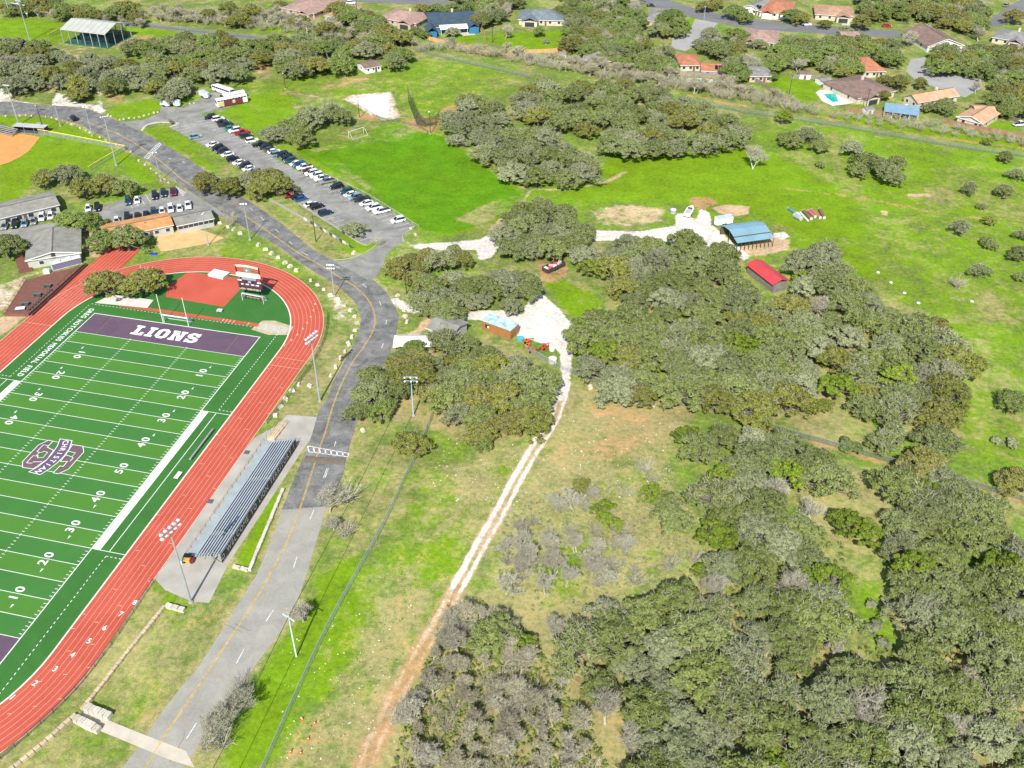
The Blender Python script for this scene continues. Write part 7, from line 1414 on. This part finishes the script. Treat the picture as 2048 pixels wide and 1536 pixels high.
grove([(250, 88), (330, 82), (440, 70), (520, 88), (620, 70), (700, 80), (800, 85), (822, 105), (805, 125), (770, 128), (700, 133), (620, 148), (565, 145), (540, 120), (500, 115), (515, 145), (470, 155), (400, 155), (330, 138), (270, 118)], 8.2, dict(oak=.5, olive=.25, green=.15, grey=.1), 6.3, 'dark live oak in the long grove behind the parked buses', 'oaks of the long grove', holes=[[(705, 110), (760, 105), (765, 140), (700, 145)]])
grove([(840, 1310), (890, 1215), (955, 1185), (1010, 1210), (1055, 1270), (1100, 1370), (1180, 1440), (1225, 1560), (760, 1560), (800, 1450)], 2.7, dict(brown=.66, bare=.18, juniper=.01, brush=.13, oak=.015), 4.8, LAB('grey-green live oak rising from the brown thicket', 'small green juniper among the brown thicket', 'tangled leafless brown tree in the thicket beside the rutted track', r_='low bare shrub in the brown thicket'), 'trees of the thicket')
grove([(835, 100), (900, 98), (1000, 115), (1100, 135), (1200, 155), (1300, 170), (1400, 185), (1500, 205), (1600, 222), (1640, 228), (1560, 195), (1480, 172), (1380, 155), (1280, 145), (1150, 125), (1050, 110), (950, 97), (900, 85)], 2.9, dict(brush=.5, gbrush=.2, brown=.3), 6.4, LAB('-', '-', 'leafless brown tree in the brush behind the houses', r_='bare brown shrub in the brush line behind the houses'), 'brush behind the houses', zc=1, inset=0)
grove([(250, 30), (420, 22), (560, 30), (720, 72), (820, 78), (830, 92), (700, 80), (560, 62), (450, 50), (330, 40)], 3.6, dict(brush=.35, gbrush=.2, brown=.33, olive=.12), 6.2, LAB('small olive oak in the brush above the long grove', '-', 'leafless tree in the brush above the long grove', r_='bare shrub in the brush above the long grove'), 'brush above the long grove', zc=1, inset=0)
grove([(0, 5), (110, 5), (200, 20), (280, 30), (300, 48), (240, 40), (120, 32), (60, 22), (0, 20)], 6., dict(olive=.45, green=.25, brown=.3), 5., LAB('grey-green live oak behind the baseball outfield fence', '-', 'leafless tree behind the baseball outfield fence'), 'trees behind the outfield')
grove([(1650, 232), (1740, 248), (1850, 262), (2050, 292), (2050, 280), (1900, 252), (1760, 230)], 3.4, dict(brush=.75, gbrush=.25), 4.4, 'bare shrub along the board fences of the last houses', 'brush by the board fences', zc=.6, inset=0)
grove([(1005, 1060), (1100, 1010), (1190, 990), (1280, 1070), (1300, 1150), (1200, 1190), (1080, 1190), (1000, 1185)], 4.3, dict(bare=.5, gbrush=.5), 4.6, LAB('-', '-', 'grey leafless tree in the brush tangle of the clearing', r_='grey bare bush in the brush tangle of the clearing'), 'brush tangle of the clearing', zc=1.5)
# ---- trees one can point at
def one(u, v_, rad, kind, label, group=None, zc=None, hs=None):
    x, y = g2(u, v_, (.55*rad*1.35 if zc is None else zc)); return plant(kind, x, y, rad, label, group, hs)
SING = [(213, 562, 6.6, 'olive', 'leafy oak on the white pad, the one nearer the track'), (285, 560, 6.4, 'olive', 'leafy oak on the white pad, the one nearer the red apron'),
  (205, 478, 5.2, 'green', 'dark oak between the grey hall and the orange roofed classroom'), (255, 472, 6.2, 'oak', 'large dark oak in front of the orange roofed classroom'), (140, 438, 6.2, 'green', 'round dark oak above the grey hall roof'), (180, 442, 5., 'green', 'smaller dark oak hugging the round oak above the hall'),
  (12, 490, 6., 'oak', 'oak cut by the picture edge beside the grey hall'), (85, 352, 5., 'olive', 'oak at the outfield end of the softball tree row'), (130, 345, 5.2, 'grey', 'greyer oak, second in the softball tree row'), (165, 372, 5.6, 'olive', 'oak in the middle of the softball tree row'),
  (208, 368, 5.2, 'olive', 'oak fourth along the softball tree row'), (248, 372, 4.6, 'oak', 'oak at the car end of the softball tree row'),
  (412, 363, 5.6, 'olive', 'yellowish oak at the street end of the roadside trio'), (455, 370, 5.4, 'olive', 'yellowish oak in the middle of the roadside clump'), (492, 360, 4.4, 'grey', 'thin grey tree between the roadside oaks'), (532, 350, 6.4, 'olive', 'tall yellowish oak overhanging the parked cars'), (556, 370, 5.6, 'olive', 'yellowish oak at the lot end of the roadside clump'), (515, 378, 4.8, 'olive', 'small oak at the foot of the roadside clump'),
  (548, 266, 5.4, 'grey', 'grey oak nearest the cars in the clump by the goal'), (585, 248, 6.6, 'oak', 'oak second from the cars in the clump by the goal'), (622, 230, 6.8, 'grey', 'tallest grey oak in the clump by the goal'), (660, 220, 6., 'oak', 'oak on the far side of the clump by the goal'), (600, 272, 5.8, 'oak', 'low oak at the front of the clump by the goal'), (683, 233, 4.8, 'oak', 'small oak nearest the white slab'),
  (708, 455, 4., 'grey', 'silvery shrubby tree at the end of the parked cars'), (758, 483, 1.6, 'brush', 'reddish bare bush at the parking lot mouth'), (832, 708, 4.2, 'olive', 'olive oak half hiding the white tent'), (800, 716, 3.8, 'oak', 'oak at the roadside end of the white tent'), (820, 882, 4.6, 'olive', 'leafy oak standing alone at the end of the chain-link fence'), (965, 880, 3., 'green', 'small bright oak at the lower tip of the roadside grove'),
  (1566, 236, 3.2, 'juniper', 'round dark juniper beside the upper chain-link fence'), (1582, 275, 5.2, 'oak', 'oak nearest the round juniper in the meadow clump'), (1618, 268, 5.4, 'oak', 'middle oak of the clump below the round juniper'), (1642, 290, 4., 'oak', 'smallest oak of the clump below the round juniper'),
  (1705, 292, 5., 'grey', 'grey oak at the top of the large meadow clump'), (1740, 318, 6., 'oak', 'broad oak in the middle of the large meadow clump'), (1778, 345, 5.4, 'oak', 'oak at the near end of the large meadow clump'), (1718, 335, 4.6, 'oak', 'oak on the shaded side of the large meadow clump'), (1795, 325, 4., 'oak', 'oak on the sunny side of the large meadow clump'),
  (1641, 328, 2., 'oak', 'tiny oak between the two meadow clumps'), (1508, 318, 5.2, 'bare', 'lone grey leafless tree in the bright meadow'), (2012, 312, 3.2, 'oak', 'small oak below the upper fence at the picture edge'), (1976, 284, 2., 'juniper', 'small round juniper on the upper fence line'), (2036, 347, 3.4, 'oak', 'oak cut by the picture edge below the upper fence'),
  (1940, 374, 3.3, 'oak', 'small oak left of the pair above the meadow trail'), (2008, 380, 3.3, 'oak', 'small oak right of the pair above the meadow trail'), (1964, 411, 1.8, 'oak', 'tiny oak between the small oaks and the trail'), (1922, 452, 3.6, 'grey', 'spreading grey oak just below the meadow trail'), (1980, 440, 2.4, 'olive', 'small oak touching the meadow trail'), (1978, 482, 3., 'oak', 'dark small oak in the middle of the meadow row'),
  (2040, 505, 3.6, 'oak', 'oak cut by the edge of the picture in the meadow'), (1963, 540, 3.2, 'oak', 'small oak with a leafless neighbour in the meadow'), (1917, 565, 2.6, 'gbrush', 'grey leafless bush beside the small meadow oak'), (2046, 552, 2.4, 'oak', 'small oak low on the picture edge of the meadow'), (2030, 800, 4.4, 'green', 'green oak at the edge beside the lower meadow'), (2033, 955, 4.4, 'olive', 'dark olive oak at the edge above the brown fence'), (2016, 880, 1.8, 'gshrub', 'small grey shrub alone in the lower meadow'), (2042, 470, 2.4, 'oak', 'small oak above the edge oak in the meadow'),
  (655, 1000, 5., 'bare', 'large grey leafless tree overhanging the lower road'), (690, 985, 3.4, 'gbrush', 'grey bare bush beside the road below the crossing'), (690, 1062, 2.4, 'gbrush', 'grey shrub below the leafless roadside tree'), (668, 1045, 2.8, 'bare', 'small leafless tree below the roadside shrub clump'), (606, 1225, 3.6, 'bare', 'leafless tree beside the white crossarm pole'), (470, 1400, 4.6, 'bare', 'leafless tree beside the lower road above the walkway'), (425, 1455, 4.8, 'bare', 'leafless tree standing over the walkway end'), (440, 1480, 2.6, 'gbrush', 'grey shrub at the foot of the leafless walkway tree'), (480, 1370, 2.0, 'brush', 'bare shrub beside the lower road'),
  (460, 440, 2.8, 'brush', 'leafless shrub beside the grey classroom'), (563, 135, 3.6, 'olive', 'small olive oak beside the dark pole'), (348, 178, 3.8, 'bare', 'leafless tree in front of the parked trailers'), (375, 186, 3., 'bare', 'smaller leafless tree nearest the enclosed trailer'), (310, 165, 4.2, 'green', 'dark green oak above the trailers'), (340, 243, 1.8, 'bare', 'small bare sapling on the parking island'),
  (645, 133, 2.8, 'oak', 'small oak in front of the white shed'), (180, 170, 4.4, 'grey', 'grey oak standing over the caliche drive'), (50, 160, 4.4, 'grey', 'grey oak at the caliche pull-off'),
  (1150, 1000, 4.8, 'bare', 'grey leafless tree with an orange topped neighbour in the clearing'), (1112, 1005, 3.4, 'bare', 'leafless shrubby tree at the track side of the clearing'), (1182, 985, 2.4, 'bare', 'small leafless tree at the top of the clearing'), (1040, 1125, 4., 'bare', 'leafless tree at the rutted track edge of the clearing'), (1012, 1085, 3.4, 'bare', 'leafless tree right beside the rutted track'), (1012, 1165, 4.4, 'bare', 'large grey leafless tree below the track bend'), (1150, 1085, 4., 'bare', 'sprawling leafless tree in the clearing centre'), (1203, 1092, 4.6, 'brown', 'wide brown leafless tree in the clearing centre'), (1242, 1080, 3.6, 'brown', 'brown leafless tree near the clearing oak'), (1182, 1135, 4.6, 'bare', 'pale leafless tree in the green hollow of the clearing'), (1222, 1150, 3.8, 'bare', 'leafless tree at the lower edge of the clearing'), (1100, 1112, 3.6, 'bare', 'leafless tree at the green hollow rim'), (1290, 935, 2.2, 'gbrush', 'grey bare bush at the top of the clearing'), (1306, 956, 1.6, 'gbrush', 'small grey bush beside the clearing juniper'), (1250, 985, 2., 'brush', 'brown bush above the clearing juniper'), (1340, 1130, 2., 'gbrush', 'grey bush below the clearing oak'), (1392, 1112, 1.8, 'gbrush', 'grey bush beside the lower wood edge'), (1270, 1160, 2., 'gbrush', 'pale bush at the wood edge below the clearing'),
  (1162, 972, 2.6, 'olive', 'orange-yellow oak top behind the grey clearing tree'), (1205, 1020, 2.8, 'juniper', 'upper bright juniper in the clearing'), (1222, 1048, 2.4, 'juniper', 'lower bright juniper in the clearing'), (1300, 990, 2.8, 'juniper', 'juniper beside the clearing oak'), (1350, 1038, 4.6, 'oak', 'broad grey-green oak in the clearing'), (1335, 1005, 3.6, 'oak', 'oak behind the broad clearing oak'),
  (1374, 872, 3.2, 'juniper', 'bright juniper at the top corner of the lower wood'), (1432, 985, 3.6, 'juniper', 'bright juniper on the clearing side of the lower wood'), (1424, 1070, 3.6, 'juniper', 'tall bright juniper at the wood edge below the oak'), (1402, 1142, 1.9, 'juniper', 'small juniper below the clearing oak'), (1700, 1050, 4., 'juniper', 'bright juniper in the gap of the lower wood'), (1735, 1068, 3.6, 'juniper', 'second bright juniper in the gap of the lower wood'), (1822, 1140, 4.2, 'juniper', 'large bright juniper right of the grassy gap'), (1620, 812, 2.8, 'juniper', 'juniper at the small clearing above the brown fence'), (1648, 808, 2.6, 'olive', 'olive oak at the small clearing above the brown fence'), (1905, 822, 3.2, 'juniper', 'juniper on the meadow edge of the middle wood'),
  (1700, 890, 2.2, 'shrub', 'shrub beside the brown fence line gap'), (1745, 885, 1.6, 'shrub', 'small shrub beside the brown fence line gap'), (1765, 1205, 1.6, 'gshrub', 'blue-grey shrub in the grassy gap of the wood'), (1750, 1262, 2., 'gshrub', 'blue-grey shrub at the lower end of the grassy gap'), (1720, 1345, 2.8, 'jshrub', 'bright green shrub below the grassy gap'), (1745, 1420, 7., 'bare', 'huge pale leafless tree in the lower wood'), (1820, 1440, 4.5, 'bare', 'pale leafless tree beside the huge leafless tree')]
for u, v_, rad, kind, label in SING: one(u, v_, rad, kind, label, hs=1.35 if label.startswith('lone grey') else None)
YARD = '905,15,6,green 960,40,5,olive 985,18,6,oak 1010,62,5,bare 1078,62,3.6,green 1130,20,6,oak 1172,12,6,green 1212,25,6,bare 1265,15,6,bare 1335,38,6.5,green 1362,48,5.5,green 1318,58,5.5,oak 1140,82,6,olive 1190,64,6.5,olive 1166,45,6,oak 1250,76,6.5,oak 1232,100,7,oak 1298,110,7,oak 1278,84,7,bare 1332,126,5,oak 1402,82,4.6,oak 1420,66,5,grey 1442,98,5,olive 1462,130,4.6,green 1470,22,6,green 1492,32,5,green 1410,10,5,olive 1432,4,5,olive 1588,26,6.5,green 1602,32,5.6,olive 1560,100,6,green 1576,88,6,oak 1602,96,6,oak 1632,90,6,oak 1660,102,6,green 1692,98,6.5,green 1702,130,6,green 1742,95,6.5,green 1780,112,6.5,green 1785,88,6,oak 1650,46,3.8,olive 1724,42,5.6,olive 1760,18,7,green 1792,15,7,green 1842,10,7,olive 1872,22,7,olive 1902,20,6.5,olive 1930,42,6.5,olive 1962,62,6.5,bare 1822,72,6,bare 1852,60,6,bare 1882,130,6.5,green 1912,116,6.5,green 1942,122,7,green 1962,108,6.5,green 2002,102,6.5,oak 2032,122,6.5,olive 2042,152,7,green 2012,182,7,olive 1992,202,6,green 2032,212,5.5,green 1500,122,6,bare 1546,126,5.6,green 1482,150,4.4,green 1800,162,5,olive 1772,160,4.2,olive 1842,166,3.6,olive 1768,190,3.2,olive 1893,206,5.4,oak 1862,212,3.6,oak 1955,172,4,bare 2032,32,5.6,olive 700,25,5.4,green 735,35,5.4,olive 720,50,5,oak 755,60,5,grey 790,66,4.6,oak 660,45,5,bare 600,45,4.4,bare 560,10,4,olive 850,66,3.6,green 832,60,3.4,oak 905,62,4,grey 870,12,4,green 845,14,4.4,olive 1240,40,5,bare 1092,80,3,brown 1350,140,4.4,brown 1330,100,5,oak 1210,110,4.6,oak 1545,150,3.4,green 1520,85,4.4,oak 1690,60,3.6,grey'
for t_ in YARD.split():
    u, v_, rd, k = t_.split(','); one(float(u), float(v_), float(rd), k, dict(bare='leafless grey tree standing among the far houses', brown='leafless brown tree behind the far houses').get(k, {'green': 'dense green oak in the yards of the far houses', 'olive': 'yellowish oak in the yards of the far houses', 'oak': 'grey-green oak in the yards of the far houses', 'grey': 'silvery oak in the yards of the far houses'}.get(k)), 'trees of the far yards, '+k)
for i, (px, lab) in enumerate([([(880, -20), (1035, -20), (1030, 25), (960, 45), (950, 20)], 'between the blue house and the blue-grey roof'), ([(1130, -20), (1290, -20), (1285, 60), (1230, 60), (1130, 65)], 'beyond the blue-grey roofed house'), ([(1130, 55), (1240, 60), (1330, 105), (1345, 145), (1290, 138), (1230, 120), (1140, 98)], 'around the grey-green roof'),
      ([(1310, 20), (1375, 28), (1375, 62), (1320, 72)], 'left of the pale cul-de-sac'), ([(1400, 90), (1480, 60), (1490, 120), (1470, 165), (1450, 115)], 'right of the pale cul-de-sac'), ([(1560, 80), (1700, 78), (1790, 80), (1800, 135), (1775, 110), (1735, 105), (1700, 150), (1640, 135), (1550, 125)], 'in the block above the lawns'),
      ([(1715, -20), (1920, -20), (1980, 20), (1975, 62), (1930, 60), (1850, 32), (1720, 32)], 'beyond the residential street'), ([(1860, 105), (2060, 90), (2060, 160), (1960, 150), (1880, 140)], 'above the turning circle'), ([(1985, 165), (2060, 165), (2060, 225), (1995, 220)], 'right of the turning circle'), ([(665, 15), (765, 35), (770, 72), (690, 62)], 'beside the tan roof')]):
    grove(px, 6.4, dict(green=.35, olive=.25, oak=.25, bare=.15), 5.6, LAB('grey-green live oak '+lab, '-', 'leafless tree '+lab), 'yard trees '+lab, inset=.25)
# low weeds, tufts and leaf litter nobody could count: small leaf tufts over the rough ground
def tufts(name, px, n, kind, size, label, z=.12):
    poly = GP(px); a = np.array(poly); pts = []
    while len(pts) < n:
        p = a.min(0)+tr.random(2)*(a.max(0)-a.min(0))
        if inside(p, poly): pts.append((p[0], p[1], z*(.5+tr.random())))
    q, f, t = cloud(tr, pts, [size*1.3]*len(pts), 6, size, .6); me = leaf_mesh(name, [(q, f, t, 0)], [LEAF[kind]])
    return tag(put(name, me), label, 'weeds', kind='stuff')
tufts('clearing_weeds', [(1010, 1020), (1100, 990), (1340, 930), (1410, 1000), (1420, 1150), (1260, 1195), (1060, 1225), (980, 1180)], 700, 'grey', .22, 'grey dead weeds and low brush of the clearing')
tufts('roadside_weeds', [(860, 870), (1050, 890), (990, 1000), (890, 1180), (790, 1340), (650, 1530), (570, 1530), (650, 1350), (770, 1110)], 260, 'juniper', .10, 'scattered green weeds on the rough ground beside the rutted track', .05)
tufts('wood_undergrowth', [(1240, 1230), (1420, 1180), (1680, 1060), (1720, 1300), (1830, 1280), (2090, 1120), (2090, 1560), (1250, 1560)], 1600, 'oak', .3, 'undergrowth between the trunks of the lower wood', .3)
tufts('thicket_undergrowth', [(850, 1320), (960, 1200), (1060, 1270), (1180, 1440), (1220, 1550), (780, 1550)], 1700, 'oak', .24, 'dead undergrowth between the stems of the thicket', .3)
print('TREES', COUNT)
